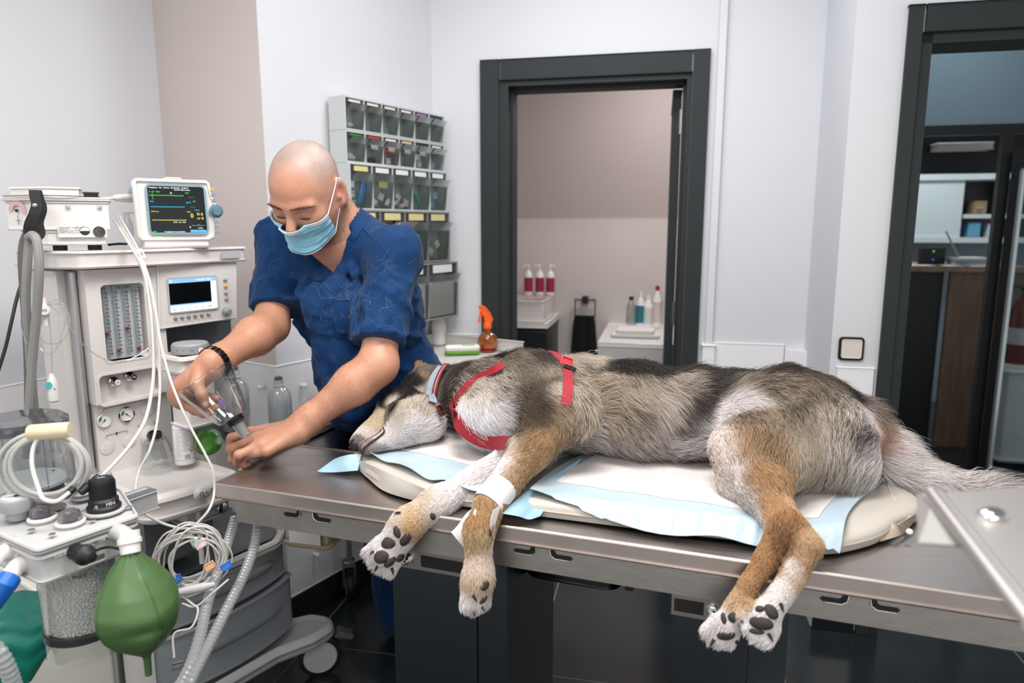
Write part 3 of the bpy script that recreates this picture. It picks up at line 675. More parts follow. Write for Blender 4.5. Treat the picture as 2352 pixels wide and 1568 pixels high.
def surf(px, py, off=0.0):
    r = nrm(ray(px, py)); h = bvh.ray_cast(Vector(CAM), Vector(r))
    if h[0] is None:
        i = np.argmin(np.linalg.norm(np.cross(dv - CAM, r), axis=1)); return dv[i] + dn[i] * off, dn[i]
    n = np.array(h[1]); q = bvh.find_nearest(h[0])
    j = np.argmin(((dv - np.array(h[0])) ** 2).sum(1)); return np.array(h[0]) + dn[j] * off, dn[j]
m_pad = M('paw_pad', '#35312f', .7, bump=.25, bscale=500); m_claw = M('claw', '#2a2624', .3); m_nose = M('dog_nose', '#1d1b1b', .3, bump=.2, bscale=900)
# nose pad
mb = MB(); nz = Ax(nose + hx * .004, hx, hup); mb.ball(nose + hx * .008 - tz * .002, (.0165, .0145, .0145), 20, 12, raw=True, ax=nz)
ns = mb.build('nose', m_nose, dog)
mb = MB()
for sd in (-1, 1): mb.ball(nose + hx * .021 + nz.y * sd * .007 - tz * .004, (.004, .004, .003), 10, 6, raw=True, ax=nz)
mb.build('nostril', M('nostril_dark', '#060606', .6), ns)
# lips
lp = [surf(x, y, .0035)[0] for x, y in ((878, 985), (868, 997), (858, 1004), (846, 1010), (836, 1016), (829, 1024), (826, 1034), (825, 1041))]
mb = MB(); mb.tube(spline(lp, 5), .0015, 8); mb.build('lip', M('lip_pink', '#a8717a', .35), dog)
lp2 = [surf(x, y, .0035)[0] for x, y in ((882, 982), (884, 992), (872, 1004), (860, 1012), (848, 1020), (838, 1028), (832, 1040))]
mb = MB(); mb.tube(spline(lp2, 5), [.0014] * 5 + [.0024] * 26, 8); mb.build('lower_lip', M('lip_dark', '#2b2625', .45), dog)
# closed eye
ey = [surf(x, y, .0055)[0] for x, y in ((898, 944), (903, 936), (910, 930))]
mb = MB(); mb.tube(spline(ey, 6), .0022, 8); mb.build('closed_eye', M('eyelid_dark', '#141211', .4), dog)
# paw pads and claws: each of them sits on the surface it was seen on
def pad(px, py, a, b, ang=0):
    q, n = surf(px, py, -.002); n = nrm(n + .4 * camd(q)); sx = nrm(np.cross(n, np.cross(tu * math.cos(ang) - tz * math.sin(ang), n)))
    mb = MB(); mb.ball(q, (a, b, .0065), 16, 10, raw=True, ax=Ax(q, n, sx)); mb.build('paw_pad', m_pad, dog)
for s in '912 1222 .013 .008 1.2|932 1238 .010 .017 .5|893 1246 .017 .012 -.5|875 1279 .016 .013 -.5|896 1290 .015 .009 -.7|919 1280 .010 .011 .9|994 1185 .009 .006 1.2|1113 1345 .011 .009 -.8|1110 1376 .011 .007 -.7|1125 1222 .008 .004 1.5|1662 1420 .010 .005 1.3|1665 1459 .017 .010 -.2|1685 1420 .012 .009 -.6|1772 1405 .013 .010 .9|1748 1432 .019 .011 -.1|1745 1398 .008 .006 -.2|1738 1450 .013 .005 -.1'.split('|'):
    x, y, a, b, g_ = map(float, s.split()); pad(x, y, a, b, g_)
def claw(px, py, dx, dy, l=.013):
    q, n = surf(px, py, 0); e = surf(px + dx, py + dy, .002)[0]; d = nrm(nrm(e - q) + .3 * n)
    mb = MB(); mb.tube([q, q + d * l * .5, q + d * l - tz * .002], [.0034, .0027, .0006], 8); mb.build('claw', m_claw, dog)
for s in '860 1266 -8 8|868 1298 -4 9|900 1303 2 9|936 1270 4 10|920 1178 -10 2|1087 1400 2 10|1106 1392 6 8|1086 1366 8 8|1640 1468 -6 6|1690 1470 2 8|1706 1425 -4 8|1792 1385 3 12|1765 1455 4 6'.split('|'):
    x, y, a, b = map(float, s.split()); claw(x, y, a, b)
# ---- collar, neckerchief, harness, bandage: worn
m_red = M('webbing_red', '#9d1c2a', .65, bump=.35, bscale=900, aniso=(1, 1, 1)); m_leather = M('leather_red', '#6e2126', .45, bump=.1, bscale=300)
WORN, WBOX, WREACH = [], [], .0085
def worn(P_):
    P_ = np.asarray(P_); Q_ = [P_[i] * (1 - t) + P_[i + 1] * t for i in range(len(P_) - 1) for t in (0, .5)]
    WORN.extend([tuple(q) for q in Q_]); WBOX.append((P_.min(0), P_.max(0)))
def strap(name, pts, wd, mat, off, th=.0025, n=7, parent=None):
    q = [surf(x, y, off) for x, y in pts]; P_ = spline([a for a, _ in q], n); N_ = spline([b for _, b in q], n)
    N_ = np.array([nrm(n_ + .8 * camd(p_)) for n_, p_ in zip(N_, P_)])
    for _ in range(10): N_[1:-1] = (N_[:-2] + N_[1:-1] + N_[2:]) / 3; P_[1:-1] = (P_[:-2] + 2 * P_[1:-1] + P_[2:]) / 4
    worn(P_ - N_ * off); return MB().band(P_, N_, wd, th).build(name, mat, parent or dog), P_, N_
def girth(name, c, ax, wd, mat, off, th, parent=None, a0=0, a1=360, n=48):
    """a strap round the body in the plane across ax"""
    A_ = Ax(c, ax, tv); P_, N_ = [], []
    for k in range(n + 1):
        a = D(a0 + (a1 - a0) * k / n); d = A_.x * math.cos(a) + A_.y * math.sin(a); h = bvh.ray_cast(Vector(c + d * .30), Vector(-d), .30)[0]
        P_.append(np.array(h) if h is not None else c + d * .1); N_.append(d)
    P_, N_ = np.array(P_), np.array(N_)
    for _ in range(4): P_[1:-1] = (P_[:-2] + 2 * P_[1:-1] + P_[2:]) / 4
    worn(P_); P_ = P_ + N_ * off
    return MB().band(P_, N_, wd, th).build(name, mat, parent or dog), P_, N_
ha, P1, N1 = strap('harness', [(1055, 952), (1051, 935), (1060, 918), (1085, 890), (1110, 875), (1138, 862), (1164, 845)], .020, m_red, .014)
strap('harness_chest_band', [(1053, 930), (1056, 960), (1075, 985), (1105, 1003), (1138, 1013), (1172, 1022)], .030, m_red, .010, parent=ha)
strap('harness_girth', [(1262, 818), (1270, 826), (1284, 838), (1295, 856), (1301, 882), (1301, 906), (1297, 934)], .021, m_red, .013, parent=ha)
q, n = surf(1298, 862, .019); mb = MB(); a_ = Ax(q, nrm(n + camd(q)), tu); mb.fr = a_; mb.box((-.015, -.004, -.003), (.015, .005, .004), bev=.0015)
mb.build('buckle', m_rub, ha)
q, n = surf(1291, 846, .019); mb = MB(Ax(q, nrm(n + camd(q)), tu)); mb.box((-.014, -.012, -.004), (.014, .012, .004), bev=.003); mb.build('strap_keeper', M('webbing_red_bright', '#c22a38', .5), ha)
co, P2, N2 = strap('collar', [(1030, 848), (1021, 860), (1014, 876), (1009, 894), (1006, 912), (1004, 930), (1003, 945)], .013, m_leather, .014, .004)
mb = MB()
for k_ in range(2, len(P2) - 2):
    a = P2[k_] + N2[k_] * .0040; t = nrm(P2[k_ + 1] - P2[k_ - 1]); mb.tube([a - t * .0020, a + t * .0020], .0007, 5)
mb.build('stitch', M('thread_white', '#e4ddd4', .7), co, kind='stuff')
q, n = surf(1002, 948, .014); mb = MB(Ax(q, n, -tz)); mb.box((-.014, -.008, -.003), (.014, .009, .004), bev=.003); mb.build('collar_tab', M('leather_dark', '#47191c', .45), co)
strap('neck_band', [(1018, 850), (1008, 862), (999, 878), (993, 896), (990, 908), (988, 920), (988, 930)], .020, M('band_blue_grey', '#8f9cab', .6, bump=.3, bscale=200), .010, .0035)
# bandage round the wrist of the upper foreleg, with its loose flap
ax_ = nrm(kn - el); c0 = wr - ax_ * .012
A_ = Ax(c0, nrm(wr - el), tz); mb = MB(); pr = [(.031, -.030), (.0325, -.024), (.0325, .010), (.033, .022), (.0318, .0225), (.0305, .016)]
mb.lathe(pr, A_, 28, caps=False); bd = mb.build('bandage', M('gauze_white', '#e9e5e4', .8, bump=.2, bscale=300), dog)
g0 = [DV(x, y, v) for x, y, v in ((1088, 1165, -.004), (1070, 1180, -.012), (1052, 1205, -.018), (1036, 1222, -.02))]
g1 = [DV(x, y, v) for x, y, v in ((1094, 1172, -.03), (1088, 1200, -.036), (1080, 1235, -.03), (1064, 1256, -.024))]
G = np.array([[a * (1 - t) + b * t + camd(a) * .006 * math.sin(3 * t) for t in np.linspace(0, 1, 7)] for a, b in zip(spline(g0, 4), spline(g1, 4))])
MB().sheet(G, .0012).build('bandage_flap', MATS['gauze_white'], bd)
g0 = [DV(x, y, v) for x, y, v in ((1150, 1160, -.004), (1140, 1190, -.018), (1134, 1230, -.026), (1128, 1280, -.032))]
g1 = [DV(x, y, v) for x, y, v in ((1132, 1172, -.025), (1126, 1200, -.034), (1124, 1235, -.036), (1124, 1282, -.036))]
G = np.array([[a * (1 - t) + b * t for t in np.linspace(0, 1, 5)] for a, b in zip(spline(g0, 4), spline(g1, 4))])
MB().sheet(G, .0012).build('bandage_flap', MATS['gauze_white'], bd)
# ---- fur
tri_a = dv[df[:, 0]]; A1 = np.linalg.norm(np.cross(dv[df[:, 1]] - tri_a, dv[df[:, 2]] - tri_a), axis=1) + np.linalg.norm(np.cross(dv[df[:, 2]] - tri_a, dv[df[:, 3]] - tri_a), axis=1)
fc = dv[df].mean(1); fn_ = dn[df].mean(1); face_cam = ((CAM - fc) * fn_).sum(1) / np.linalg.norm(CAM - fc, axis=1)
dens = A1 * (.25 + .75 * (face_cam > -.3)) / np.clip(hlen[df].mean(1), .008, .03) ** .75
NH = 330000
fi = RNG.choice(len(df), NH, p=dens / dens.sum()); bw = RNG.dirichlet((1, 1, 1, 1), NH)
root = (dv[df[fi]] * bw[..., None]).sum(1)
from mathutils.kdtree import KDTree
kd = KDTree(len(WORN))
for i_, q in enumerate(WORN): kd.insert(q, i_)
kd.balance(); keep = np.ones(NH, bool)
near_ = np.zeros(NH, bool)
for lo_, hi_ in WBOX: near_ |= ((root > lo_ - .03) & (root < hi_ + .03)).all(1)
for i_ in np.nonzero(near_)[0]:
    if kd.find(root[i_])[2] < WREACH: keep[i_] = False
ax_ = nrm(wr - el); h_ = (root - wr) @ ax_; rr_ = np.linalg.norm(root - wr - h_[:, None] * ax_, axis=1)
keep &= ~((h_ > -.044) & (h_ < .010) & (rr_ < .05))
fi, bw, root = fi[keep], bw[keep], root[keep]; NH = len(root)
hn = (dn[df[fi]] * bw[..., None]).sum(1); hdr = (hdir[df[fi]] * bw[..., None]).sum(1); hl_ = (hlen[df[fi]] * bw).sum(1)
hn /= np.linalg.norm(hn, axis=1)[:, None]
tuft = DV(1322, 826, .40); hl_ = hl_ * (1 + 1.3 * np.exp(-((root - tuft) ** 2).sum(1) / .022 ** 2))
col, strk = coat(root); lum = col @ np.array([.3, .6, .1]); col = (col * .88 + lum[:, None] * .12) * (.60 + .40 * np.sqrt(np.clip(lum, 0, 1)))[:, None]
ncl = 26000; cl = RNG.choice(NH, ncl, False); kd = KDTree(ncl)
for i_, q in enumerate(root[cl]): kd.insert(q, i_)
kd.balance(); cid = np.array([kd.find(q)[1] for q in root]); cr = cl[cid]
side = np.cross(hn, hdr); turn = (.75 * wob(root[cr], 16, 0) + .4 * wob(root[cr], 45, 1)) * np.clip(hl_ / .03, .12, 1.2)
hdr = hdr + side * turn[:, None]; hdr /= np.linalg.norm(hdr, axis=1)[:, None]
L = hl_ * RNG.uniform(.55, 1.2, NH) * (1 + .25 * wob(root[cr], 40, 1)).clip(.6, 1.5)
up0 = (.50 + .34 * np.clip(wob(root[cr], 30, 2), -1, 1.4)).clip(.14, 1.05) * np.clip(hl_ / .022, .45, 1)
K = 5; tt = np.linspace(0, 1, K)
P = np.zeros((NH, K, 3)); jit = RNG.normal(0, .17, (NH, 3))
for q, t in enumerate(tt):
    P[:, q] = root + L[:, None] * (t * (hdr + jit) + hn * (up0 * (t - .7 * t * t))[:, None] - tz * (.10 * t * t))
cd = P[cr] - root[cr][:, None]                                   # clump: lean to the guide hair
tw = (tt ** 1.2 * .42)[None, :, None]; P = P * (1 - tw) + (root[cr][:, None] + cd * (L / np.maximum(L[cr], 1e-5))[:, None, None] + (root - root[cr])[:, None] * .45) * tw
n1 = wob(root, 38, 0) * .5 + wob(root, 95, 1) * .5; rn = RNG.uniform(0, 1, NH); crn = RNG.uniform(0, 1, ncl)[cid]
p_ = strk * np.clip(.36 + .70 * n1 + .42 * wob(root, 15, 2) + .5 * (crn < .35) - .08, 0, 1.3)
isd = rn < p_
blk = np.array(lin('1f1c1a')); brn = np.array(lin('6b5a48'))
lum2 = col @ np.array([.3, .6, .1]); br_ = strk * np.clip(lum2 / .14, 0, 1) ** 2; base = col * (1.05 + .8 * br_)[:, None]                       # pale under-hair
tipc = np.where(isd[:, None], blk * .9 + .1 * col, col)
rtc = np.where(isd[:, None], .35 * col + .65 * brn * .8, base); tipc = np.where(isd[:, None], tipc, col * (1 + .35 * br_)[:, None])
g = RNG.uniform(.86, 1.14, NH)
cool = np.array([.97, .99, 1.07]); rtc = rtc * cool; tipc = tipc * cool
CP = np.stack([np.clip((rtc * (1 - f_) + tipc * f_) * g[:, None], 0, 1) for f_ in (0, .1, .45, .85, 1.0)], 1)
def hair_object(name, P, colr, rad, mat, parent):
    n_, k_ = P.shape[:2]; hc = bpy.data.hair_curves.new(name); hc.add_curves([k_] * n_)
    hc.attributes['position'].data.foreach_set('vector', P.astype(np.float32).ravel())
    a = hc.attributes.get('radius') or hc.attributes.new('radius', 'FLOAT', 'POINT'); a.data.foreach_set('value', np.broadcast_to(rad, (n_, k_)).astype(np.float32).ravel())
    per = colr.ndim == 3; c = hc.attributes.new('col', 'FLOAT_COLOR', 'POINT' if per else 'CURVE'); q = np.ones(colr.shape[:-1] + (4,), np.float32); q[..., :3] = np.clip(colr, 0, 1); c.data.foreach_set('color', q.ravel())
    o = bpy.data.objects.new(name, hc); COL.objects.link(o); hc.materials.append(mat); o.parent = parent
    if parent.type == 'EMPTY': o.matrix_parent_inverse = IDX['_inv'][parent.name]
    return o
def hairmat(name, rough=.55):
    m = VCOL(name, rough, spec=.22); return m
rad = np.array([.00026, .00026, .00024, .00017, .00004])
fur = hair_object('fur', P, CP, rad, hairmat('dog_fur'), dog)
# ================================================================== mattress and absorbent pads under the dog
MT = .030
def mat_h(u, v, P0):
    """mattress height over the table: puffed inside its outline"""
    return 0
ring_ = [(.205, .255), (.29, .155), (.385, .085), (.45, .062), (.52, .055), (.70, .058), (.93, .064), (1.06, .07), (1.14, .075), (1.24, .062), (1.33, .13), (1.385, .215), (1.43, .275), (1.445, .34), (1.41, .45), (1.40, .60), (.9, .62), (.40, .61), (.27, .50), (.22, .38)]
R_ = spline([np.array(q) for q in ring_ + ring_[:1]], 5)[:-1]; cen = np.array([.83, .36]); rows = []
for k, (s_, h) in enumerate(((1.0, .002), (1.004, .012), (1.0, .022), (.985, .028), (.95, .031), (.80, .033), (.5, .033), (.2, .033))):
    rows.append([T_(*(cen + (q - cen) * s_), TZ + h) for q in R_])
mat_t = thing('mattress', 'thin off-white vinyl mattress with a grommet, under the absorbent pads and the dog', 'mattress', T_(.83, .36, TZ))
mb = MB(); n = len(R_); vs = [p for r in rows for p in r] + [T_(*cen, TZ + .033)]
fs = [(r * n + i, r * n + (i + 1) % n, (r + 1) * n + (i + 1) % n, (r + 1) * n + i) for r in range(len(rows) - 1) for i in range(n)]
fs += [((len(rows) - 1) * n + i, (len(rows) - 1) * n + (i + 1) % n, len(vs) - 1) for i in range(n)] + [tuple(range(n))[::-1]]
mb.add(vs, fs, raw=True); m_vinyl = M('vinyl_cream', '#c3bdb4', .42, bump=.15, bscale=14)
mb.build('cushion', m_vinyl, mat_t, ang=60)
e_ = [T_(*(q), TZ + .014) + camd(T_(*q, TZ)) * .0015 for q in R_[:70]]
MB().tube(e_, .0022, 6).build('welded_seam', M('vinyl_seam', '#c9b9aa', .5), mat_t)
gq = DV(1362, 1176, .066); A_ = Ax(gq, nrm(-tv + .25 * tz), tu); mb = MB(); mb.lathe([(.015, -.002), (.0145, .002), (.011, .003), (.0105, .0015), (.007, .002), (.0065, .003)], A_, 26, caps=False); g_ = mb.build('grommet', M('grommet_cream', '#bdb6ab', .45), mat_t)
mb = MB(); mb.lathe([(.0066, .001), (1e-4, .001)], A_, 18, caps=False); mb.build('grommet_hole', M('grommet_hole', '#4b4844', .7), g_)
# stand-up flaps at both ends of the mattress
def flap(name, bot, topp, mat, n=8, th=.0018, par=None, wave=.003):
    a, b = spline(bot, n), spline(topp, n); G = np.array([[p * (1 - t) + q * t + camd(p) * wave * math.sin(3.1 * t + i * .35) for t in np.linspace(0, 1, 8)] for i, (p, q) in enumerate(zip(a, b))])
    return MB().sheet(G, th).build(name, mat, par or mat_t, ang=60)
fl1 = flap('end_flap', [DZ(812, 1068, .884), DZ(845, 1098, .884), DZ(888, 1130, .884), DZ(985, 1158, .884)], [DZ(802, 1046, .905), DZ(838, 1062, .912), DZ(905, 1092, .918), DZ(990, 1128, .918)], m_vinyl)
flap('end_flap', [DZ(2022, 1243, .885), DZ(2070, 1228, .885), DZ(2088, 1212, .885), DZ(2106, 1190, .885)], [DZ(2015, 1182, .905), DZ(2062, 1204, .905), DZ(2070, 1200, .905), DZ(2104, 1180, .905)], M('vinyl_beige', '#a89a8b', .45), wave=.001)
flap('end_flap', [DZ(2030, 1180, .892), DZ(2048, 1186, .892), DZ(2062, 1202, .892)], [DZ(2036, 1090, .915), DZ(2046, 1130, .915), DZ(2094, 1186, .9)], M('vinyl_white', '#d8ccc5', .4), wave=.001)
q = DZ(2089, 1221, .893); mb = MB(); mb.ball(q + camd(q) * .002, (.006, .006, .003), 14, 8, raw=True, ax=Ax(q, camd(q), tz)); mb.build('press_stud', m_white, mat_t)
# pads: quilted white core inside a pale blue plastic border
m_core = M('pad_core', '#dcd7d5', .85, bump=.55, bscale=170); m_blue = M('pad_border', '#b3c6d1', .45, bump=.35, bscale=35)
def mz(u, v):
    """mattress top under a pad, falling off its front edge"""
    q = np.array([u, v]); i = np.argmin(((R_ - q) ** 2).sum(1)); out = (q - cen); o2 = (R_[i] - cen); s_ = np.linalg.norm(out) / np.linalg.norm(o2)
    return TZ + .038 if s_ < .985 else TZ + .038 - min(.033, (s_ - .985) * .62)
def pad_t(name, label, quad, bord, wav, ch, fold=None):
    """quad: four corners (u, v); bord: border as a share of each side (u0, u1, v0, v1)"""
    t_ = thing(name, label, 'pad', T_(*np.mean(quad, 0), TZ + .03), 'absorbent pads'); nu, nv = 61, 33; c = [np.array(q) for q in quad]; G = np.zeros((nu, nv, 3))
    for i in range(nu):
        for j in range(nv):
            a, b = i / (nu - 1), j / (nv - 1); q = c[0] * (1 - a) * (1 - b) + c[1] * a * (1 - b) + c[2] * a * b + c[3] * (1 - a) * b
            ed = max(0, 1 - min(a, 1 - a, b, 1 - b) / .12)
            q = q + np.array([.010 * math.sin(7 * b + wav), .012 * math.sin(6 * a + wav)]) * ed
            z = (mz(*q) if wav > 2 else TZ + .038) + .002 + wav * .0005 + .0035 * ed * (1 + math.sin(19 * a + 5 * b + wav)) * (.4 + ed) + .0010 * math.sin(31 * a + 17 * b)
            G[i, j] = T_(*q, z)
            if fold: G[i, j] = fold(a, b, G[i, j])
    a0, a1, b0, b1 = int(bord[0] * (nu - 1)), int((1 - bord[1]) * (nu - 1)), int(bord[2] * (nv - 1)), int((1 - bord[3]) * (nv - 1))
    MB().sheet(G, .0012).build('plastic_border', m_blue, t_, ang=70)
    MB().sheet(G[a0:a1 + 1, b0:b1 + 1] + tz * .0022, .0018).build('absorbent_core', m_core, t_, ang=70); return t_
def tf(*q): return tuple(((DZ(*q, TZ + .036) - TB.o) @ np.array([TB.x, TB.y]).T)[:2])
pad_t('absorbent_pad', 'white absorbent pad with pale blue border under the dog\'s head and front legs', [(.268, .165), (.66, .03), (.78, .50), (.30, .52)], (.10, .05, .27, .06), 1.0, 0)
pad_t('absorbent_pad', 'longer white absorbent pad with pale blue border under the dog\'s belly and hind legs', [(.705, .066), (1.262, .035), (1.412, .47), (.79, .50)], (.05, .07, .20, .05), 2.2, 0)
bl = M('pad_border_deep', '#98bccd', .4, bump=.3, bscale=40)
for nm, lab, bot, topp in (('plastic_strip', 'loose pale blue plastic strip hanging over the table front between the pads', [DZ(1150, 1178, .905), DZ(1190, 1185, .898), DZ(1215, 1192, .890), DZ(1240, 1185, .892)], [DZ(1255, 1090, .925), DZ(1290, 1080, .928), DZ(1320, 1062, .93), DZ(1338, 1050, .932)]), ('plastic_strip', 'small pale blue plastic tip of a pad lying on bare steel by the dog\'s nose', [DZ(728, 1082, .884), DZ(742, 1084, .884), DZ(775, 1084, .885), DZ(822, 1080, .890)], [DZ(756, 1062, .896), DZ(772, 1052, .905), DZ(800, 1044, .918), DZ(830, 1042, .92)])):
    t_ = thing(nm, lab, 'plastic', np.mean(bot, 0)); flap('sheet', bot, topp, bl, par=t_, th=.0008)
# ================================================================== the vet
vp = []
def vprim(a, b=None, ra=.03, rb=None, k=.03, **kw): vp.append(Prim(a, b, ra, rb, k, **kw)); return vp[-1]
shL, shR = U(905, 585, 1.80), U(652, 548, 1.95); elL, elR = U(866, 842, 1.70), U(622, 748, 1.84); wrL, wrR = U(682, 985, 1.665), U(484, 838, 1.635)
pel = U(930, 1010, 2.14); nkb = U(775, 545, 1.92); hc = U(703, 440, 1.735)
f_h = np.array([-.27, -.963, 0]); pt_ = D(36)
HF = nrm(f_h * math.cos(pt_) + np.array([0, 0, -math.sin(pt_)])); HU = nrm(f_h * math.sin(pt_) + np.array([0, 0, math.cos(pt_)])); HLf = np.cross(HU, HF)
rl = D(4); HU, HLf = HU * math.cos(rl) + HLf * math.sin(rl), HLf * math.cos(rl) - HU * math.sin(rl)
def HP(l, f, u): return hc + HLf * l * 1.0 + HF * f + HU * u
HA = (HLf, HF, HU)
vprim(HP(0, -.012, .035), ell=(.077, .098, .083), axes=HA, k=.03)
vprim(HP(0, .018, -.02), ell=(.066, .074, .085), axes=HA, k=.04)
vprim(HP(0, .02, -.065), HP(0, .070, -.105), .043, .022, .03)
for s in (-1, 1):
    vprim(HP(s * .050, .000, -.050), HP(s * .016, .074, -.104), .020, .020, .03)
    vprim(HP(s * .040, .060, -.030), None, .026, k=.025)
    vprim(HP(s * .012, .087, .012), HP(s * .048, .072, .012), .012, .010, .014)
vprim(HP(0, .086, .004), HP(0, .112, -.036), .009, .013, .014)
for s in (-1, 1):
    vprim(HP(s * .031, .096, -.008), None, .013, k=.016, cut=True)
    vprim(HP(s * .0315, .0735, -.008), ell=(.016, .0135, .0125), axes=HA, k=.004)
    vprim(HP(s * .0315, .0745, -.0125), ell=(.0165, .012, .006), axes=HA, k=.006)
    e0 = HP(s * .081, -.020, -.008); ear_ax = (nrm(HLf * s + HF * .45), nrm(HF - HLf * s * .45 + HU * .15), nrm(HU - HF * .2))
    vprim(e0, ell=(.009, .020, .036), axes=ear_ax, k=.008)
    vprim(e0 + HLf * s * .009 + HF * .006 + HU * .004, ell=(.009, .011, .021), axes=ear_ax, k=.005, cut=True)
    vprim(e0 - HU * .026 + HF * .006, None, .0085, k=.008)
    vprim(e0 + HF * .014 + HLf * s * .002 - HU * .006, None, .005, k=.006)
# neck, shoulders, trunk
nhead = len(vp)
vprim(HP(0, -.030, -.045), nkb, .062, .066, .05)
for s in (shL, shR): vprim(HP(0, -.055, -.055), nkb + (s - nkb) * .38 + np.array([0, .01, .008]), .042, .046, .05)
vprim(HP(0, .01, -.075), nkb + nrm(pel - nkb) * .03 + HF * .03, .042, .05, .05)
for s in (shL, shR): vprim(nkb, s, .058, .052, .06)
ux = nrm(nkb - pel); sx = nrm(shL - shR); sx = nrm(sx - ux * (sx @ ux)); fw = np.cross(sx, ux); fw = fw if fw @ np.array([0, -1.0, 0]) > 0 else -fw
ch = nkb - ux * .19 + fw * .01
vprim(nkb - ux * .06, ch, .088, .105, .06, wide=(sx, 1.5)); vprim(ch, pel + ux * .16, .108, .108, .06, wide=(sx, 1.45)); vprim(pel + ux * .16, pel, .108, .11, .06, wide=(sx, 1.45))
ntrunk = len(vp)
# arms
def arm(sh, el, wr):
    vprim(sh, el, .052, .043, .05); m = el + (wr - el) * .28
    vprim(el, m, .043, .046, .03); vprim(m, wr + (el - wr) * .12, .046, .030, .03); vprim(wr + (el - wr) * .14, wr, .030, .0275, .03)
arm(shL, elL, wrL); arm(shR, elR, wrR)
vprim(elL + nrm(elL - shL) * .004 + .02 * nrm(elL - wrL), None, .034, k=.02)
# hands: wrist, palm bones, then three bones a finger
def finger(pts, rs, k=.0035):
    for a, b, r0, r1 in zip(pts[:-1], pts[1:], rs[:-1], rs[1:]): vprim(a, b, r0, r1, k)
    for p, r in zip(pts[1:-1], rs[1:-1]): vprim(p, None, r * 1.06, k=k)
RS = (.0122, .0114, .0103, .0090)
# left fist on the end of the table
mc = [UZ(*q) for q in ((577, 992, .937), (590, 1006, .938), (601, 1022, .934), (613, 1036, .926))]
pp = [UZ(*q) for q in ((532, 1005, .922), (537, 1029, .922), (549, 1044, .917), (566, 1047, .908))]
dd_ = [UZ(*q) for q in ((529, 1031, .893), (535, 1054, .893), (546, 1062, .891), (557, 1063, .889))]
tt_ = [UZ(*q) for q in ((548, 1040, .882), (553, 1062, .884), (562, 1068, .884), (570, 1066, .884))]
for i in range(4):
    sc_ = (1, 1.05, 1, .88)[i]
    vprim(wrL + (mc[1] - mc[2]) * (1.5 - i) * .35, mc[i], .0165, .0130, .014); finger([mc[i], pp[i], dd_[i], tt_[i]], [r * sc_ for r in RS])
    vprim(mc[i] + tz * .002, None, .0125 * sc_, k=.006)
vprim(wrL, (mc[1] + mc[2]) / 2 - tz * .004, .024, .018, .02, wide=(nrm(mc[0] - mc[3]), 1.5))
thl = [wrL + (mc[0] - wrL) * .3 - tz * .01, UZ(600, 1000, .912), UZ(572, 1012, .905), UZ(552, 1022, .897)]
vprim(wrL - tz * .010, UZ(606, 1040, .903), .024, .017, .02, wide=(nrm(mc[0] - mc[3]), 1.3))
finger(thl, (.016, .0135, .0115, .009), .008)
# right hand holding the mask's rim
mr = [U(*q) for q in ((412, 884, 1.622), (406, 898, 1.630), (408, 912, 1.634), (417, 924, 1.632))]
pr_ = [U(*q) for q in ((440, 906, 1.658), (440, 921, 1.655), (440, 936, 1.646), (447, 943, 1.632))]
dr_ = [U(*q) for q in ((474, 910, 1.664), (476, 930, 1.658), (468, 943, 1.645), (465, 950, 1.628))]
tr_ = [U(*q) for q in ((497, 914, 1.655), (496, 936, 1.650), (484, 948, 1.640), (478, 953, 1.624))]
for i in range(4):
    sc_ = (1, 1.05, 1, .88)[i]
    vprim(wrR + (mr[1] - mr[2]) * (1.5 - i) * .3, mr[i], .0160, .0135, .014); finger([mr[i], pr_[i], dr_[i], tr_[i]], [r * sc_ for r in RS])
vprim(wrR, (mr[1] + mr[2]) / 2, .023, .018, .02, wide=(nrm(mr[0] - mr[3]), 1.45))
thr = [wrR + (mr[0] - wrR) * .35 + (CAM - wrR) * .008, U(452, 884, 1.600), U(464, 906, 1.592), U(472, 929, 1.592)]
finger(thr, (.017, .0135, .0115, .0095), .008)
vv, vf = sdf_verts(vp, .0029, smooth=2)
vn = vnormals(vv, vf)
# skin colour
hq = (vv - hc) @ np.array(HA).T                        # head coordinates
skin = np.array(lin('c08d75')); col = np.tile(skin, (len(vv), 1))
def blend(mask, c, amt): global col; m = np.clip(mask * amt, 0, 1)[:, None]; col = col * (1 - m) + np.array(lin(c)) * m
near = lambda p, r: np.exp(-((vv - p) ** 2).sum(1) / r ** 2)
inhead = ((hq ** 2).sum(1) < .15 ** 2)
blend(inhead * np.clip((hq[:, 2] - .02 + hq[:, 1] * -.35) / .05, 0, 1) * np.clip((.075 - hq[:, 1]) / .05, 0, 1), 'a0928b', .85)
blend(near(HP(.0, .075, .055), .045), 'cf8e74', .5); blend(near(HP(.05, -.05, .0), .05) * inhead, '9c8880', .5)
blend(inhead * np.clip((-.035 - hq[:, 2]) / .02, 0, 1) * np.clip((hq[:, 1] + .02) / .03, 0, 1) * (hq[:, 2] > -.15), '9a7767', .6)
for s in (-1, 1):
    e0 = HP(s * .081, -.020, -.008); blend(near(e0, .035) * (np.abs(hq[:, 0]) > .070), 'c47f6d', .8)
    blend(near(HP(s * .031, .085, -.014), .014), 'b58070', .5)
for p in mc + mr + pp + pr_: blend(near(p, .012), 'c07a66', .55)
for p in tr_ + dr_ + dd_ + tt_: blend(near(p, .012), 'd08a74', .5)
for s, e_, w_ in ((shL, elL, wrL), (shR, elR, wrR)):
    h_ = np.clip(((vv - e_) @ (w_ - e_)) / ((w_ - e_) @ (w_ - e_)), 0, 1.0); blend(np.exp(-((vv - e_ - h_[:, None] * (w_ - e_)) ** 2).sum(1) / .06 ** 2), 'b98468', .7)
blend(near(elL + .03 * nrm(elL - wrL), .03), 'a8695a', .4)
col *= (1 + .05 * wob(vv, 60, 1) + .03 * wob(vv, 200, 2))[:, None]
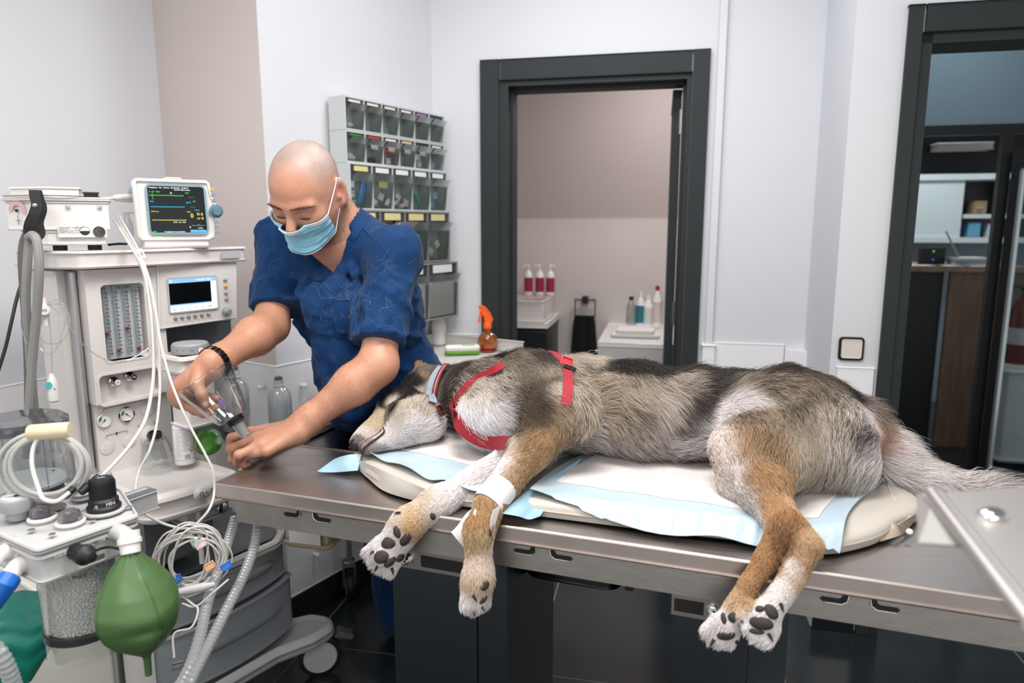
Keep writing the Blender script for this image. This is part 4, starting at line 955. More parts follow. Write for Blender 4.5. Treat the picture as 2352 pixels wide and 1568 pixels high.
vet = thing('person', 'bald man in dark blue scrubs and face mask bending over the table, holding clear mask', 'person', (pel[0], pel[1], 0))
m_skin = VCOL('skin', .37, bump=.16, bscale=600, sub=.10, spec=.5)
body = link('body', np_mesh('body', vv, vf, np.clip(col, 0, 1)), m_skin, vet)
vb = BVHTree.FromPolygons(vv.tolist(), vf.tolist())
def vsurf(o, d_, off=0):
    h = vb.ray_cast(Vector(o), Vector(nrm(d_)))
    if h[0] is None: return None
    n = np.array(h[1]); n = n if n @ d_ < 0 else -n
    return np.array(h[0]) + n * off, n
def vpix(px, py, off=0):
    r = vsurf(CAM, ray(px, py), off); return r
def faceray(l, u, off=0, f0=.3):
    r = vsurf(HP(l, f0, u), -HF, off); return r
# lashes and brows
for s in (-1, 1):
    P_ = [faceray(s * (.0315 + x), -.0155 - .0035 * math.cos(x / .016 * 1.5), .001)[0] for x in np.linspace(-.014, .014, 9)]
    MB().tube(P_, [.0006, .0011, .0014, .0016, .0016, .0016, .0014, .0011, .0006], 6).build('eyelashes', M('lash_brown', '#2c1d18', .6), body)
    roots = []; 
    for k_ in range(260):
        x = RNG.uniform(-.024, .026); u_ = .0115 + .004 * (1 - (x / .03) ** 2) + RNG.uniform(-.0042, .0042) * (1 - abs(x) / .04)
        r = faceray(s * (.033 + x), u_, 0)
        if r: roots.append((r[0], nrm(HLf * s * (1 if x > -.014 else .3) + HU * (.35 - x * 14) + r[1] * .35)))
    Pb = np.array([[a + d_ * .0075 * t - a * 0 for t in (0, .5, 1)] for a, d_ in roots])
    hair_object('eyebrow', Pb, np.tile(lin('5a4234'), (len(Pb), 1)), np.array([.00013, .00012, .00004]), hairmat('person_hair'), body)
# stubble and arm hair
sel = np.nonzero(inhead & (hq[:, 2] < -.035) & (hq[:, 2] > -.13) & (np.abs(hq[:, 0]) > .03) & (hq[:, 1] > -.035))[0]
sel = RNG.choice(sel, min(len(sel), 3800)); d_ = nrm(-HU) + vn[sel] * .8
Pb = vv[sel][:, None] + d_[:, None] * np.array([0, .0016, .0030])[None, :, None]; hair_object('stubble', Pb, np.tile(lin('5a453a'), (len(sel), 1)), np.array([.00014, .00014, .00006]), hairmat('person_hair'), body)
sel = np.nonzero(inhead & (hq[:, 2] + .25 * (.06 - hq[:, 1]) > .015) & (hq[:, 1] < .062 - .25 * np.abs(hq[:, 2] - .06)) & (np.abs(hq[:, 0]) < .2))[0]
sel = RNG.choice(sel, 9000); d_ = vn[sel] * .9 - HF * .4 + RNG.normal(0, .2, (9000, 3)); Pb = vv[sel][:, None] + d_[:, None] * np.array([0, .0005, .0009])[None, :, None]; hair_object('scalp_stubble', Pb, np.tile(lin('6a5c54'), (len(sel), 1)), np.array([.00008, .00008, .00004]), hairmat('person_hair'), body)
Pb = []
for e_, w_, n_ in ((elL, wrL, 1500), (elR, wrR, 800)):
    h_ = ((vv - e_) @ (w_ - e_)) / ((w_ - e_) @ (w_ - e_)); rr = np.linalg.norm(vv - e_ - h_[:, None] * (w_ - e_), axis=1)
    s_ = RNG.choice(np.nonzero((h_ > .02) & (h_ < 1.0) & (rr < .06))[0], n_); dirn = nrm(w_ - e_) + vn[s_] * .55 + RNG.normal(0, .35, (n_, 3)); dirn /= np.linalg.norm(dirn, axis=1)[:, None]
    ll = RNG.uniform(.005, .012, n_)[:, None]; Pb.append(np.stack([vv[s_], vv[s_] + dirn * ll * .5 + vn[s_] * ll * .12, vv[s_] + dirn * ll], 1))
Pb = np.concatenate(Pb); hair_object('arm_hair', Pb, np.tile(lin('6b4630'), (len(Pb), 1)), np.array([.00006, .00006, .00003]), hairmat('person_hair'), body)
# thumbnail
q = vsurf(CAM, thr[3] - CAM - nrm(thr[3] - thr[2]) * 0, .0)
mb = MB(); n_ = q[1]; mb.ball(thr[3] + n_ * .0078, (.0058, .0075, .0018), 14, 8, raw=True, ax=Ax(thr[3], n_, np.cross(n_, thr[3] - thr[2]))); mb.build('fingernail', M('nail', '#d9a898', .3), body)
# ------------------------------------------------------------------ scrubs
sp_ = []
def sprim(*a, **k): sp_.append(Prim(*a, **k))
ck = nkb - ux * .10
for s in (shL, shR): sprim(nkb - ux * .012, s - ux * .004, .074, .064, .06)
sprim(nkb - ux * .06, ch, .100, .122, .06, wide=(sx, 1.5)); sprim(ch, pel + ux * .16, .124, .130, .06, wide=(sx, 1.42)); sprim(pel + ux * .16, pel - ux * .10, .132, .150, .06, wide=(sx, 1.4))
hemL = shL + (elL - shL) * .80; hemR = shR + (elR - shR) * .82
sprim(shL, hemL + nrm(elL - shL) * .05, .062, .064, .045); sprim(shR, hemR + nrm(elR - shR) * .05, .060, .063, .045)
sprim(U(760, 700, 1.83), U(815, 930, 1.90), .075, .08, .08)
def march(prims, px, py, t=1.3):
    r = nrm(ray(px, py))
    for _ in range(80): t += float(sdf_eval(prims, (CAM + r * t)[None])[0]) * .6
    return CAM + r * t
vb0 = march(sp_, 737, 640); pL = march(sp_ , 836, 490)
if np.linalg.norm(pL - nkb) > .25: pL = U(836, 490, 1.9)
nd = nrm(HP(0, -.030, -.045) - nkb)                       # V of the neckline
vy = nrm((nkb + HF * .02) - vb0); vy = nrm(ux * .9 + fw * .1)
_q = pL - vb0; vsl = float(_q @ sx / (_q @ ux)); _q = march(sp_, 690, 590) - vb0; vsr = float(-(_q @ sx) / (_q @ ux)); vsl, vsr = .62, .72
trunkp = [p for p in vp[nhead:ntrunk]] + [Prim(shL, elL, .053, .044, .05), Prim(shR, elR, .053, .044, .05)]
def cloth(P, d):
    q = P - ch; a = q @ ux; b = q @ sx
    f1 = np.abs(wob(np.stack([b * 1.6 + .3 * a, a * .35, (q @ fw) * .7], 1), 42, 0)); f2 = np.abs(wob(np.stack([b * .5 + a * 1.2, a * .5 - b * .5, (q @ fw)], 1), 48, 1))
    d = d + .0065 * (f1 - .4) + .0050 * (f2 - .4) + .004 * wob(P, 14, 2)
    r1 = np.clip(1 - 1.6 * np.abs(wob(np.stack([b * 1.3 + .55 * a, a * .45 - .3 * b, (q @ fw) * .8], 1), 27, 2)), 0, 1) ** 2; r2 = np.clip(1 - 1.6 * np.abs(wob(np.stack([b * .9 - .8 * a, a * .4, (q @ fw) * .6], 1), 30, 0)), 0, 1) ** 2
    d = d - .007 * r1 - .006 * r2
    d = smin(d, sdf_eval(trunkp, P) - .007, .008)
    for s, e_, hem in ((shL, elL, hemL), (shR, elR, hemR)):
        ax = nrm(e_ - s); t = (P - hem) @ ax; rr = np.linalg.norm(P - hem - t[:, None] * ax, axis=1); hit = (t > -.02) & (rr < .115) & ((P - ch) @ np.sign((s - ch) @ sx) @ np.eye(1)[0] > -9 if False else True)
        d = np.where(hit, np.maximum(d, t), d)
    q = P - vb0; y = q @ ux + .022; x = q @ sx; fr = q @ fw
    V = np.minimum(np.minimum(vsl * y - x, x + vsr * y) * .9, np.minimum(fr + .09, .22 - y)); d = np.maximum(d, V)
    t = (P - nkb) @ ux; q = P - nkb - fw * .012 - t[:, None] * ux; rr = np.linalg.norm(q, axis=1); d = np.where(t > -.10, np.maximum(d, .076 - rr), d)
    q = P - nkb; t = q @ nd; rr = np.linalg.norm(q - t[:, None] * nd, axis=1); d = np.where(rr < .13, np.maximum(d, np.minimum((P - pL) @ nd + .012, .092 - rr)), d)
    return d
cv, cf = sdf_verts(sp_, .0045, smooth=2, post=cloth)
m_scrub = M('scrub_cotton', '#03305c', .78, bump=.15, bscale=900, var=.08, vscale=10, sheen=.08, spec=.2)
top = link('scrub_top', np_mesh('scrub_top', cv, cf), m_scrub, vet)
cb = BVHTree.FromPolygons(cv.tolist(), cf.tolist())
def csurf(px, py, off=.001):
    h = cb.ray_cast(Vector(CAM), Vector(nrm(ray(px, py))))
    if h[0] is None: return None
    n = np.array(h[1]); n = n if n @ ray(px, py) < 0 else -n
    return np.array(h[0]) + n * off, n
def cband(name, pts, wd, th, mat, off=.0005, n=8):
    q = [csurf(x, y, off) for x, y in pts]; q = [a for a in q if a]
    P_ = spline([a for a, _ in q], n); N_ = spline([b for _, b in q], n)
    for _ in range(4): N_[1:-1] = (N_[:-2] + N_[1:-1] + N_[2:]) / 3; P_[1:-1] = (P_[:-2] + 2 * P_[1:-1] + P_[2:]) / 4
    return MB().band(P_, N_, wd, th).build(name, mat, top)
m_seam = M('scrub_seam', '#0c2c58', .8)
cband('neckband', [(840, 496), (826, 520), (806, 552), (786, 584), (766, 614), (742, 648)], .020, .0022, m_scrub)
cband('neckband', [(690, 592), (702, 610), (716, 628), (733, 646)], .018, .0022, m_scrub)
cband('shoulder_seam', [(832, 520), (855, 545), (876, 562), (890, 580)], .003, .0012, m_seam)
cband('armhole_seam', [(890, 580), (870, 620), (845, 660), (830, 700), (822, 740)], .003, .0012, m_seam)
# chest pocket
q = [[csurf(x0 + (x1 - x0) * t, y0 + (y1 - y0) * t, .003) for t in np.linspace(0, 1, 6)] for (x0, y0), (x1, y1) in zip([(766, 690), (766, 720), (768, 750), (772, 775)], [(812, 690), (812, 720), (812, 750), (810, 780)])]
if all(a for r in q for a in r):
    G = np.array([[a[0] for a in r] for r in q]); MB().sheet(G, .002).build('chest_pocket', m_scrub, top)
    MB().tube(G[0], .0014, 6).build('pocket_hem', m_seam, top)
# dog hairs caught on the cloth
Pb = []
for _ in range(220):
    g_ = [(800, 690, 40, 45), (850, 680, 110, 120), (780, 740, 110, 120), (900, 620, 70, 70), (640, 620, 40, 80)][RNG.choice(5, p=[.42, .25, .15, .1, .08])]
    x, y = g_[0] + RNG.normal() * g_[2] * .6, g_[1] + RNG.normal() * g_[3] * .6; a = RNG.uniform(0, 6.28); b = a + RNG.normal() * .8; l_ = RNG.uniform(7, 16)
    q = [csurf(x, y, .0012), csurf(x + l_ * math.cos(a), y + l_ * math.sin(a), .0022), csurf(x + l_ * (math.cos(a) + math.cos(b)), y + l_ * (math.sin(a) + math.sin(b)), .0012)]
    if all(q) and np.linalg.norm(q[0][0] - q[2][0]) < .05: Pb.append(spline([a[0] for a in q], 3))
hair_object('stray_hair', np.array(Pb), np.tile(lin('b5aea6'), (len(Pb), 1)), np.full(7, .00006), hairmat('person_hair'), top)
# trousers
fR, fL = np.array([-.40, 2.28, 0]), np.array([-.02, 2.20, 0])
lp_ = [Prim(pel + .02 * sx, pel - .07 * sx - tz * .02, .13, .13, .05)]
for f_, s in ((fR, -1), (fL, 1)):
    h0 = pel + np.array([.085 * s, .03, -.06]); kn_ = (h0 + f_) / 2 + np.array([0, -.02, .02])
    lp_ += [Prim(h0, kn_, .095, .075, .06), Prim(kn_, f_ + tz * .07, .075, .080, .04)]
def legcloth(P, d):
    f1 = np.abs(wob(P * np.array([2.2, 2.2, .6]), 26, 0)); return np.maximum(d + .008 * (f1 - .4) + .006 * wob(P, 14, 1), .03 - P[:, 2])
lv, lf = sdf_verts(lp_, .008, smooth=2, post=legcloth); link('trousers', np_mesh('trousers', lv, lf), m_scrub, vet)
for f_ in (fR, fL):
    mb = MB(); g = Fr(f_, D(-15)); mb.prism([(-.045, .05), (.045, .05), (.05, -.10), (.03, -.19), (-.03, -.19), (-.05, -.10)], 0, .06, bev=.02, rnd=.03); mb.build('shoe', M('clog_blue', '#2c5f9a', .5), vet)
# ------------------------------------------------------------------ face mask, watch
m_mask = M('mask_blue', '#86c3d8', .75, bump=.12, bscale=700, sheen=.2); m_mwhite = M('mask_white', '#e6eaf0', .8)
nu, nv = 25, 33; G = np.zeros((nu, nv, 3)); cen = HP(0, .0, 0)
for i in range(nu):
    v = i / (nu - 1)
    for j in range(nv):
        a = (j / (nv - 1) * 2 - 1); edge = abs(a) ** 2
        th = a * D(53 + 11 * v); u_ = (-.031 - .084 * v) + edge * (.008 + .018 * v)
        o = HP(0, 0, u_) + (HLf * math.sin(th) + HF * math.cos(th)) * .25; r = vsurf(o, -(HLf * math.sin(th) + HF * math.cos(th)))
        R_ = np.linalg.norm(r[0] - HP(0, 0, u_)) if r is not None else .07
        R_ = max(R_, .074 - .004 * v) if edge < .7 else R_
        G[i, j] = (th, u_, R_)
R0_ = G[..., 2].copy(); Rk_ = R0_.copy(); ew_ = np.abs(np.linspace(-1, 1, nv))[None, :]
for _ in range(3):
    q = np.pad(R0_, 1, mode='edge'); R0_ = np.maximum.reduce([q[:-2, 1:-1] - .003, q[2:, 1:-1] - .003, q[1:-1, :-2] - .003, q[1:-1, 2:] - .003, R0_])
G[..., 2] = np.where(ew_ < .45, R0_, Rk_)
for _ in range(6):
    R_ = G[..., 2].copy(); q = R_.copy(); q[1:-1, 1:-1] = (R_[:-2, 1:-1] + R_[2:, 1:-1] + R_[1:-1, :-2] + R_[1:-1, 2:]) / 4; G[..., 2] = np.maximum(q, R_ - .0012)
GG = np.zeros_like(G)
for i in range(nu):
    for j in range(nv):
        th, u_, R_ = G[i, j]; v = i / (nu - 1); a = abs(j / (nv - 1) * 2 - 1); pl = ((v * 4.2) % 1.0) * (.18 < v < .9) * (1 - a ** 3)
        GG[i, j] = HP(0, 0, u_) + (HLf * math.sin(th) + HF * math.cos(th)) * (R_ + .0065 + .0045 * pl + .0018 * wob(np.array([[th * .06, v * .1, .3]]), 160, 1)[0])
fm = MB().sheet(GG, .0015).build('face_mask', m_mask, vet, ang=50)
mb = MB(); 
for i in (0, nu - 1):
    n_ = np.cross(np.gradient(GG[i], axis=0), HU * (1 if i == 0 else -1)); c_ = GG[i] + (GG[1] - GG[0] if i == 0 else GG[-2] - GG[-1]) * .8
    mb.band(c_ + np.array([nrm(q - cen) for q in c_]) * .0012, [nrm(q - cen) for q in c_], .010 if i == 0 else .006, .0012)
mb.build('mask_binding', m_mwhite, fm)
def earp(s, f, u): return HP(s * .083, f, u)
for s in (-1, 1):
    j = -1 if s > 0 else 0
    for c_, pts in ((GG[1, j], [earp(s, -.004, .018), earp(s, -.020, .030), earp(s, -.036, .020)]), (GG[-2, j], [earp(s * .97, .0, -.040), earp(s * .97, -.022, -.040), earp(s * .97, -.034, -.024)])):
        MB().tube(spline([c_] + pts, 8), .0014, 6).build('ear_loop', m_mwhite, fm)
wd_ = nrm(wrR - elR); wc = wrR - wd_ * .014; A_ = Ax(wc, wd_, tz); mb = MB(); m_watch = M('watch_black', '#17181a', .22, .6)
rad_ = []
for k in range(24):
    a = 2 * math.pi * k / 24; d_ = A_.x * math.cos(a) + A_.y * math.sin(a); r = vsurf(wc + d_ * .12, -d_); rad_.append(np.linalg.norm(r[0] - wc) if r is not None else .03)
rad_ = np.clip(rad_, .024, .036) + .0005
wt_ = None
for k in range(24):
    a = 2 * math.pi * k / 24; d_ = A_.x * math.cos(a) + A_.y * math.sin(a); t_ = np.cross(wd_, d_); c_ = wc + d_ * rad_[k]
    mb = MB(Ax(c_, d_, t_)); w_ = rad_[k] * .262 * .46; mb.box((-w_, -.008, 0), (w_, .008, .0035), bev=.001)
    if wt_ is None: wt_ = mb.build('watch_bracelet', m_watch, vet)
    else: mb.build('bracelet_link', m_watch, wt_)
# ================================================================== anaesthesia machine (its own frame: x along the front, y away, z up)
a_m = D(56); O_m = np.array([-.857, 1.62, 0]); MC0 = Fr(O_m, a_m)
FY = .30                                              # the panel face stands this far behind the worktop's front edge
MC = MC0.sub(0, FY)                                   # origin on the panel face
def mh(px, py, y=0.0): return MC.hit(px, py, y)
m_mach = M('machine_white', '#dcd7d4', .42); m_grey = M('machine_grey', '#8d9297', .45); m_lgrey = M('machine_light_grey', '#b9b9ba', .45)
m_shade = M('machine_dark_grey_shade', '#5c6165', .5); m_screen = M('screen_black', '#0b0d10', .12); m_print = M('print_black', '#26282b', .6); m_yel = M('indicator_orange', '#e0903c', .4)  # m_shade: dark grey of real parts, also the shade painted into the bays
m_alu = M('aluminium', '#c3c4c5', .35, 1)
xl = mh(166, 640)[0]; xm = mh(356, 640)[0]; xr = mh(546, 680)[0]
ztop = mh(170, 620)[1]; zsh = UZ(0, 0, 0)[2]
z_sh0 = mh(250, 612)[1]; 
am = thing('anaesthesia_machine', 'tall white anaesthesia machine with shelf, flow tubes, screen and grey drawers', 'medical machine', MC.p((xl + xr) / 2, .1, 0))
# body column behind the panel
mb = MB(MC); mb.box((xl - .03, .03, .62), (xr, .17, ztop), bev=.01); mb.build('cabinet', m_mach, am)
mb = MB(MC); mb.box((xl - .005, -.005, .62), (xl + .012, .05, ztop - .002), bev=.004); mb.build('corner_rail', m_alu, am)
# top shelf: overhangs the panel, rounded corners
zs0 = mh(300, 612, -.04)[1]; zs1 = zs0 + .045
sx0, sx1 = mh(40, 600, .10)[0], mh(560, 600, -.02)[0]
mb = MB(MC); mb.prism([(xl - .045, .235), (xl - .045, -.02), (xl - .01, -.075), (xl + .16, -.075), (xr - .10, -.055), (sx1, -.055), (sx1, .235)], zs0, zs1, bev=.006, rnd=.03, seg=3); sh_ = mb.build('top_shelf', m_mach, am)
mb = MB(MC); mb.box((sx1 - .10, -.0565, zs0 + .012), (sx1 - .035, -.0545, zs0 + .03)); mb.build('shelf_label', m_lgrey, sh_, smooth=False)
# flow meter panel with a recessed window
zp0 = mh(190, 930)[1]; wx0, wx1 = mh(221, 730)[0], mh(320, 730)[0]; wz0, wz1 = mh(270, 822)[1], mh(270, 650)[1]
kx0, kx1 = mh(214, 890)[0], mh(352, 880)[0]; kz0, kz1 = mh(290, 912)[1], mh(290, 848)[1]
def frame_panel(mb, x0, x1, z0, z1, holes, y0, y1):
    """a panel with rectangular rounded openings stacked vertically"""
    zz = z0
    for (a, b, c, d) in sorted(holes, key=lambda h: h[2]):
        mb.box((x0, y0, zz), (x1, y1, c)); mb.box((x0, y0, c), (a, y1, d)); mb.box((b, y0, c), (x1, y1, d)); zz = d
    mb.box((x0, y0, zz), (x1, y1, z1))
mb = MB(MC); frame_panel(mb, xl + .012, xm, zp0, ztop, [(wx0, wx1, wz0, wz1), (kx0, kx1, kz0, kz1)], -.035, -.006); fp = mb.build('flow_panel', m_mach, am)
mb = MB(MC); mb.box((xl + .012, -.006, zp0), (xm, .03, ztop)); mb.build('panel_back', m_mach, fp)
def ring(mb, x0, x1, z0, z1, y0, y1, r, w_):
    n = 6; pts = []
    for cx, cz, a0 in ((x1 - r, z1 - r, 0), (x0 + r, z1 - r, 90), (x0 + r, z0 + r, 180), (x1 - r, z0 + r, 270)):
        for k in range(n + 1): a = D(a0 + 90 * k / n); pts.append((cx, cz, math.cos(a), math.sin(a)))
    m = len(pts); vs = []
    for o, y in ((w_, y0), (0, y0), (0, y1), (w_, y1)):
        for cx, cz, c, s_ in pts: vs.append((cx + c * (r + o), y, cz + s_ * (r + o)))
    fs = [(q * m + i, q * m + (i + 1) % m, ((q + 1) % 4) * m + (i + 1) % m, ((q + 1) % 4) * m + i) for q in range(4) for i in range(m)]
    mb.add(vs, fs)
mb = MB(MC); ring(mb, wx0, wx1, wz0, wz1, -.0365, -.008, .012, .006); ring(mb, kx0, kx1, kz0, kz1, -.0365, -.008, .012, .006); mb.build('window_rim', m_mach, fp)
mb = MB(MC); mb.box((wx0, -.0065, wz0), (wx1, -.0055, wz1)); wb = mb.build('scale_plate', M('scale_plate', '#c9cdd0', .3), fp, smooth=False)
W_ = wx1 - wx0; Hh = wz1 - wz0
for q in range(4):
    x = wx0 + W_ * (.14 + .235 * q)
    mb = MB(MC); mb.cyl((x, -.016, wz0 + .008), (x, -.016, wz1 - .004), .0058, seg=14); tb_ = mb.build('flow_tube', CLEAR('flow_glass', '#eef4f6', .04, .35), fp)
    mb = MB(MC)
    for k in range(17):
        z = wz0 + .015 + (Hh - .04) * k / 16; mb.box((x + .0065, -.0078, z), (x + (.0155 if k % 2 == 0 else .012), -.0066, z + .0011))
    mb.build('tick', m_print, fp, kind='stuff', smooth=False)
    for k in range(0, 16, 2):
        text('scale_number', str(10 - k // 2) if q % 2 else str(k // 2 + 1), MC.p(x + .0105, -.0068, wz0 + .019 + (Hh - .04) * (k + .4) / 16), MC.x, MC.z, .006, m_print, fp)
    z = wz0 + Hh * (.30, .06, .34, .05)[q]; mb = MB(MC); mb.lathe([(.001, 0), (.0045, .002), (.002, .006), (.0048, .010), (.0048, .014)], Fr(MC.p(x, -.016, z), 0), 12); mb.build('float', M('float_red', '#a8332c', .4), tb_)
mb = MB(MC)
for q in (1, 3): mb.box((wx0 + W_ * (.02 + .235 * q), -.0078, wz0 + .01), (wx0 + W_ * (.025 + .235 * q), -.0066, wz1 - .02))
mb.build('divider_line', m_print, fp, smooth=False)
for tx, s_ in ((.13, 'l/min'), (.52, '10'), (.72, 'AIR')): text('scale_number', s_, MC.p(wx0 + W_ * tx, -.0068, wz1 - .011), MC.x, MC.z, .012, m_print, fp)
# two chrome knobs in the lower recess
for (px, py), s_ in (((262, 875), 'O2'), ((299, 863), 'AIR')):
    x, z = mh(px - 4, py, -.01); mb = MB(MC); mb.lathe([(.0125, 0), (.0125, .012), (.010, .014), (.010, .030), (.009, .032)], Ax(MC.p(x, -.006, z), -MC.y, MC.z), 20); kb = mb.build('flow_knob', m_chrome, fp)
    mb = MB(MC); mb.cyl((x, -.0380, z), (x, -.0388, z), .0075, seg=18); mb.build('knob_cap', m_whitegloss if s_ == 'O2' else m_rub, kb)
    text('knob_letter', s_, MC.p(x, -.0392, z), MC.x, MC.z, .006, m_print if s_ == 'O2' else m_white, kb)
# gauge panel below
zg0 = mh(210, 1078)[1]
mb = MB(MC); mb.box((xl + .014, -.012, zg0 - .05), (xm + .012, .03, zp0 - .003), bev=.002); gp = mb.build('gauge_panel', m_mach, am)
def dial(cen, ax, r, par, hand=-2.2, green=(2.2, 3.2), label=None):
    A_ = Ax(cen, ax, MC.x); mb = MB(); mb.lathe([(r * 1.14, 0), (r * 1.14, .005), (r * 1.02, .007), (r, .004)], A_, 28, caps=False); g = mb.build('gauge', m_mach if label is None else label, par)
    mb = MB(); mb.lathe([(r * 1.02, .0036), (1e-5, .0038)], A_, 28, caps=False); mb.build('dial_face', M('dial_white', '#e9ecec', .3), g)
    mb = MB(); 
    if green: mb.lathe([(r * .45, .0042), (r * .88, .0042)], A_, 8, green[0], green[1], caps=False); mb.build('green_zone', M('dial_green', '#4d8a3c', .5), g)
    mb = MB()
    for k in range(11):
        t = D(-45 + 27 * k); c_, s_ = math.cos(t), math.sin(t); u_ = A_.x * c_ + A_.y * s_; v_ = np.cross(A_.z, u_); o = A_.o + A_.z * .0043
        mb.add([o + u_ * r * .78 + v_ * .0004, o + u_ * r * .78 - v_ * .0004, o + u_ * r * .92 - v_ * .0004, o + u_ * r * .92 + v_ * .0004], [(0, 1, 2, 3)], raw=True)
    u_ = A_.x * math.cos(hand) + A_.y * math.sin(hand); v_ = np.cross(A_.z, u_); o = A_.o + A_.z * .0046
    mb.add([o - u_ * r * .3 + v_ * .0012, o - u_ * r * .3 - v_ * .0012, o + u_ * r * .8 - v_ * .0003, o + u_ * r * .8 + v_ * .0003], [(0, 1, 2, 3)], raw=True)
    mb.cyl(A_.o + A_.z * .0042, A_.o + A_.z * .006, r * .12, seg=12, raw=True); mb.build('pointer', m_print, g, smooth=False); return g
for px, py, h in ((238, 965, 3.9), (289, 951, -.7)):
    x, z = mh(px, py, -.012); dial(MC.p(x, -.012, z), -MC.y, .0165, gp, h)
x, z = mh(289, 951, -.012); mb = MB()
for a0 in (-20, 160, 70, 250): mb.lathe([(.0185, .004), (.0212, .004), (.0212, .0065), (.0185, .0065), (.0185, .004)], Ax(MC.p(x, -.012, z), -MC.y, MC.x), 4, D(a0), D(a0 + 36), caps=False)
mb.build('gauge_clip', m_rub, gp)
for px, py in ((246, 1028), (297, 1012), (340, 940)):
    x, z = mh(px, py, -.012); mb = MB(MC); mb.cyl((x, -.012, z), (x, -.0128, z), .0185, seg=28, bev=.0004); mb.build('blank_disc', m_mach, gp)
for pts in ([(238, 945), (238, 939), (334, 917), (334, 922)], [(244, 1006), (244, 1000), (292, 988), (292, 993)]):
    mb = MB(MC); q = [mh(x, y, -.0122) for x, y in pts]; mb.tube([(a, -.0122, b) for a, b in q], .0006, 5, raw=False); mb.build('marking_line', m_print, gp)
x, z = mh(268, 995, -.0122); mb = MB(MC); mb.box((x - .0015, -.0126, z - .004), (x + .0015, -.012, z + .004)); mb.build('gas_symbol', m_print, gp, smooth=False)
x, z = mh(318, 978, -.0122); text('gas_symbol', 'C', MC.p(x, -.0125, z), MC.x, MC.z, .008, m_print, gp)
x, z = mh(358, 970, -.0122); mb = MB(MC); mb.tube([(x + .004 * math.cos(t), -.0123, z + .004 * math.sin(t)) for t in np.linspace(0, 6.28, 16)], .0005, 5, raw=False); mb.build('gas_symbol', m_print, gp)
# outlet with black cone connector
x, z = mh(344, 1000, -.012); oc = MC.p(x, -.012, z); od = nrm(-MC.y * .9 + tz * .15 - MC.x * .1); A_ = Ax(oc, od, MC.x)
mb = MB(); mb.lathe([(.028, -.004), (.028, .012), (.024, .020), (.017, .022)], A_, 24); og = mb.build('gas_outlet', m_mach, am)
mb = MB(); mb.lathe([(.017, .020), (.0155, .034), (.012, .036), (.010, .026)], A_, 20); mb.build('outlet_seal', m_rub, og)
# ventilator display panel
zd0 = mh(460, 745)[1]; yd = -.045
mb = MB(MC); mb.prism([(mh(366, 756, yd)[0], mh(366, 757, yd)[1]), (mh(545, 730, yd)[0], mh(545, 731, yd)[1]), (mh(545, 610, yd)[0], zs0 - .001), (mh(362, 620, yd)[0], zs0 - .001)], yd, .05, axis='y', bev=.003); dpn = mb.build('display_panel', m_mach, am)
sxa, sxb = mh(388, 670, yd)[0], mh(497, 670, yd)[0]; sza, szb = mh(442, 712, yd)[1], mh(442, 638, yd)[1]; Lx, Lz = sxb - sxa, szb - sza
mb = MB(MC); ring(mb, sxa, sxb, sza, szb, yd - .0015, yd + .001, .003, .004); dsr = mb.build('screen_rim', m_lgrey, dpn)
mb = MB(MC); mb.box((sxa, yd - .0008, sza), (sxb, yd + .001, szb)); ds = mb.build('screen', m_screen, dpn, smooth=False)
def scr(mb, x0, x1, z0, z1, y=-.0012): mb.box((sxa + Lx * x0, yd + y, sza + Lz * z0), (sxa + Lx * x1, yd - .0008, sza + Lz * z1))
m_sblue = M('screen_blue', '#7fb2e8', .3, emit=.45); m_swhite = M('screen_white', '#eef4fa', .3, emit=.5)
mb = MB(MC); scr(mb, 0, 1, .87, 1); scr(mb, 0, .88, .185, .225); mb.build('screen_bar', m_sblue, ds, smooth=False)
mb = MB(MC); scr(mb, .88, 1, .19, .87); scr(mb, 0, 1, 0, .185); mb.build('screen_field', m_swhite, ds, smooth=False)
for k, s_ in enumerate(('50', '14', '1:2', '15', '2.5', 'OFF')): text('screen_number', s_, MC.p(sxa + Lx * (.07 + .15 * k), yd - .0014, sza + Lz * .07), MC.x, MC.z, .0085, M('screen_ink', '#4a5a78', .5), ds)
text('screen_clock', '08-05-2021 11:09:13', MC.p(sxa + Lx * .74, yd - .0014, sza + Lz * .935), MC.x, MC.z, .0055, m_swhite, ds)
mb = MB(MC); mb.tube([(sxa + Lx * (.045 + .02 * math.cos(t)), yd - .0014, sza + Lz * (.935 + .035 * math.sin(t))) for t in np.linspace(0, 6.28, 12)], .0006, 4, raw=False); mb.build('screen_icon', m_swhite, ds)
for k in range(7):
    x, z = mh(403 + 15 * k, 730.5 - 1.9 * k, yd); 
    if k > 5: continue
    mb = MB(MC); mb.ball((x, yd - .001, z), (.0068, .004, .005), 16, 8); mb.build('soft_key', m_shade if k == 99 else M('key_grey', '#8c8c8e', .4), dpn)
for k, (px, py) in enumerate(((517, 643), (518, 658), (519, 673), (520, 687))):
    x, z = mh(px, py, yd); mb = MB(MC); mb.ball((x, yd - .001, z), (.0062, .004, .0046), 16, 8); mb.build('soft_key', m_yel if k == 1 else MATS['key_grey'], dpn)
x, z = mh(518, 715, yd); mb = MB(); mb.lathe([(.012, 0), (.012, .010), (.009, .013), (.009, .020), (.0075, .022)], Ax(MC.p(x, yd, z), -MC.y, MC.z), 22); mb.build('rotary_knob', m_grey, dpn)
x, z = mh(515, 625, yd); mb = MB(MC); mb.ball((x, yd, z), .0018, 8, 6); mb.build('power_light', M('led_green', '#7ee05a', .4, emit=1.2), dpn)
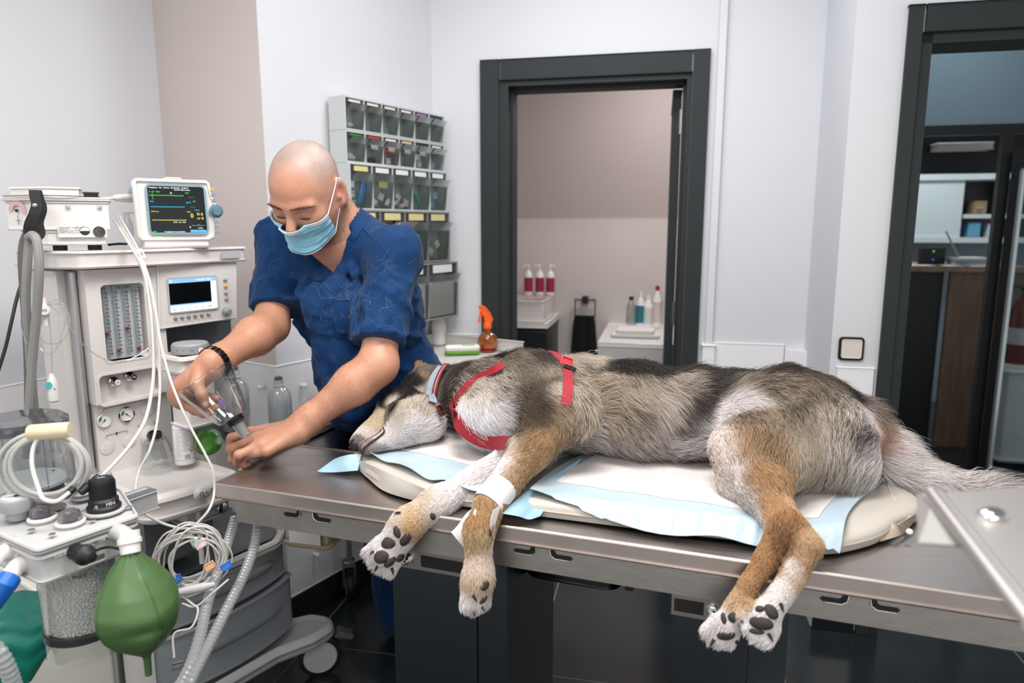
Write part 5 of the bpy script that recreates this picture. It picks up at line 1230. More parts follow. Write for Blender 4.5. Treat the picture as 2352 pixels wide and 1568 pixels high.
# lower bay under the display, shade painted dark on its back, with the vaporiser
vx, vz = mh(446, 812, -.06); vtop_ = vz
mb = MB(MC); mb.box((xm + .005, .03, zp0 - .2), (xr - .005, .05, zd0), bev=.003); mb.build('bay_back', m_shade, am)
vc = U(438, 808, 1.87)
vp_ = thing('vaporiser', 'white vaporiser with grey numbered dial on top, behind the raised forearm', 'vaporiser', vc - tz * .1)
mb = MB(); A_ = Fr(vc, a_m); mb.lathe([(.046, 0), (.046, .022), (.043, .026), (1e-4, .028)], A_, 36); vd = mb.build('dial', M('dial_grey', '#a4a7aa', .4), vp_)
mb = MB()
for k in range(36):
    t = 2 * math.pi * k / 36; mb.box((0, 0, 0), (0, 0, 0)) if False else mb.cyl(A_.p(.0462 * math.cos(t), .0462 * math.sin(t), .003), A_.p(.0462 * math.cos(t), .0462 * math.sin(t), .020), .0012, seg=5, raw=True)
mb.build('grip_rib', MATS['dial_grey'], vd, kind='stuff')
mb = MB(Fr(vc, a_m)); mb.prism([(-.065, -.06), (.065, -.06), (.065, .06), (-.065, .06)], -.05, -.001, bev=.01, rnd=.02); mb.build('head', m_mach, vp_)
mb = MB(Fr(vc, a_m)); mb.prism([(-.05, -.045), (.05, -.045), (.05, .05), (-.05, .05)], -.20, -.05, bev=.008, rnd=.015); mb.build('housing', m_mach, vp_)
q = U(462, 804, 1.845); mb = MB(); mb.cyl(q, q + nrm(CAM - q) * .008, .0062, seg=16, raw=True); mb.build('zero_button', m_whitegloss, vd)
text('dial_number', '0', q + nrm(CAM - q) * .0085, nrm(np.cross(tz, -nrm(CAM - q)) * -1), tz, .008, m_print, vd)
for px, s_ in ((424, '1'), (440, '0.2'), (412, '2')): q = U(px, 810, 1.832); text('dial_number', s_, A_.p(0, 0, .011) + nrm((q - vc) * np.array([1, 1, 0])) * .0468, nrm(np.cross(tz, -nrm((CAM - vc) * np.array([1, 1, 0]))) * -1), tz, .006, m_print, vd)
# worktop: rounded slab with the oxygen flush button
wt0 = .80; W0, W1 = MC0.hit(332, 1140, -.02)[0], MC0.hit(530, 1120, 0)[0]
mb = MB(MC0); mb.prism([(W0, .33), (W0, -.02), (W0 + .10, -.034), (W1 - .02, -.035), (W1 + .02, -.02), (W1 + .02, .33)], wt0 - .075, wt0, bev=.018, rnd=.05, seg=4, rseg=6); wtp = mb.build('worktop', m_mach, am)
ox, oz = MC0.hit(466, 1132, -.036); oc = MC0.p(ox, -.034, oz); on_ = nrm(-MC0.y - .05 * MC0.x)
mb = MB(); A_ = Ax(oc, on_, MC0.x); mb.ball(oc, (.024, .018, .006), 26, 8, raw=True, ax=A_); ob = mb.build('flush_bezel', m_mach, wtp)
mb = MB(); mb.ball(oc + on_ * .003, (.0195, .0138, .007), 24, 8, raw=True, ax=A_); mb.build('oxygen_flush_button', M('button_pearl', '#c4c3c1', .3), wtp)
text('button_letter', 'O', oc + on_ * .0102 - MC0.x * .008 + tz * .001, MC0.x, tz, .016, m_print, wtp); text('button_letter', '2', oc + on_ * .0100 - MC0.x * .001 - tz * .004, MC0.x, tz, .009, m_print, wtp); text('button_letter', '+', oc + on_ * .0100 + MC0.x * .006 + tz * .001, MC0.x, tz, .016, m_print, wtp)
# under the worktop: bay as a dark block with its shade painted in, pole, then drawers and foot
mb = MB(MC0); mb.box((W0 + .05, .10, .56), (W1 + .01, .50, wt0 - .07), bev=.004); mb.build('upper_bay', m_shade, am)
mb = MB(MC0); mb.cyl((W0 + .16, .03, .56), (W0 + .16, .03, wt0 - .06), .007, seg=12); mb.build('support_rod', m_mach, am)
mb = MB(MC0); mb.box((W1 - .12, .02, wt0 - .13), (W1 + .02, .10, wt0 - .072), bev=.01); sb_ = mb.build('side_bracket', m_lgrey, am)
q = MC0.hit(497, 1160, .02); mb = MB(MC0); mb.cyl((q[0], .025, q[1]), (q[0], -.01, q[1]), .014, seg=20, bev=.002); mb.build('knurled_knob', m_chrome, sb_)
def drawer(z0, z1, x0, x1, yf, bow, name='drawer'):
    pts = [(x0, .52), (x0, yf + .05)] + [(x0 + (x1 - x0) * t, yf + .05 - bow * (1 - (2 * t - 1) ** 2) ** .8) for t in np.linspace(.04, .96, 11)] + [(x1, yf + .05), (x1, .52)]
    mb = MB(MC0); mb.prism(pts, z0, z1, bev=.006, seg=2); return mb.build(name, m_grey, am)
DX0, DX1 = .0, .43
mb = MB(MC0); mb.prism([(DX0, .52), (DX0, .12), (DX0 + .06, .06), (DX1 - .06, .055), (DX1 + .004, .10), (DX1 + .004, .52)], .488, .518, bev=.010, rnd=.04); dk = mb.build('drawer_deck', M('machine_cream', '#c9c5c1', .45), am)
mb = MB(MC0); mb.prism([(DX0 + .02, .5), (DX0 + .02, .13), (DX0 + .07, .08), (DX1 - .07, .078), (DX1 - .02, .115), (DX1 - .02, .5)], .5181, .5195); mb.build('deck_shade', m_shade, dk)  # dark sheet on the deck; the cavity's shade is put in its colour
for z0, z1, dx in ((.375, .484, 0), (.195, .368, .012)):
    dr_o = drawer(z0, z1, DX0 - dx, DX1 + dx, .06 - dx, .045)
    hz_ = (z0 + z1) / 2 + .005
    mb = MB(MC0); gt = np.linspace(.24, .86, 15); gy = .06 - dx + .05 - .045 * (1 - (2 * gt - 1) ** 2) ** .8; mb.tube([(DX0 - dx + (DX1 - DX0 + 2 * dx) * t, y + .013, hz_) for t, y in zip(gt, gy)], [.010, .016] + [.0185] * 11 + [.016, .010], 14, raw=False); mb.build('grip_recess', M('machine_grip', '#777c81', .5), dr_o)
# plinth and wheels
mb = MB(MC0); mb.prism([(DX0 - .24, .55), (DX0 - .24, .06), (DX0, .04), (DX1 - .10, .035), (DX1 + .01, .0), (DX1 + .09, .0), (DX1 + .12, .05), (DX1 + .10, .12), (DX1 + .03, .16), (DX1 + .03, .55)], .135, .185, bev=.018, rnd=.05, seg=3); mb.build('plinth', m_lgrey, am)
def castor(fr, x, y, r, par, wd=.03, mat=m_lgrey, ang=0.0, zt=.11):
    f = fr.sub(x, y, 0, ang); mb = MB(); mb.lathe([(r * .80, -wd / 2), (r, -wd / 2 + .004), (r, wd / 2 - .004), (r * .80, wd / 2)], Ax(f.p(0, 0, r), f.y, tz), 30); w_ = mb.build('castor', m_rub, par)
    for s in (-1, 1):
        mb = MB(); mb.lathe([(r * .80, 0), (r * .74, .004), (1e-4, .006)], Ax(f.p(0, s * (wd / 2 - .001), r), f.y * s, tz), 30, caps=False); mb.build('hub_disc', mat, w_)
    mb = MB(f); mb.box((-.02, -wd / 2 - .008, r + .01), (.02, -wd / 2 - .002, zt + .01)) if False else None
    mb.cyl((0, 0, r * 1.6), (0, 0, zt + .01), .016, seg=16); mb.prism([(-r * .7, r * 1.5), (r * .55, r * 2.05), (.0, r * 2.25), (-r * .8, r * 1.9)], -wd / 2 - .004, wd / 2 + .004, axis='y', bev=.004); mb.build('castor_fork', M('castor_grey', '#8f8e8c', .45), w_); return w_
R_c = .068
cw = castor(MC0, .50, .055, R_c, am, ang=D(-36), zt=.14); castor(MC0, -.18, .12, R_c, am, zt=.14); castor(MC0, .42, .48, R_c, am, zt=.14); castor(MC0, -.16, .48, R_c, am, zt=.14)
q = MC0.sub(.50, .055, 0, D(-36)); mb = MB(q); mb.prism([(.045, .13), (.10, .11), (.11, .125), (.06, .15)], -.02, .02, axis='y', bev=.003); mb.build('brake_pedal', M('castor_dark', '#56585a', .5), cw)
# lower left casing
mb = MB(MC0); mb.box((-.235, .10, .18), (-.005, .5, .60), bev=.006); mb.build('lower_casing', M('machine_warm', '#cfcdc4', .5), am)
mb = MB(MC0); mb.box((-.105, .08, .185), (-.088, .11, .59), bev=.002); mb.build('casing_rail', m_alu, am)
mb = MB(MC0); mb.box((-.088, .086, .185), (-.004, .12, .59), bev=.004); mb.build('casing_door', m_mach, am)
# ================================================================== patient monitor on the machine's shelf
SZ = zs1                                              # shelf surface
m_tealgrey = M('bezel_blue_grey', '#7d9bac', .4)
mo = nrm(np.array([1.0, 0, 0]))
mfc = U(408, 487, 1.93); ma = D(34)
pm = Fr((mfc[0], mfc[1], SZ), ma)
mon = thing('patient_monitor', 'white patient monitor with lit traces on a dark screen, on the machine shelf', 'monitor', pm.p(0, .08, 0))
x0, x1 = pm.hit(311, 480, 0)[0], pm.hit(500, 500, 0)[0]; zb, zt = SZ + .012, pm.hit(400, 410, 0)[1]; mw = x1 - x0
tilt = .10
class Tilt(Fr):
    def p(s, x, y, z=0): return s.o + s.x * x + s.y * (y + (z) * tilt) + s.z * z
pt = Tilt((mfc[0], mfc[1], SZ), ma)
z1_, z0_ = zt - SZ, .022
mb = MB(pt); kz = z0_ + (z1_ - z0_) * .55
mb.prism([(x0, z0_), (x1 - .006, z0_), (x1 - .006, kz - .035), (x1 + .006, kz), (x1 - .006, kz + .035), (x1 - .012, z1_), (x0, z1_)], 0, .035, axis='y', bev=.008, rnd=.014, seg=3, rseg=6); fr_ = mb.build('front_case', m_white, mon)
mb = MB(pt); mb.prism([(x0 + .012, z0_ + .008), (x1 - .02, z0_ + .008), (x1 - .03, z1_ - .008), (x0 + .012, z1_ - .008)], .034, .125, axis='y', bev=.01); mb.build('rear_case', m_mach, mon)
mb = MB(pm); mb.prism([(x0 + .008, -.004), (x1 - .02, -.004), (x1 - .03, .11), (x0 + .01, .11)], .0015, z0_ + .008, bev=.006, rnd=.012); mb.build('foot', m_white, mon)
cx_ = (x0 + x1) / 2; mb = MB(pt); mb.prism([(cx_ - .025, z1_ - .004), (cx_ + .022, z1_ - .004), (cx_ + .018, z1_ + .005), (cx_ - .020, z1_ + .005)], .004, .06, axis='y', bev=.003); mb.build('alarm_lamp', M('lamp_cover', '#f0efee', .3), mon)
mb = MB(pt); mb.prism([(x0 - .004, z1_ - .045), (x0 + .03, z1_ - .045), (x0 + .03, z1_ - .012), (x0 + .008, z1_ - .012)], .05, .14, axis='y', bev=.006); mb.build('carry_handle', m_tealgrey, mon)
def mpx(px, py): 
    q = UPl(px, py, pt.p(0, 0, 0), np.cross(pt.x, nrm(pt.y * tilt + pt.z))) - pt.o; return float(q @ pt.x), float(q @ pt.z)
sa, sb = mpx(342, 480)[0], mpx(471, 480)[0]; sc, sd = mpx(400, 534)[1], mpx(400, 428)[1]; Sx, Sz = sb - sa, sd - sc
mb = MB(pt); ring(mb, sa, sb, sc, sd, -.003, .002, .008, .005); mb.build('screen_bezel', m_tealgrey, mon)
mb = MB(pt); mb.box((sa - .002, -.0012, sc - .002), (sb + .002, .001, sd + .002)); ms = mb.build('screen', M('screen_dark', '#0d1416', .15, emit=.15), mon, smooth=False)
def sline(pts, mat, r=.0006, name='trace'): mb = MB(pt); mb.tube([(sa + Sx * a, -.0015, sc + Sz * b) for a, b in pts], r, 4, raw=False); mb.build(name, mat, ms)
g_, b_, y_, w_ = M('trace_green', '#35c93c', .4, emit=1.0), M('trace_cyan', '#2ba8d8', .4, emit=1.0), M('trace_yellow', '#d6c440', .4, emit=.9), M('screen_text', '#dfe6e8', .4, emit=.7)
sline([(.02, .80), (.52, .80), (.53, .795), (.63, .80)], g_); sline([(.08, .88), (.08, .72), (.10, .72)], g_, .0004); sline([(.03, .555), (.63, .555)], b_); sline([(.04, .27), (.12, .27), (.13, .28), (.15, .27), (.64, .27)], y_)
def stx(s, a, b, size, mat, al='LEFT'): text('screen_text', s, pt.p(sa + Sx * a, -.0016, sc + Sz * b), pt.x, pt.z, size * .82, mat, ms, al)
stx('Hangzhou  Vet   Device  05-08-2021 10:09:19', .03, .965, .0065, w_); stx('Demora 8pt invalida', .47, .925, .006, w_)
stx('II   X1   Pleth', .03, .875, .006, g_); stx('ECG', .66, .86, .006, g_); stx('- - -', .72, .775, .010, g_); stx('x', .39, .86, .012, w_); stx('120', .78, .68, .006, g_); stx('SpO2', .66, .655, .0065, b_); stx('- - -', .73, .56, .010, b_); stx('Pulso/m', .80, .49, .0055, b_); stx('Resp', .03, .67, .006, b_); stx('CO2 mm', .03, .455, .006, y_); stx('CO2', .66, .45, .006, y_)
stx('0', .72, .365, .020, y_); stx('Fi 0', .84, .40, .013, y_); stx('rr 0', .84, .31, .013, y_); stx('12/25  mm  PNI', .40, .225, .006, w_); stx('- - - / - - -', .74, .16, .010, w_); stx('mmHg', .84, .10, .0055, w_); stx('x', .68, .125, .011, w_); stx('(01)', .03, .02, .007, g_); stx('Configuracion automatica', .23, .02, .0062, w_)
mb = MB(pt)
for a, b in ((.70, .84), (.845, .985)): mb.box((sa + Sx * a, -.0016, sc + Sz * .005), (sa + Sx * b, -.0012, sc + Sz * .06))
mb.build('screen_button', M('trace_blue', '#3f90c4', .4, emit=.7), ms, smooth=False)
kx, kzz = mpx(496, 485); mb = MB(); mb.lathe([(.019, 0), (.019, .003), (.0125, .004), (.0125, .016), (.011, .019), (1e-4, .0192)], Ax(pt.p(kx, -.001, kzz), -np.cross(nrm(pt.y * tilt + pt.z), pt.x) * -1 if False else nrm(-pt.y), pt.x), 26); mb.build('rotary_knob', M('knob_blue_grey', '#5d7f93', .4), mon)
for k, (px, py) in enumerate(((488, 435), (490, 447), (492, 460), (497, 510), (498, 522), (499, 534))):
    x, z = mpx(px, py); mb = MB(pt); mb.box((x - .0058, -.003, z - .0038), (x + .0058, .001, z + .0038), bev=.001); mb.build('key', M('key_orange', '#e8a85c', .4) if k == 0 else m_tealgrey, mon)
x, z = mpx(366, 546); mb = MB(pt); mb.box((x - .010, -.001, z - .003), (x + .010, .001, z + .003)); mb.build('status_light', M('led_green', '#7ee05a'), mon)
for px in (381, 389): x, z = mpx(px, 546); mb = MB(pt); mb.ball((x, 0, z), .0022, 8, 6); mb.build('status_light', MATS['led_green'], mon)
# side sockets and water trap
for k, (zz, r, l) in enumerate(((.135, .011, .05), (.10, .006, .025))):
    p0 = pt.p(x0 + .010, .07, zz); mb = MB(); mb.cyl(p0, p0 - pt.x * l, r, r * .6, raw=True, seg=16); mb.build('plug', m_white, mon)
for zz in (.098, .078):
    p0 = pt.p(x0 + .011, .045, zz); mb = MB(); mb.cyl(p0, p0 - pt.x * .003, .006, raw=True, seg=14); mb.build('socket', M('socket_orange', '#c99a62', .5), mon)
p0 = pt.p(x0 - .014, .085, .03); mb = MB(); mb.lathe([(.012, 0), (.014, .008), (.014, .04), (.008, .055), (.008, .07)], Fr(p0, 0), 18); mb.build('water_trap', CLEAR('clear_plastic', '#eef2f4', .08, .3, .12), mon)
# ================================================================== white gauge box beside it
bf = U(176, 500, 1.72); bx = Fr((bf[0], bf[1], SZ), D(30)); bxa, bxb = bx.hit(100, 520)[0], bx.hit(255, 500)[0]; bz0, bz1 = .014, bx.hit(180, 462)[1] - SZ
gb = thing('device_box', 'boxy white vaporiser case with round gauge window, black strap on its lid, on the shelf', 'medical device', bx.p((bxa + bxb) / 2, .08, 0))
wB = bxb - bxa; ang_l = D(-52)
mb = MB(bx); hB = bz1
mb.prism([(bxa, 0), (bxb, 0), (bxb, .12), (bxa - .04, .12), (bxa - .082, .075)], .050, hB, bev=.004); bc = mb.build('case', m_white, gb)
mb = MB(bx); mb.prism([(bxa + .004, .004), (bxb - .012, .004), (bxb - .014, .11), (bxa - .02, .11), (bxa - .055, .078)], bz0, .050, bev=.004); mb.build('plinth', m_white, gb)
mb = MB(bx); mb.prism([(bxa - .004, -.004), (bxb + .004, -.004), (bxb + .004, .124), (bxa - .042, .124), (bxa - .088, .075)], hB, hB + .010, bev=.003); mb.prism([(bxa + .005, .005), (bxa + wB * .58, .005), (bxa + wB * .62, .115), (bxa - .04, .115), (bxa - .07, .075)], hB + .010, hB + .034, bev=.004); lid = mb.build('lid', m_white, gb)
mb = MB(bx); mb.box((bxa + wB * .60, .02, hB + .010), (bxa + wB * .86, .06, hB + .024), bev=.003); mb.build('lid_catch', m_rub, lid)
mb = MB(); mb.tube(spline([bx.p(bxa - .08, .068, hB + .012), bx.p(bxa, -.004, hB + .013), bx.p(bxa + wB * .57, -.004, hB + .013), bx.p(bxa + wB * .58, .02, hB + .013)], 6), .0018, 6); mb.build('wire_bail', m_steel, lid)
for px, py in ((156, 474), (229, 475)):
    x, z = bx.hit(px, py, 0); mb = MB(bx); mb.cyl((x, 0, z - SZ), (x, -.003, z - SZ), .005, seg=14, bev=.001); mb.build('screw', m_chrome, bc)
xa, za = bx.hit(134, 545, 0); xb_, zb_ = bx.hit(244, 518, 0)
mb = MB(bx); mb.box((xa, -.0008, za - SZ), (xb_, 0, zb_ - SZ)); lb = mb.build('maker_label', M('label_white', '#efeeec', .4), bc, smooth=False)
for k, s_ in enumerate(('Authorized EC representative', 'GmbH & Co.', 'Wandsbeker Allee 21-25', 'D-22041 Hamburg, Germany')): x, z = bx.hit(134, 522.5 + 4 * k, 0); text('label_print', s_, bx.p(x + .001, -.0010, z - SZ), bx.x, bx.z, .0043, m_print, lb, 'LEFT')
x, z = bx.hit(195, 530, 0); A_ = Ax(bx.p(x, -.0008, z - SZ), -bx.y, bx.x); mb = MB(); mb.tube([A_.p(.0105 * math.cos(t), .0105 * math.sin(t), .0003) for t in np.linspace(0, 6.28, 30)], .0005, 4); mb.lathe([(1e-4, .0004), (.0103, .0004)], A_, 14, math.pi + .05, 2 * math.pi - .05, caps=False) if A_.y[2] > 0 else mb.lathe([(1e-4, .0004), (.0103, .0004)], A_, 14, .05, math.pi - .05, caps=False); mb.build('level_symbol', m_print, lb)
x, z = bx.hit(178, 524, 0); mb = MB(bx); mb.tube([(x + a, -.001, z - SZ + b) for a, b in ((-.005, -.004), (.005, -.004), (0, .005), (-.005, -.004))], .0004, 4, raw=False); mb.build('warning_triangle', m_print, lb)
x, z = bx.hit(228, 532, 0); A_ = Ax(bx.p(x, -.0006, z - SZ), -bx.y, bx.x); mb = MB(); mb.lathe([(.0135, 0), (.0135, .003), (.0125, .0034), (.0123, .0016), (1e-4, .0016)], A_, 26, caps=False); mb.build('sight_glass', M('sight_glass', '#4b4a44', .15, var=.5, vscale=90), bc)
lf = Fr(bx.p(bxa, 0, 0), bx.ang + ang_l + math.pi); lf = Fr(bx.p(bxa - .082, .075, 0), math.atan2(*(bx.p(bxa, 0) - bx.p(bxa - .082, .075))[1::-1]))
gcx, gcz = .040, .098; A_ = Ax(lf.p(gcx, -.001, gcz), -lf.y, lf.x)
mb = MB(); mb.lathe([(.030, 0), (1e-4, .0004)], A_, 8, 0, 6.3, caps=False) if False else mb.lathe([(.013, .0006), (.025, .0006)], A_, 20, D(60) if A_.y[2] < 0 else D(-20), D(240) if A_.y[2] < 0 else D(180), caps=False); mb.build('gauge_scale', M('scale_pink', '#cfa9a6', .5), bc)
mb = MB(); mb.cyl(A_.p(0, 0, 0), A_.p(0, 0, .003), .004, seg=12, raw=True); mb.build('gauge_hub', m_print, bc)
mb = MB(); mb.box((0, 0, 0), (0, 0, 0)) if False else mb.tube([A_.o - tz * .012, A_.o - tz * .034], .0006, 5); mb.tube([A_.o - tz * .024 - lf.x * .008, A_.o - tz * .024 + lf.x * .008], .0006, 5); mb.build('gauge_mark', m_print, bc)
for px in (83, 140, 220): x, _z = bx.hit(px, 590, .03); mb = MB(bx); mb.cyl((x, .04, .0005), (x, .04, bz0 + .002), .016, seg=16); mb.build('rubber_foot', m_rub, gb)
# strap and gas hoses
st = thing('strap', 'black ribbed webbing strap with a rivet looped over the box and holding the hoses', 'strap', U(76, 500, 1.60))
sp1 = [U(78, 436, 1.64), U(80, 452, 1.60), U(84, 470, 1.585), U(78, 492, 1.58), U(68, 515, 1.58), U(66, 535, 1.585), U(72, 545, 1.58)]; sp2 = [U(84, 438, 1.65), U(90, 458, 1.63), U(96, 480, 1.615), U(88, 510, 1.61), U(92, 535, 1.605), U(84, 545, 1.60)]
mw_ = M('webbing_black', '#1a1b1d', .7, bump=.5, bscale=700)
for P_ in (sp1, sp2): Q_ = spline(P_, 7); MB().band(Q_, [nrm(CAM - q) for q in Q_], .021, .002).build('webbing', mw_, st)
q = U(80, 472, 1.578); mb = MB(); mb.ball(q, (.0055, .0055, .002), 12, 6, raw=True, ax=Ax(q, CAM - q, tz)); mb.build('rivet', m_steel, st)
m_hose = M('hose_grey', '#8b8a88', .42); m_hose2 = M('hose_dark_grey', '#5f5e5c', .45)
hs = [('thick grey gas hose hanging from the black strap, outermost of the bundle', [U(84, 545, 1.60), U(62, 540, 1.60), U(52, 580, 1.60), U(55, 660, 1.61), U(62, 760, 1.64), U(66, 860, 1.66), U(66, 960, 1.68), U(62, 1050, 1.70)], m_hose2), ('pale grey gas hose looping through the strap, inner bend, ahead of its bundle', [U(66, 545, 1.585), U(76, 540, 1.57), U(86, 560, 1.565), U(90, 620, 1.57), U(84, 720, 1.60), U(74, 830, 1.63), U(66, 960, 1.66), U(60, 1050, 1.69)], m_hose), ('second pale grey gas hose lying right against the inner one in the bundle', [U(70, 548, 1.60), U(66, 560, 1.60), U(62, 620, 1.60), U(60, 700, 1.615), U(70, 830, 1.65), U(80, 960, 1.68), U(84, 1040, 1.70)], m_hose)]
for lb_, P_, m_ in hs:
    o = MB().tube(spline(P_, 8), .0098, 10).build('gas_hose', m_); tag(o, lb_, 'hose', 'gas hoses in the strap')
o = MB().tube(spline([U(60, 620, 1.9), U(40, 680, 1.86), U(26, 740, 1.84), U(12, 800, 1.84), U(-10, 870, 1.84)], 8), .0045, 8).build('power_cord', M('cord_dark_green', '#1d2a26', .5)); tag(o, 'thin dark power cord hanging down the wall behind the hoses', 'cord')
# ================================================================== clear sample tubing with white tap on the column
tb = thing('sample_tubing', 'thin clear sampling tube looped round a small white oxygen tap on the machine side', 'tubing', U(104, 712, 1.66))
mt_ = CLEAR('tube_clear', '#f2f6f6', .1, .35, .35, '#e6eaea')
for P_ in ([(104, 705, 1.65), (60, 715, 1.64), (48, 745, 1.63), (62, 790, 1.62)], [(110, 700, 1.66), (140, 700, 1.66), (160, 730, 1.67), (150, 775, 1.67), (120, 790, 1.66), (92, 775, 1.65), (98, 725, 1.65)], [(112, 698, 1.66), (150, 735, 1.66), (190, 790, 1.70), (240, 825, 1.76), (290, 828, 1.80), (340, 800, 1.84), (352, 780, 1.86)], [(108, 696, 1.66), (135, 690, 1.66), (152, 720, 1.665), (130, 800, 1.66), (105, 812, 1.65), (90, 790, 1.65), (88, 740, 1.65)], [(112, 720, 1.65), (118, 800, 1.66), (120, 880, 1.67)]):
    MB().tube(spline([U(*p) for p in P_], 8), .0016, 6).build('tube', mt_, tb)
q = U(102, 713, 1.645); A_ = Ax(q, CAM - q, tz); mb = MB(); mb.lathe([(.0125, -.012), (.0125, .010), (.0105, .013), (1e-4, .0132)], A_, 20); mb.cyl(q - A_.z * .004 + tz * .03, q - A_.z * .004 - tz * .035, .007, raw=True, seg=12); mb.build('tap', m_white, tb)
text('tap_letter', 'O2', q + A_.z * .0136, np.cross(tz, A_.z), tz, .008, m_print, tb)
q = U(122, 900, 1.67); mb = MB(); mb.lathe([(.004, .045), (.006, .040), (.010, .030), (.0135, .02), (.0135, -.02), (.009, -.024)], Fr(q, 0), 16); mb.build('filter', M('filter_white', '#d5d5d2', .4), tb)
q2 = U(111, 884, 1.66); mb = MB(); mb.cyl(q2, q2 + (CAM - q2) * .006, .0075, raw=True, seg=14); mb.tube([q2, q2 + tu * .008 - tz * .008, U(127, 893, 1.66)], .0018, 6); mb.build('teal_cap', M('cap_teal', '#2aa3ad', .4), tb)
# clear flow tube standing at the column's side
q = U(64, 600, 1.66); mb = MB(); mb.cyl(q, U(70, 705, 1.66), .010, raw=True, seg=16); o = mb.build('clear_tube', CLEAR('clear_plastic')); tag(o, 'short clear graduated tube hanging behind the hoses at the column', 'tube')
# ================================================================== bellows dome
bc_ = U(62, 1110, 1.32); bb = thing('bellows_dome', 'clear bellows dome with smoky lid and black folded bellows under a white disc', 'bellows', bc_ - tz * .03)
A_ = Fr(bc_, D(30)); mdome = CLEAR('dome_clear', '#dde2e4', .06, .25, .05)
mb = MB(); mb.lathe([(.082, -.03), (.080, .05), (.075, .118), (.070, .124)], A_, 44, caps=False); mb.build('dome', mdome, bb)
mb = MB(); mb.lathe([(.0735, .108), (.078, .112), (.078, .122), (.070, .128), (1e-4, .130)], A_, 44, caps=False); mb.build('dome_lid', CLEAR('dome_smoky', '#9aa0a4', .08, .3, .15, '#5d6266'), bb)
for k in range(6): t = 2 * math.pi * k / 6; mb = MB(); mb.cyl(A_.p(.0795 * math.cos(t), .0795 * math.sin(t), -.028), A_.p(.0745 * math.cos(t), .0745 * math.sin(t), .115), .0016, raw=True, seg=6); mb.build('dome_rib', mdome, bb)
pr = [(.060, -.045)]
for k in range(5): pr += [(.060, -.045 + .009 * k), (.052, -.0405 + .009 * k)]
pr += [(.060, .0)]; mb = MB(); mb.lathe(pr, A_, 36); mb.build('bellows', m_rub, bb)
mb = MB(); mb.lathe([(.066, .0), (.067, .006), (.064, .009), (1e-4, .0095)], A_, 40); mb.build('disc', M('disc_white', '#dcd8d6', .35), bb)
for t in (.6, 2.4, 4.2): mb = MB(); mb.cyl(A_.p(.05 * math.cos(t), .05 * math.sin(t), .0095), A_.p(.05 * math.cos(t), .05 * math.sin(t), .0105), .003, raw=True, seg=8); mb.build('disc_hole', m_shade, bb)
mb = MB(A_); mb.prism([(-.10, -.10), (.10, -.10), (.10, .10), (-.10, .10)], -.075, -.032, bev=.006, rnd=.03); mb.build('base', m_lgrey, bb)
# ================================================================== absorber block with gauges, bag port
ab = U(160, 1190, 1.20); az = ab[2]
px_ = nrm(UZ(320, 1175, az) - UZ(80, 1255, az)); AF = Fr((ab[0], ab[1], az), math.atan2(px_[1], px_[0]))
def aq(px, py, z=0.0):
    q = UZ(px, py, az + z) - AF.o; return float(q @ AF.x), float(q @ AF.y)
co_ = [aq(82, 1262), aq(320, 1180), aq(282, 1122), aq(215, 1100), aq(-40, 1170), aq(-70, 1195)]
abs_ = thing('absorber_block', 'light grey breathing-circuit block with dials, valves and a clear granule canister below', 'medical device', AF.p(0, 0, -.04))
mb = MB(AF); mb.prism(co_, -.014, 0, bev=.005, rnd=.012); tp = mb.build('top_plate', M('plate_grey', '#bfc0c0', .4), abs_)
cm_ = np.mean(co_, 0); mb = MB(AF); mb.prism([tuple(cm_ + (np.array(c) - cm_) * .985) for c in co_], -.065, -.015, bev=.006, rnd=.014); bdy = mb.build('block_body', M('plate_grey'), abs_)
for px, py in ((72, 1218), (120, 1228), (150, 1188), (212, 1195), (296, 1165), (175, 1172), (18, 1190)):
    x, y = aq(px, py); mb = MB(AF); mb.cyl((x, y, 0), (x, y, .0022), .0055, seg=14, bev=.0008); mb.build('screw', m_chrome, tp)
def valve(px, py):
    x, y = aq(px, py); mb = MB(); f = Fr(AF.p(x, y, 0), 0); mb.lathe([(.023, 0), (.023, .003), (.019, .005)], f, 26, caps=False); v = mb.build('valve_ring', m_white, tp)
    mb = MB(); mb.lathe([(.016, .003), (.0155, .018), (.013, .022), (.004, .024), (1e-4, .024)], f, 22, caps=False); mb.build('valve_dome', CLEAR('valve_clear', '#d8cfd8', .05, .35, .1), v)
    mb = MB(); mb.lathe([(.012, .004), (.012, .007), (1e-4, .0075)], f, 18); mb.build('valve_disc', m_shade, v)
valve(98, 1190); valve(162, 1200)
x, y = aq(120, 1165); mb = MB(AF); mb.cyl((x, y, 0), (x, y, .0015), .022, seg=24); mb.build('blank_cap', m_steel, tp)
x, y = aq(42, 1188); gf = Ax(AF.p(x, y, .0), nrm(tz + camd(AF.p(x, y, 0)) * .12), AF.x); mb = MB(); mb.lathe([(.016, 0), (.018, .012), (.027, .020), (.0285, .034), (.0265, .041), (.0245, .042), (.0245, .039)], gf, 30, caps=False); pg = mb.build('pressure_gauge', M('gauge_grey', '#a3a7a8', .4), abs_)
dial(gf.p(0, 0, .036), gf.z, .022, abs_, 2.6, None, M('gauge_grey'))
x, y = aq(240, 1172); kf = Fr(AF.p(x, y, 0), D(30)); mb = MB(); mb.lathe([(.034, 0), (.034, .003), (.030, .004)], kf, 28); mb.build('apl_seat', m_lgrey, abs_)
mb = MB(); mb.lathe([(.027, .003), (.0275, .010), (.024, .014), (.024, .022), (.020, .026), (.020, .055), (.018, .060), (1e-4, .061)], kf, 40); kn = mb.build('pressure_valve_knob', m_rub, abs_)
mb = MB()
for k in range(30): t = 2 * math.pi * k / 30; mb.cyl(kf.p(.0202 * math.cos(t), .0202 * math.sin(t), .027), kf.p(.0202 * math.cos(t), .0202 * math.sin(t), .054), .0012, raw=True, seg=5)
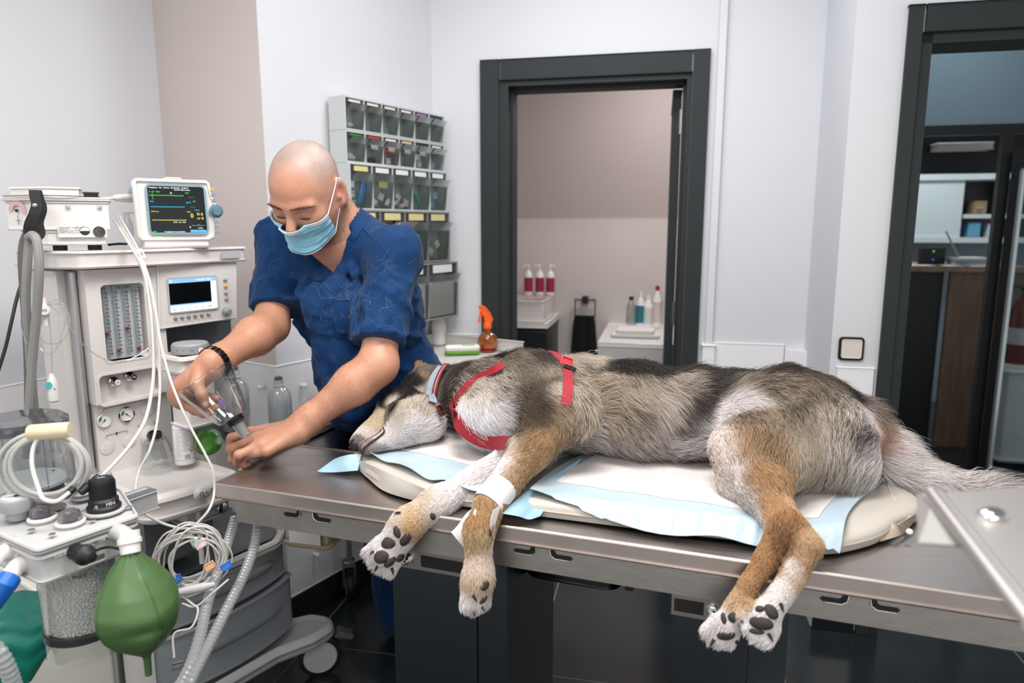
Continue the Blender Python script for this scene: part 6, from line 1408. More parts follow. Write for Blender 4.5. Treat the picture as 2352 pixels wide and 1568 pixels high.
mb.build('grip_rib', m_rub, kn, kind='stuff')
qa = AF.p(x, y, .018); c1 = nrm((CAM - qa) * np.array([1, 1, 0])); xr_ = np.cross(tz, c1)
text('knob_print', 'MIN', qa + c1 * .0242 * .92 + xr_ * .010, nrm(xr_ - c1 * .4), tz, .0085, m_white, kn); text('knob_print', '/5', qa + c1 * .0242 * .95 - xr_ * .012 - tz * .002, nrm(xr_ + c1 * .45), tz, .0085, m_white, kn); text('knob_print', 'APL', AF.p(x, y, .0613), xr_, -c1, .008, m_white, kn)
# lever housing behind the knob
x, y = aq(205, 1138); mb = MB(AF.sub(x, y, 0, D(8))); mb.prism([(-.035, -.022), (.04, -.022), (.045, .022), (-.03, .024)], 0, .018, bev=.006, rnd=.015); mb.prism([(-.022, -.012), (.045, -.012), (.045, .016), (-.018, .016)], .016, .034, bev=.005, rnd=.01); lv = mb.build('lever_housing', m_lgrey, abs_)
l0, l1 = U(185, 1132, 1.205), U(228, 1094, 1.235); mb = MB(); mb.tube([l0, l0 + (l1 - l0) * .3, l1], [.006, .008, .0068], 10); mb.build('lever', m_rub, lv)
# machine-side connector strip
x, y = aq(300, 1140, -.01); mb = MB(AF.sub(x, y, 0, D(4))); mb.box((-.03, -.012, -.05), (.05, .03, -.010), bev=.003); cs_ = mb.build('connector_block', M('plate_dark', '#a9aaaa', .4), abs_)
mb = MB(AF.sub(x, y, 0, D(4))); mb.box((-.026, -.011, -.0099), (.046, .008, -.009)); mb.build('block_label', m_shade, cs_, smooth=False)
# side: warning print, sensor plug, bag elbow
def aside(px, py):
    n_ = np.array([co_[1][1] - co_[0][1], -(co_[1][0] - co_[0][0])]); p0 = AF.p(*co_[0], 0); e_ = nrm(AF.p(*co_[1], 0) - p0); nn = np.cross(e_, tz); return UPl(px, py, p0 + nn * .0, nn), e_, nn if nn @ (CAM - p0) > 0 else -nn
q, e_, n_ = aside(232, 1240); text('warning_print', '134 \u00b0C', q + n_ * .0012 + e_ * .006, np.cross(tz, n_), tz, .008, m_white, bdy); mb = MB(); qq = q + n_ * .0012 - e_ * .016; mb.tube([qq + e_ * a + tz * b for a, b in ((-.004, -.003), (.004, -.003), (0, .004), (-.004, -.003))], .0004, 4); mb.build('warning_triangle', m_white, bdy)
q, e_, n_ = aside(138, 1272); text('warning_print', 'O2%', q + n_ * .0012, np.cross(tz, n_), tz, .009, m_white, bdy)
q, e_, n_ = aside(172, 1266); mb = MB(); A_ = Ax(q, nrm(n_ + .1 * e_), tz); mb.lathe([(.0135, 0), (.0135, .012), (.016, .020), (.0165, .030), (.011, .036), (.008, .046), (1e-4, .048)], A_, 24); mb.build('sensor_plug', m_rub, abs_)
pc = [q + n_ * .03 + e_ * .012, U(225, 1262, 1.15), U(250, 1256, 1.15), U(280, 1262, 1.15)]; MB().tube(spline(pc, 8), .0022, 6).build('sensor_cable', m_rub, abs_)
q, e_, n_ = aside(270, 1222); eb = [q - n_ * .005, q + n_ * .02, q + n_ * .035 - tz * .012, U(297, 1236, 1.145)]; eb_ = spline(eb, 6); mb = MB(); mb.tube(eb_, [.0145] * len(eb_), 18); elb = mb.build('bag_elbow', m_lgrey, abs_)
ec = eb_[-1]; ed_ = nrm(eb_[-1] - eb_[-3]); ed_ = nrm(ed_ * .4 - tz); mb = MB(); mb.lathe([(.0165, -.012), (.0165, .0), (.0185, .001), (.0185, .008), (.016, .010), (.015, .024)], Ax(ec, ed_, AF.x), 24); mb.build('elbow_collar', m_white, elb)
# granule canister
cc = U(185, 1345, 1.22); cf = Fr((cc[0], cc[1], 0), 0); ct, cb_ = az - .062, UZ(0, 0, 0)[2] * 0 + U(180, 1430, 1.235)[2]
can = thing('granule_canister', 'clear canister full of white granules under the grey circuit block', 'canister', (cc[0], cc[1], cb_)); rC = .060
mcl = CLEAR('canister_clear', '#e9eded', .05, .3, .03)
mb = MB(); mb.lathe([(rC + .002, cb_ - .045), (rC, cb_ - .04), (rC + .001, cb_), (rC + .003, ct), (rC + .006, ct + .004)], cf, 40, caps=False); mb.build('canister_wall', mcl, can)
mb = MB(); mb.lathe([(rC + .0035, cb_ - .006), (rC + .0035, cb_ + .006), (rC - .002, cb_ + .008), (1e-4, cb_ + .008)], cf, 40); mb.build('canister_band', M('band_smoky', '#2a2b2c', .3), can)
mb = MB(); mb.lathe([(rC + .010, ct - .004), (rC + .010, ct + .012), (rC - .004, ct + .016)], cf, 40); mb.build('canister_rim', m_shade, can)
text('level_print', '- MAX -', np.array([cc[0], cc[1], ct - .018]) + nrm((CAM - cc) * np.array([1, 1, 0])) * (rC + .0035), np.cross(tz, nrm((CAM - cc) * np.array([1, 1, 0]))), tz, .010, m_print, can)
gr = []; rr = .0021; hgt = ct - .012 - cb_ - .008
nl = int(hgt / (rr * 1.75))
ico = bmesh.new(); bmesh.ops.create_icosphere(ico, subdivisions=1, radius=rr); iv = np.array([v.co[:] for v in ico.verts]); ifc = np.array([[v.index for v in f.verts] for f in ico.faces]); ico.free()
for k in range(nl):
    nt = int(2 * math.pi * (rC - .004) / (rr * 2.0)); t = (np.arange(nt) + .5 * (k % 2) + RNG.uniform(-.25, .25, nt)) * 2 * math.pi / nt; r_ = rC - .004 - RNG.uniform(0, .0016, nt)
    gr.append(np.stack([cc[0] + r_ * np.cos(t), cc[1] + r_ * np.sin(t), cb_ + .010 + rr * 1.75 * k + RNG.uniform(-.0006, .0006, nt)], 1))
for _ in range(1): n_ = 900; t = RNG.uniform(0, 6.28, n_); r_ = (rC - .005) * np.sqrt(RNG.uniform(0, 1, n_)); gr.append(np.stack([cc[0] + r_ * np.cos(t), cc[1] + r_ * np.sin(t), np.full(n_, cb_ + .010 + rr * 1.75 * nl) + RNG.uniform(-.001, .001, n_)], 1))
gr = np.concatenate(gr); gv = (gr[:, None] + iv[None] * RNG.uniform(.8, 1.15, len(gr))[:, None, None]).reshape(-1, 3); gfc = (ifc[None] + (np.arange(len(gr)) * len(iv))[:, None, None]).reshape(-1, 3)
link('granules', np_mesh('granules', gv, gfc), M('granule_white', '#f1efeb', .7), can, kind='stuff')
mb = MB(); mb.lathe([(rC - .008, cb_ + .009), (rC - .008, cb_ + .009 + rr * 1.75 * nl)], cf, 30); mb.build('granule_fill', M('granule_white'), can)
# ================================================================== green breathing bag
gb0, gb1 = ec + ed_ * .016, U(338, 1512, 1.17); gm = U(318, 1385, 1.145)
def bag():
    n, m = 40, 48; vs = []; zt_, zb_ = gb0[2], gb1[2]; G = []
    prof = [(0, .015), (.04, .019), (.10, .032), (.20, .054), (.33, .076), (.46, .087), (.58, .087), (.70, .076), (.81, .056), (.90, .028), (.95, .012), (1.0, .008)]
    for i in range(n):
        t = i / (n - 1); r = np.interp(t, *zip(*prof)); c = gb0 * (1 - t) ** 1 + gb1 * t if False else np.array([np.interp(t, [0, .15, .5, .93, 1], [gb0[0], gb0[0] + .0, gm[0], gb1[0], gb1[0]]), np.interp(t, [0, .5, 1], [gb0[1], gm[1], gb1[1]]), zt_ + (zb_ - zt_) * t])
        row = []
        for k in range(m):
            a = 2 * math.pi * k / m; w = math.sin(math.pi * min(1, t * 1.05)) ** .8
            lobes = 1 + .05 * w * abs(math.cos(2 * a)) ** 6 - .06 * w * (math.sin(2 * a) ** 2) + .02 * w * math.sin(5 * a + 6 * t) + .05 * max(0, 1 - t / .22) * math.sin(9 * a) + .05 * max(0, (t - .78) / .2) * math.sin(7 * a)
            d_ = AF.x * math.cos(a) - AF.y * math.sin(a) * .92
            row.append(c + d_ * r * lobes * .73)
        G.append(row + row[:1])
    return np.array(G)
G = bag()
dq = U(330, 1462, 1.10); G = G + np.exp(-((G - dq) / np.array([.024, .03, .008])) ** 2 @ np.ones(3))[..., None] * np.array([0, .010, 0])
bg = thing('breathing_bag', 'dull green rubber breathing bag hanging from the circuit block elbow', 'bag', gb1)
m_green = M('rubber_green', '#4a6a3c', .36, var=.10, vscale=8, sub=0, spec=.5)
bgo = MB().sheet(G).build('bladder', m_green, bg, ang=80)
for k in (0, 12, 24, 36): MB().tube(G[2:38, k], [.0016] * 36, 6).build('seam', M('rubber_green_dark', '#42603a', .4), bgo)
mb = MB(); mb.tube([G[-2].mean(0), gb1, gb1 - tz * .03], [.0065, .006, .0055], 12); mb.build('tail_nipple', m_green, bg)
# ================================================================== white hose elbows, blue hose end at the block's corner
for nm_, lab, P0, P1, P2 in (('hose_connector', 'white ribbed elbow connector with blue hose at the block corner', (95, 1285), (40, 1300), (20, 1330)), ('hose_connector', 'white ribbed elbow connector further along the block, cut by the frame edge', (48, 1262), (0, 1272), (-20, 1290))):
    q0, q1, q2 = U(*P0, 1.16), U(*P1, 1.12), U(*P2, 1.10); t_ = thing(nm_, lab, 'connector', q0, 'hose connectors on the block'); ax = nrm(q1 - q0)
    mb = MB(); A_ = Ax(q0, ax, tz); mb.lathe([(.018, 0), (.0185, .02), (.0165, .024)], A_, 24); nt_ = mb.build('nut', m_white, t_)
    for k in range(8): t = 2 * math.pi * k / 8; mb = MB(); mb.cyl(A_.p(.0182 * math.cos(t), .0182 * math.sin(t), .001), A_.p(.0185 * math.cos(t), .0185 * math.sin(t), .021), .0032, raw=True, seg=8); mb.build('nut_rib', m_white, nt_)
    mb = MB(); e2 = spline([q0 + ax * .022, q1, q2], 6); mb.tube(e2, [.013] * len(e2), 16); mb.build('elbow', m_white, t_)
    if P0[0] > 60:
        q3, q4 = U(14, 1338, 1.095), U(-22, 1392, 1.09); mb = MB(); mb.tube([q2 + (q2 - q3) * .6, q3, q3 + (q4 - q3) * .5, q4], [.0165, .0175, .016, .015], 18); mb.build('blue_sleeve', M('sleeve_blue', '#1565c0', .4), t_)
# ================================================================== corrugated clear hoses
def corr(P_, r, pitch, name, lab, m_):
    c = spline(P_, 14); L = np.concatenate([[0], np.cumsum(np.linalg.norm(np.diff(c, axis=0), axis=1))]); n = int(L[-1] / pitch) * 4; s_ = np.linspace(0, L[-1], n)
    c2 = np.stack([np.interp(s_, L, c[:, k]) for k in range(3)], 1); rr = r * (1 + .11 * np.where(np.arange(n) % 4 == 0, 1, np.where(np.arange(n) % 4 == 2, -.6, 0)))
    o = MB().tube(c2, rr, 14, caps=False).build(name, m_, ang=20); tag(o, lab, 'hose', 'clear corrugated hoses'); return o
m_corr = CLEAR('corrugated_clear', '#f0f1f2', .25, .25, .50, '#e6e8ea')
corr([U(540, 1190, 1.62), U(528, 1230, 1.58), U(505, 1300, 1.50), U(478, 1380, 1.42), U(462, 1450, 1.36), U(440, 1520, 1.31), U(415, 1570, 1.28), U(395, 1600, 1.26)], .0104, .0085, 'corrugated_hose', 'clear corrugated breathing hose under the table corner, the one nearer the machine', m_corr)
corr([U(592, 1200, 1.60), U(585, 1250, 1.57), U(560, 1320, 1.50), U(520, 1400, 1.42), U(475, 1490, 1.34), U(440, 1560, 1.29), U(425, 1600, 1.27)], .0104, .0085, 'corrugated_hose', 'clear corrugated breathing hose under the table corner, the one nearer the vet', m_corr)
corr([U(-30, 1470, 1.06), U(0, 1500, 1.06), U(20, 1540, 1.07), U(36, 1590, 1.09)], .0110, .0085, 'corrugated_hose', 'clear corrugated hose below the teal drape, cut by the frame edge', m_corr)
# teal plastic bag
nu, nv = 20, 26; G = np.zeros((nu, nv, 3))
for i in range(nu):
    for j in range(nv):
        a, b = i / (nu - 1), j / (nv - 1); px = -60 + 225 * a; top_ = 1360 + 30 * max(0, .5 - a) * 2 - 5 * a; bot_ = 1570 - 170 * max(0, a - .55) / .45 * 1.0
        G[i, j] = U(px, top_ + (bot_ - top_) * b, 1.36 + .03 * math.sin(3 * a) - .05 * math.sin(math.pi * b) + .004 * math.sin(26 * b + 3 * math.sin(5 * a)))
td = thing('teal_bag', 'crinkled teal plastic sack hanging behind the granule canister', 'bag', G[10, 20]); MB().sheet(G, .004).build('sack', M('teal_plastic', '#10806f', .4, bump=.3, bscale=22), td, ang=80)
# ================================================================== coiled grey hose with tape, on the bellows
cq_ = [U(112, 1060, 1.20), np.array([0, 0, 0])]; hx_ = nrm(U(200, 1060, 1.21) - U(20, 1075, 1.19)); hy_ = nrm(tz + camd(U(110, 1060, 1.2)) * -.1)
ch_ = thing('coiled_hose', 'coil of pale grey hose bound by cream tape, leaning on the bellows dome', 'hose', U(112, 1150, 1.2))
c0 = U(108, 1072, 1.20); rng2 = np.random.default_rng(3)
for k in range(5):
    cc2 = c0 + hx_ * rng2.uniform(-.008, .008) + hy_ * rng2.uniform(-.003, .006) + camd(c0) * (.006 * k - .012); ra, rb = .070 - .004 * k + rng2.uniform(-.003, .003), .062 - .003 * k
    P_ = [cc2 + hx_ * ra * math.cos(t) + hy_ * rb * math.sin(t) for t in np.linspace(0, 2 * math.pi, 41)[:-1]]; MB().tube(P_, .0042, 10, closed=True).build('hose_loop', M('hose_pale', '#b4b4b0', .45), ch_)
P_ = [U(90, 1000, 1.17), U(76, 1030, 1.165), U(74, 1070, 1.16), U(88, 1120, 1.155), U(100, 1145, 1.15), U(130, 1150, 1.15), U(160, 1130, 1.16)]; MB().tube(spline(P_, 8), .0034, 8).build('hose_tail', M('hose_white', '#dcdad6', .45), ch_)
q = U(114, 990, 1.175); mb = MB(); A_ = Ax(q - hx_ * .032, hx_, tz); mb.lathe([(.012, 0), (.0135, .004), (.0135, .06), (.012, .064)], A_, 18); mb.build('tape', M('tape_cream', '#d8cdaa', .35, bump=.2, bscale=60), ch_)
P_ = [U(150, 1140, 1.17), U(168, 1122, 1.19)]; mb = MB(); mb.tube(P_, [.0055, .0065], 10); mb.build('strain_relief', m_rub, ch_)
# ================================================================== monitor cables
m_cab = M('cable_white', '#cfccc8', .45)
cabs = [('grey temperature cable falling from the monitor across the flow panel to the black lever', [U(262, 505, 1.84), U(300, 565, 1.74), U(330, 620, 1.66), U(345, 700, 1.62), U(352, 780, 1.60), U(352, 870, 1.57), U(335, 960, 1.50), U(300, 1020, 1.42), U(262, 1065, 1.32), U(232, 1095, 1.24)], .0038), ('pale cable falling over the clear upside-down mask and the worktop edge to the cable coil', [U(268, 500, 1.84), U(310, 570, 1.74), U(338, 630, 1.65), U(360, 740, 1.60), U(368, 860, 1.56), U(362, 960, 1.52), U(345, 1030, 1.48), U(320, 1080, 1.46), U(312, 1130, 1.43), U(330, 1175, 1.42), U(370, 1200, 1.44), U(420, 1215, 1.46)], .0028), ('pale cable passing the raised wrist down to the worktop front and under it', [U(274, 496, 1.84), U(318, 575, 1.73), U(348, 660, 1.64), U(368, 780, 1.57), U(388, 860, 1.53), U(410, 920, 1.50), U(440, 985, 1.50), U(470, 1040, 1.50), U(488, 1080, 1.50), U(492, 1130, 1.50), U(480, 1170, 1.47), U(450, 1205, 1.46)], .0028), ('thin pale lead running down between the other monitor cables', [U(266, 510, 1.85), U(305, 575, 1.75), U(332, 640, 1.67), U(338, 720, 1.64), U(352, 780, 1.62), U(364, 850, 1.58), U(366, 900, 1.56)], .0018)]
for lb_, P_, r in cabs: o = MB().tube(spline(P_, 9), r, 8).build('monitor_cable', m_cab); tag(o, lb_, 'cable', 'cables from the monitor')
q = U(325, 582, 1.70); tg_ = thing('cable_tag', 'small white printed tag wrapped round the monitor cables', 'tag', q); A_ = Ax(q, camd(q), U(335, 600, 1.7) - q); mb = MB(A_); mb.box((-.012, -.006, -.001), (.012, .006, .001), bev=.0005); mb.build('tag', M('label_white'), tg_)
text('tag_print', 'CE', q + A_.z * .0014, A_.x, A_.y, .007, m_print, tg_)
o = MB().tube(spline([U(250, 562, 1.86), U(272, 560, 1.9), U(292, 560, 1.92)], 6), .0035, 8).build('power_cord', m_rub); tag(o, 'short black cord with plug between white box and monitor', 'cord')
o = MB().tube(spline([U(240, 456, 1.80), U(256, 455, 1.84), U(285, 452, 1.9), U(308, 452, 1.93)], 6), [.004] * 8 + [.008] * 11, 10).build('sensor_lead', m_white); tag(o, 'white lead with thick plug going into the monitor side', 'cable')
# cable coil hanging under the worktop
kc = U(440, 1280, 1.46); hook = thing('cable_coil', 'tangled coil of thin white sensor leads hanging under the worktop', 'cable', kc); vx_ = nrm(np.cross(tz, camd(kc))); r3 = np.random.default_rng(11)
for k in range(13):
    cx2 = kc + vx_ * r3.uniform(-.016, .02) + tz * r3.uniform(-.02, .012) + camd(kc) * r3.uniform(-.012, .014); ra, rb = r3.uniform(.045, .072), r3.uniform(.052, .080); th0 = r3.uniform(-.4, .4)
    P_ = []
    for t in np.linspace(0, 2 * math.pi, 33)[:-1]: u_, v_ = ra * math.cos(t) * (1 + .08 * math.sin(3 * t + k)), rb * math.sin(t); P_.append(cx2 + vx_ * (u_ * math.cos(th0) - v_ * math.sin(th0)) + tz * (u_ * math.sin(th0) + v_ * math.cos(th0)))
    MB().tube(P_, .0019 if k % 3 else .0026, 6, closed=True).build('lead_loop', m_cab, hook)
for (px, py), c_ in (((520, 1300), '#1664b8'), ((405, 1330), '#1664b8'), ((452, 1245), '#7fa894'), ((482, 1300), '#c79a72'), ((460, 1250), '#d7c6c6')):
    q = U(px, py, 1.44); mb = MB(Ax(q, camd(q), vx_ + .5 * tz)); mb.box((-.011, -.008, -.004), (.011, .008, .004), bev=.002); mb.build('lead_clip', M('clip_' + c_[1:], c_, .4), hook)
mb = MB(); q = U(450, 1235, 1.425); mb.tube([q, q - tz * .02], .0035, 8); mb.build('white_tie', m_white, hook)
for P_ in ([(418, 1385, 1.40), (450, 1392, 1.40), (490, 1360, 1.40), (525, 1330, 1.41)], [(410, 1360, 1.40), (440, 1385, 1.40), (455, 1400, 1.39), (440, 1440, 1.37), (400, 1455, 1.36), (400, 1510, 1.35)]): MB().tube(spline([U(*p) for p in P_], 8), .0022, 6).build('lead_tail', m_cab, hook)
q = U(408, 1528, 1.35); mb = MB(Ax(q, camd(q), vx_)); mb.box((-.012, -.007, -.006), (.012, .008, .006), bev=.003); mb.build('electrode_clip', m_shade, hook)
q = U(430, 1355, 1.40); mb = MB(); mb.tube([q - vx_ * .02, q, q + vx_ * .03, q + vx_ * .05], [.006, .009, .009, .005], 12); mb.build('lead_yoke', m_lgrey, hook)
# ================================================================== things on the worktop
WTZ = wt0
def on_top(px, py): return UZ(px, py, WTZ)
b0 = on_top(425, 1062); wb_ = thing('spray_bottle', 'white printed disinfectant spray bottle with blue lines on the worktop', 'bottle', b0); f = Fr(b0, 0); cdh = nrm((CAM - b0) * np.array([1, 1, 0])); xr_ = np.cross(tz, cdh)
mb = MB(); mb.lathe([(.024, 0), (.0265, .004), (.0265, .102), (.024, .112), (.014, .120), (.0135, .124)], f, 32); bb_ = mb.build('bottle_body', m_whitegloss, wb_)
mb = MB(); mb.lathe([(.0155, .122), (.0155, .138), (.012, .142), (.008, .150), (.006, .165), (.003, .168)], f, 22); mb.build('nozzle_cap', m_whitegloss, wb_)
mb = MB()
for z in (.014, .098): mb.lathe([(.0267, z), (.0267, z + .0012)], f, 32, caps=False)
mb.build('blue_line', M('print_blue', '#6fa8cf', .5), bb_)
a0 = math.atan2(cdh[1], cdh[0]); mb = MB()
for k in range(22):
    for (s0, s1) in ((-.75, -.08), (.02, .62)):
        if k > 17 and s0 > 0: continue
        mb.lathe([(.0267, .092 - .0032 * k), (.0267, .092 - .0032 * k + .0009)], f, 6, a0 + s0 - (.08 if s0 > 0 else 0), a0 + s1 - .12 * ((k * 7) % 4), caps=False)
mb.build('print_line', M('print_grey', '#a8a9ac', .6), bb_, kind='stuff')
mb = MB()
for k in range(12): mb.lathe([(.0267, .018), (.0267, .030)], f, 1, a0 + .05 + .045 * k, a0 + .05 + .045 * k + .014 + .012 * (k % 3 == 0), caps=False)
mb.build('barcode', m_print, bb_)
q = b0 + tz * .042 + (cdh * math.cos(.75) + xr_ * math.sin(.75)) * .0268; e1 = nrm(xr_ * math.cos(.75) - cdh * math.sin(.75)); mb = MB(); mb.tube([q + e1 * .007, q + tz * .008, q - e1 * .007, q - tz * .008, q + e1 * .007], .0006, 5); mb.build('hazard_diamond', M('print_red', '#b4424a', .5), bb_)
text('flame_symbol', '\u2022', q + cdh * .0005 - tz * .004, e1, tz, .012, m_print, bb_)
# green globe bottle, spray head hidden
g0 = on_top(480, 1045); gl = thing('globe_bottle', 'small round green see-through spray bottle half full, lying by the white bottle', 'bottle', g0); gc = g0 + tz * .040
mg = CLEAR('green_clear', '#c2f5a8', .04, .3, .70, '#8fe56a'); mb = MB(); mb.ball(gc, (.039, .039, .039), 30, 18, raw=True); mb.build('globe', mg, gl)
mb = MB(); mb.ball(gc, .037, 28, 14, raw=True, lo=-.98, hi=-.15); mb.build('liquid', CLEAR('green_liquid', '#a8ea84', .1, .1, .8, '#7fdc55'), gl)
q = gc + nrm(camd(gc) + .9 * vx_) * .038; mb = MB(); mb.lathe([(.013, -.002), (.0145, .003), (.012, .006), (.011, .004)], Ax(q, q - gc, tz), 20); mb.build('globe_neck', mg, gl)
mb = MB(); mb.lathe([(.0105, .004), (1e-4, .005)], Ax(q, q - gc, tz), 16, caps=False); mb.build('globe_seal', m_white, gl)
# clear anaesthesia mask standing rim-down
k0 = on_top(362, 1068); km = thing('clear_mask', 'small clear cone mask with black seal standing rim-down on the worktop', 'mask', k0); f = Fr(k0, 0); mcm = CLEAR('mask_clear', '#e8ecec', .05, .35, .06)
mb = MB(); mb.lathe([(.044, 0), (.0455, .002), (.043, .006), (.0385, .03), (.032, .060), (.026, .074), (.016, .078)], f, 36, caps=False); mb.build('cone', mcm, km)
mb = MB(); mb.lathe([(.015, .077), (.0165, .079), (.0165, .092), (.0145, .094), (.0145, .088), (.0165, .088)], f, 26, caps=False); mb.build('seal', m_rub, km)
text('mask_print', 'CLEAR', k0 + tz * .045 + cdh * .036, xr_, tz, .007, M('print_blue'), km)
# green pen and syringe bits
p0, p1 = on_top(362, 1040) + tz * .01, on_top(400, 1025) + tz * .014; mb = MB(); mb.tube([p0, p0 + (p1 - p0) * .3, p0 + (p1 - p0) * .32, p1], [.0058, .0058, .0042, .0042], 12); o = mb.build('green_cap', M('cap_green', '#1f9d46', .35)); tag(o, 'bright green plastic tube lying behind the clear mask', 'cap')
# clear saline bottles behind
m_saline = CLEAR('bottle_clear', '#f6f8f8', .06, .32, .50, '#f4f5f5'); m_liq = CLEAR('bottle_liquid', '#e4eaee', .1, .1, .18, '#dfe5ea')
def saline(px, py, z, h, r, label, cap=True):
    q = UZ(px, py, z); t_ = thing('saline_bottle', label, 'bottle', q, 'clear infusion bottles'); f = Fr(q, 0)
    mb = MB(); mb.lathe([(r * .94, 0), (r, .006), (r, h * .62), (r * .85, h * .72), (r * .5, h * .80), (r * .36, h * .83), (r * .36, h * .9)], f, 28); mb.build('bottle_body', m_saline, t_)
    mb = MB(); mb.lathe([(r * .93, .004), (r * .95, h * .50), (1e-4, h * .50)], f, 24); mb.build('water', m_liq, t_)
    mb = MB(); mb.lathe([(r * .52, h * .83), (r * .52, h * .845), (r * .40, h * .85), (r * .38, h * .94)], f, 22); cp_ = mb.build('neck_ring', M('cap_frost', '#c7c6c3', .4), t_)
    mb = MB(); mb.lathe([(r * .34, h * .94), (r * .33, h * .985), (r * .25, h)], f, 18); mb.build('stopper', M('stopper_grey', '#5a5d60', .5), t_)
saline(545, 985, WTZ, .205, .043, 'tall frosted infusion bottle behind the clear mask in hand')
saline(646, 985, WTZ - .01, .175, .038, 'clear infusion bottle with grey stopper, half full, by the wall')
mb = MB(MC0); q = UZ(646, 975, WTZ - .011); mb = MB(Fr((q[0], q[1], 0), a_m)); mb.box((-.12, -.06, WTZ - .05), (.10, .07, WTZ - .0105), bev=.01); mb.build('worktop_wing', m_mach, am)
# mask held by the vet
rc, nc = U(470, 868, 1.60), U(541, 966, 1.615); ax = nrm(nc - rc); Lm = np.linalg.norm(nc - rc); A_ = Ax(rc, ax, tz)
hm = thing('held_mask', 'large clear cone anaesthesia mask held in the vet\'s raised hand', 'mask', rc); mb = MB()
mb.lathe([(.066, -.002), (.070, 0), (.0665, .003), (.060, Lm * .25), (.048, Lm * .62), (.040, Lm * .84), (.034, Lm * .92), (.020, Lm * .95)], A_, 44, caps=False); mb.build('cone', CLEAR('held_clear', '#eceeee', .04, .42, .05), hm)
mb = MB(); mb.lathe([(.0175, Lm * .93), (.0205, Lm * .95), (.0205, Lm * .99), (.018, Lm * 1.0), (.0205, Lm * 1.01), (.0205, Lm * 1.04), (.017, Lm * 1.06), (.013, Lm * 1.06)], A_, 26, caps=False); mb.build('seal', m_rub, hm)
mb = MB(); mb.lathe([(.0135, Lm * 1.03), (.0125, Lm * 1.35), (.0115, Lm * 1.36), (.0105, Lm * 1.03)], A_, 24, caps=False); mb.build('tube', CLEAR('tube_frost', '#e6e6e6', .15, .35, .4, '#d9d7d5'), hm)
q = U(517, 930, 1.58); mb = MB(); g_ = [U(x, y, 1.567) for x, y in ((500, 918), (514, 916), (519, 938), (506, 941))]; mb.add(g_, [(0, 1, 2, 3)], raw=True); mb.v += [tuple(np.array(p) + ax * .0 + camd(np.array(p)) * -.0012) for p in g_]; mb.f += [(7, 6, 5, 4)] + [(i, (i + 1) % 4, 4 + (i + 1) % 4, 4 + i) for i in range(4)]; mb.mi += [0] * 5
mb.build('purple_label', M('label_purple', '#8b6fa3', .5), hm, smooth=False)
# ================================================================== drawer organiser on the wall
m_cab2 = M('organiser_grey', '#c6cac9', .45); m_cabd = M('organiser_dark', '#8a8d8a', .5); m_binr = M('bin_back', '#ccd2cf', .5); m_bin = CLEAR('bin_clear', '#e6ebea', .08, .35, .10, '#c3cbc9'); m_lip = CLEAR('bin_lip', '#d9dfde', .15, .3, .45, '#c9cfce'); m_lab = M('label_paper', '#e6e1dc', .6)
OV = -.092                                            # front face of the modules
def ow(px, py): return LW.hit(px, py, OV)
cl_x0, cl_x1 = ow(793, 300)[0], ow(1021, 300)[0]
rows_ = [(218, 300, 6, 'rows'), (301, 377, 6, ''), (378, 489, 5, ''), (492, 583, 4, ''), (586, 697, 3, '')]
ztab = [ow(793, y)[1] for y in (218, 297, 372, 481)]
zt4, zt5, zt6 = ow(1025, 491)[1], ow(1027, 585)[1], ow(1040, 697)[1]
edges = [(ztab[0], ztab[1]), (ztab[1], ztab[2]), (ztab[2], ztab[3]), (ztab[3], ztab[3] - .205), (ztab[3] - .207, ztab[3] - .207 - .235)]
ordn = ('topmost', 'second from top', 'third from top', 'fourth from top', 'lowest')
lab_cols = [['#e7d9d4'] * 4 + ['#b46fb4', None], ['#3d7a35', '#c23a3f', '#e7e0dc', '#d8c98a', None, '#e6e2de'], ['#d8cf8f', '#e8e4e2', '#e6e8ee', '#e8eaee', '#e8eaf0'], ['#d9cf96'] * 4, ['#e4e0dc', '#e6e2de', '#e8eaec']]
cont = [(), (), (), (), ()]
bins_at = {}
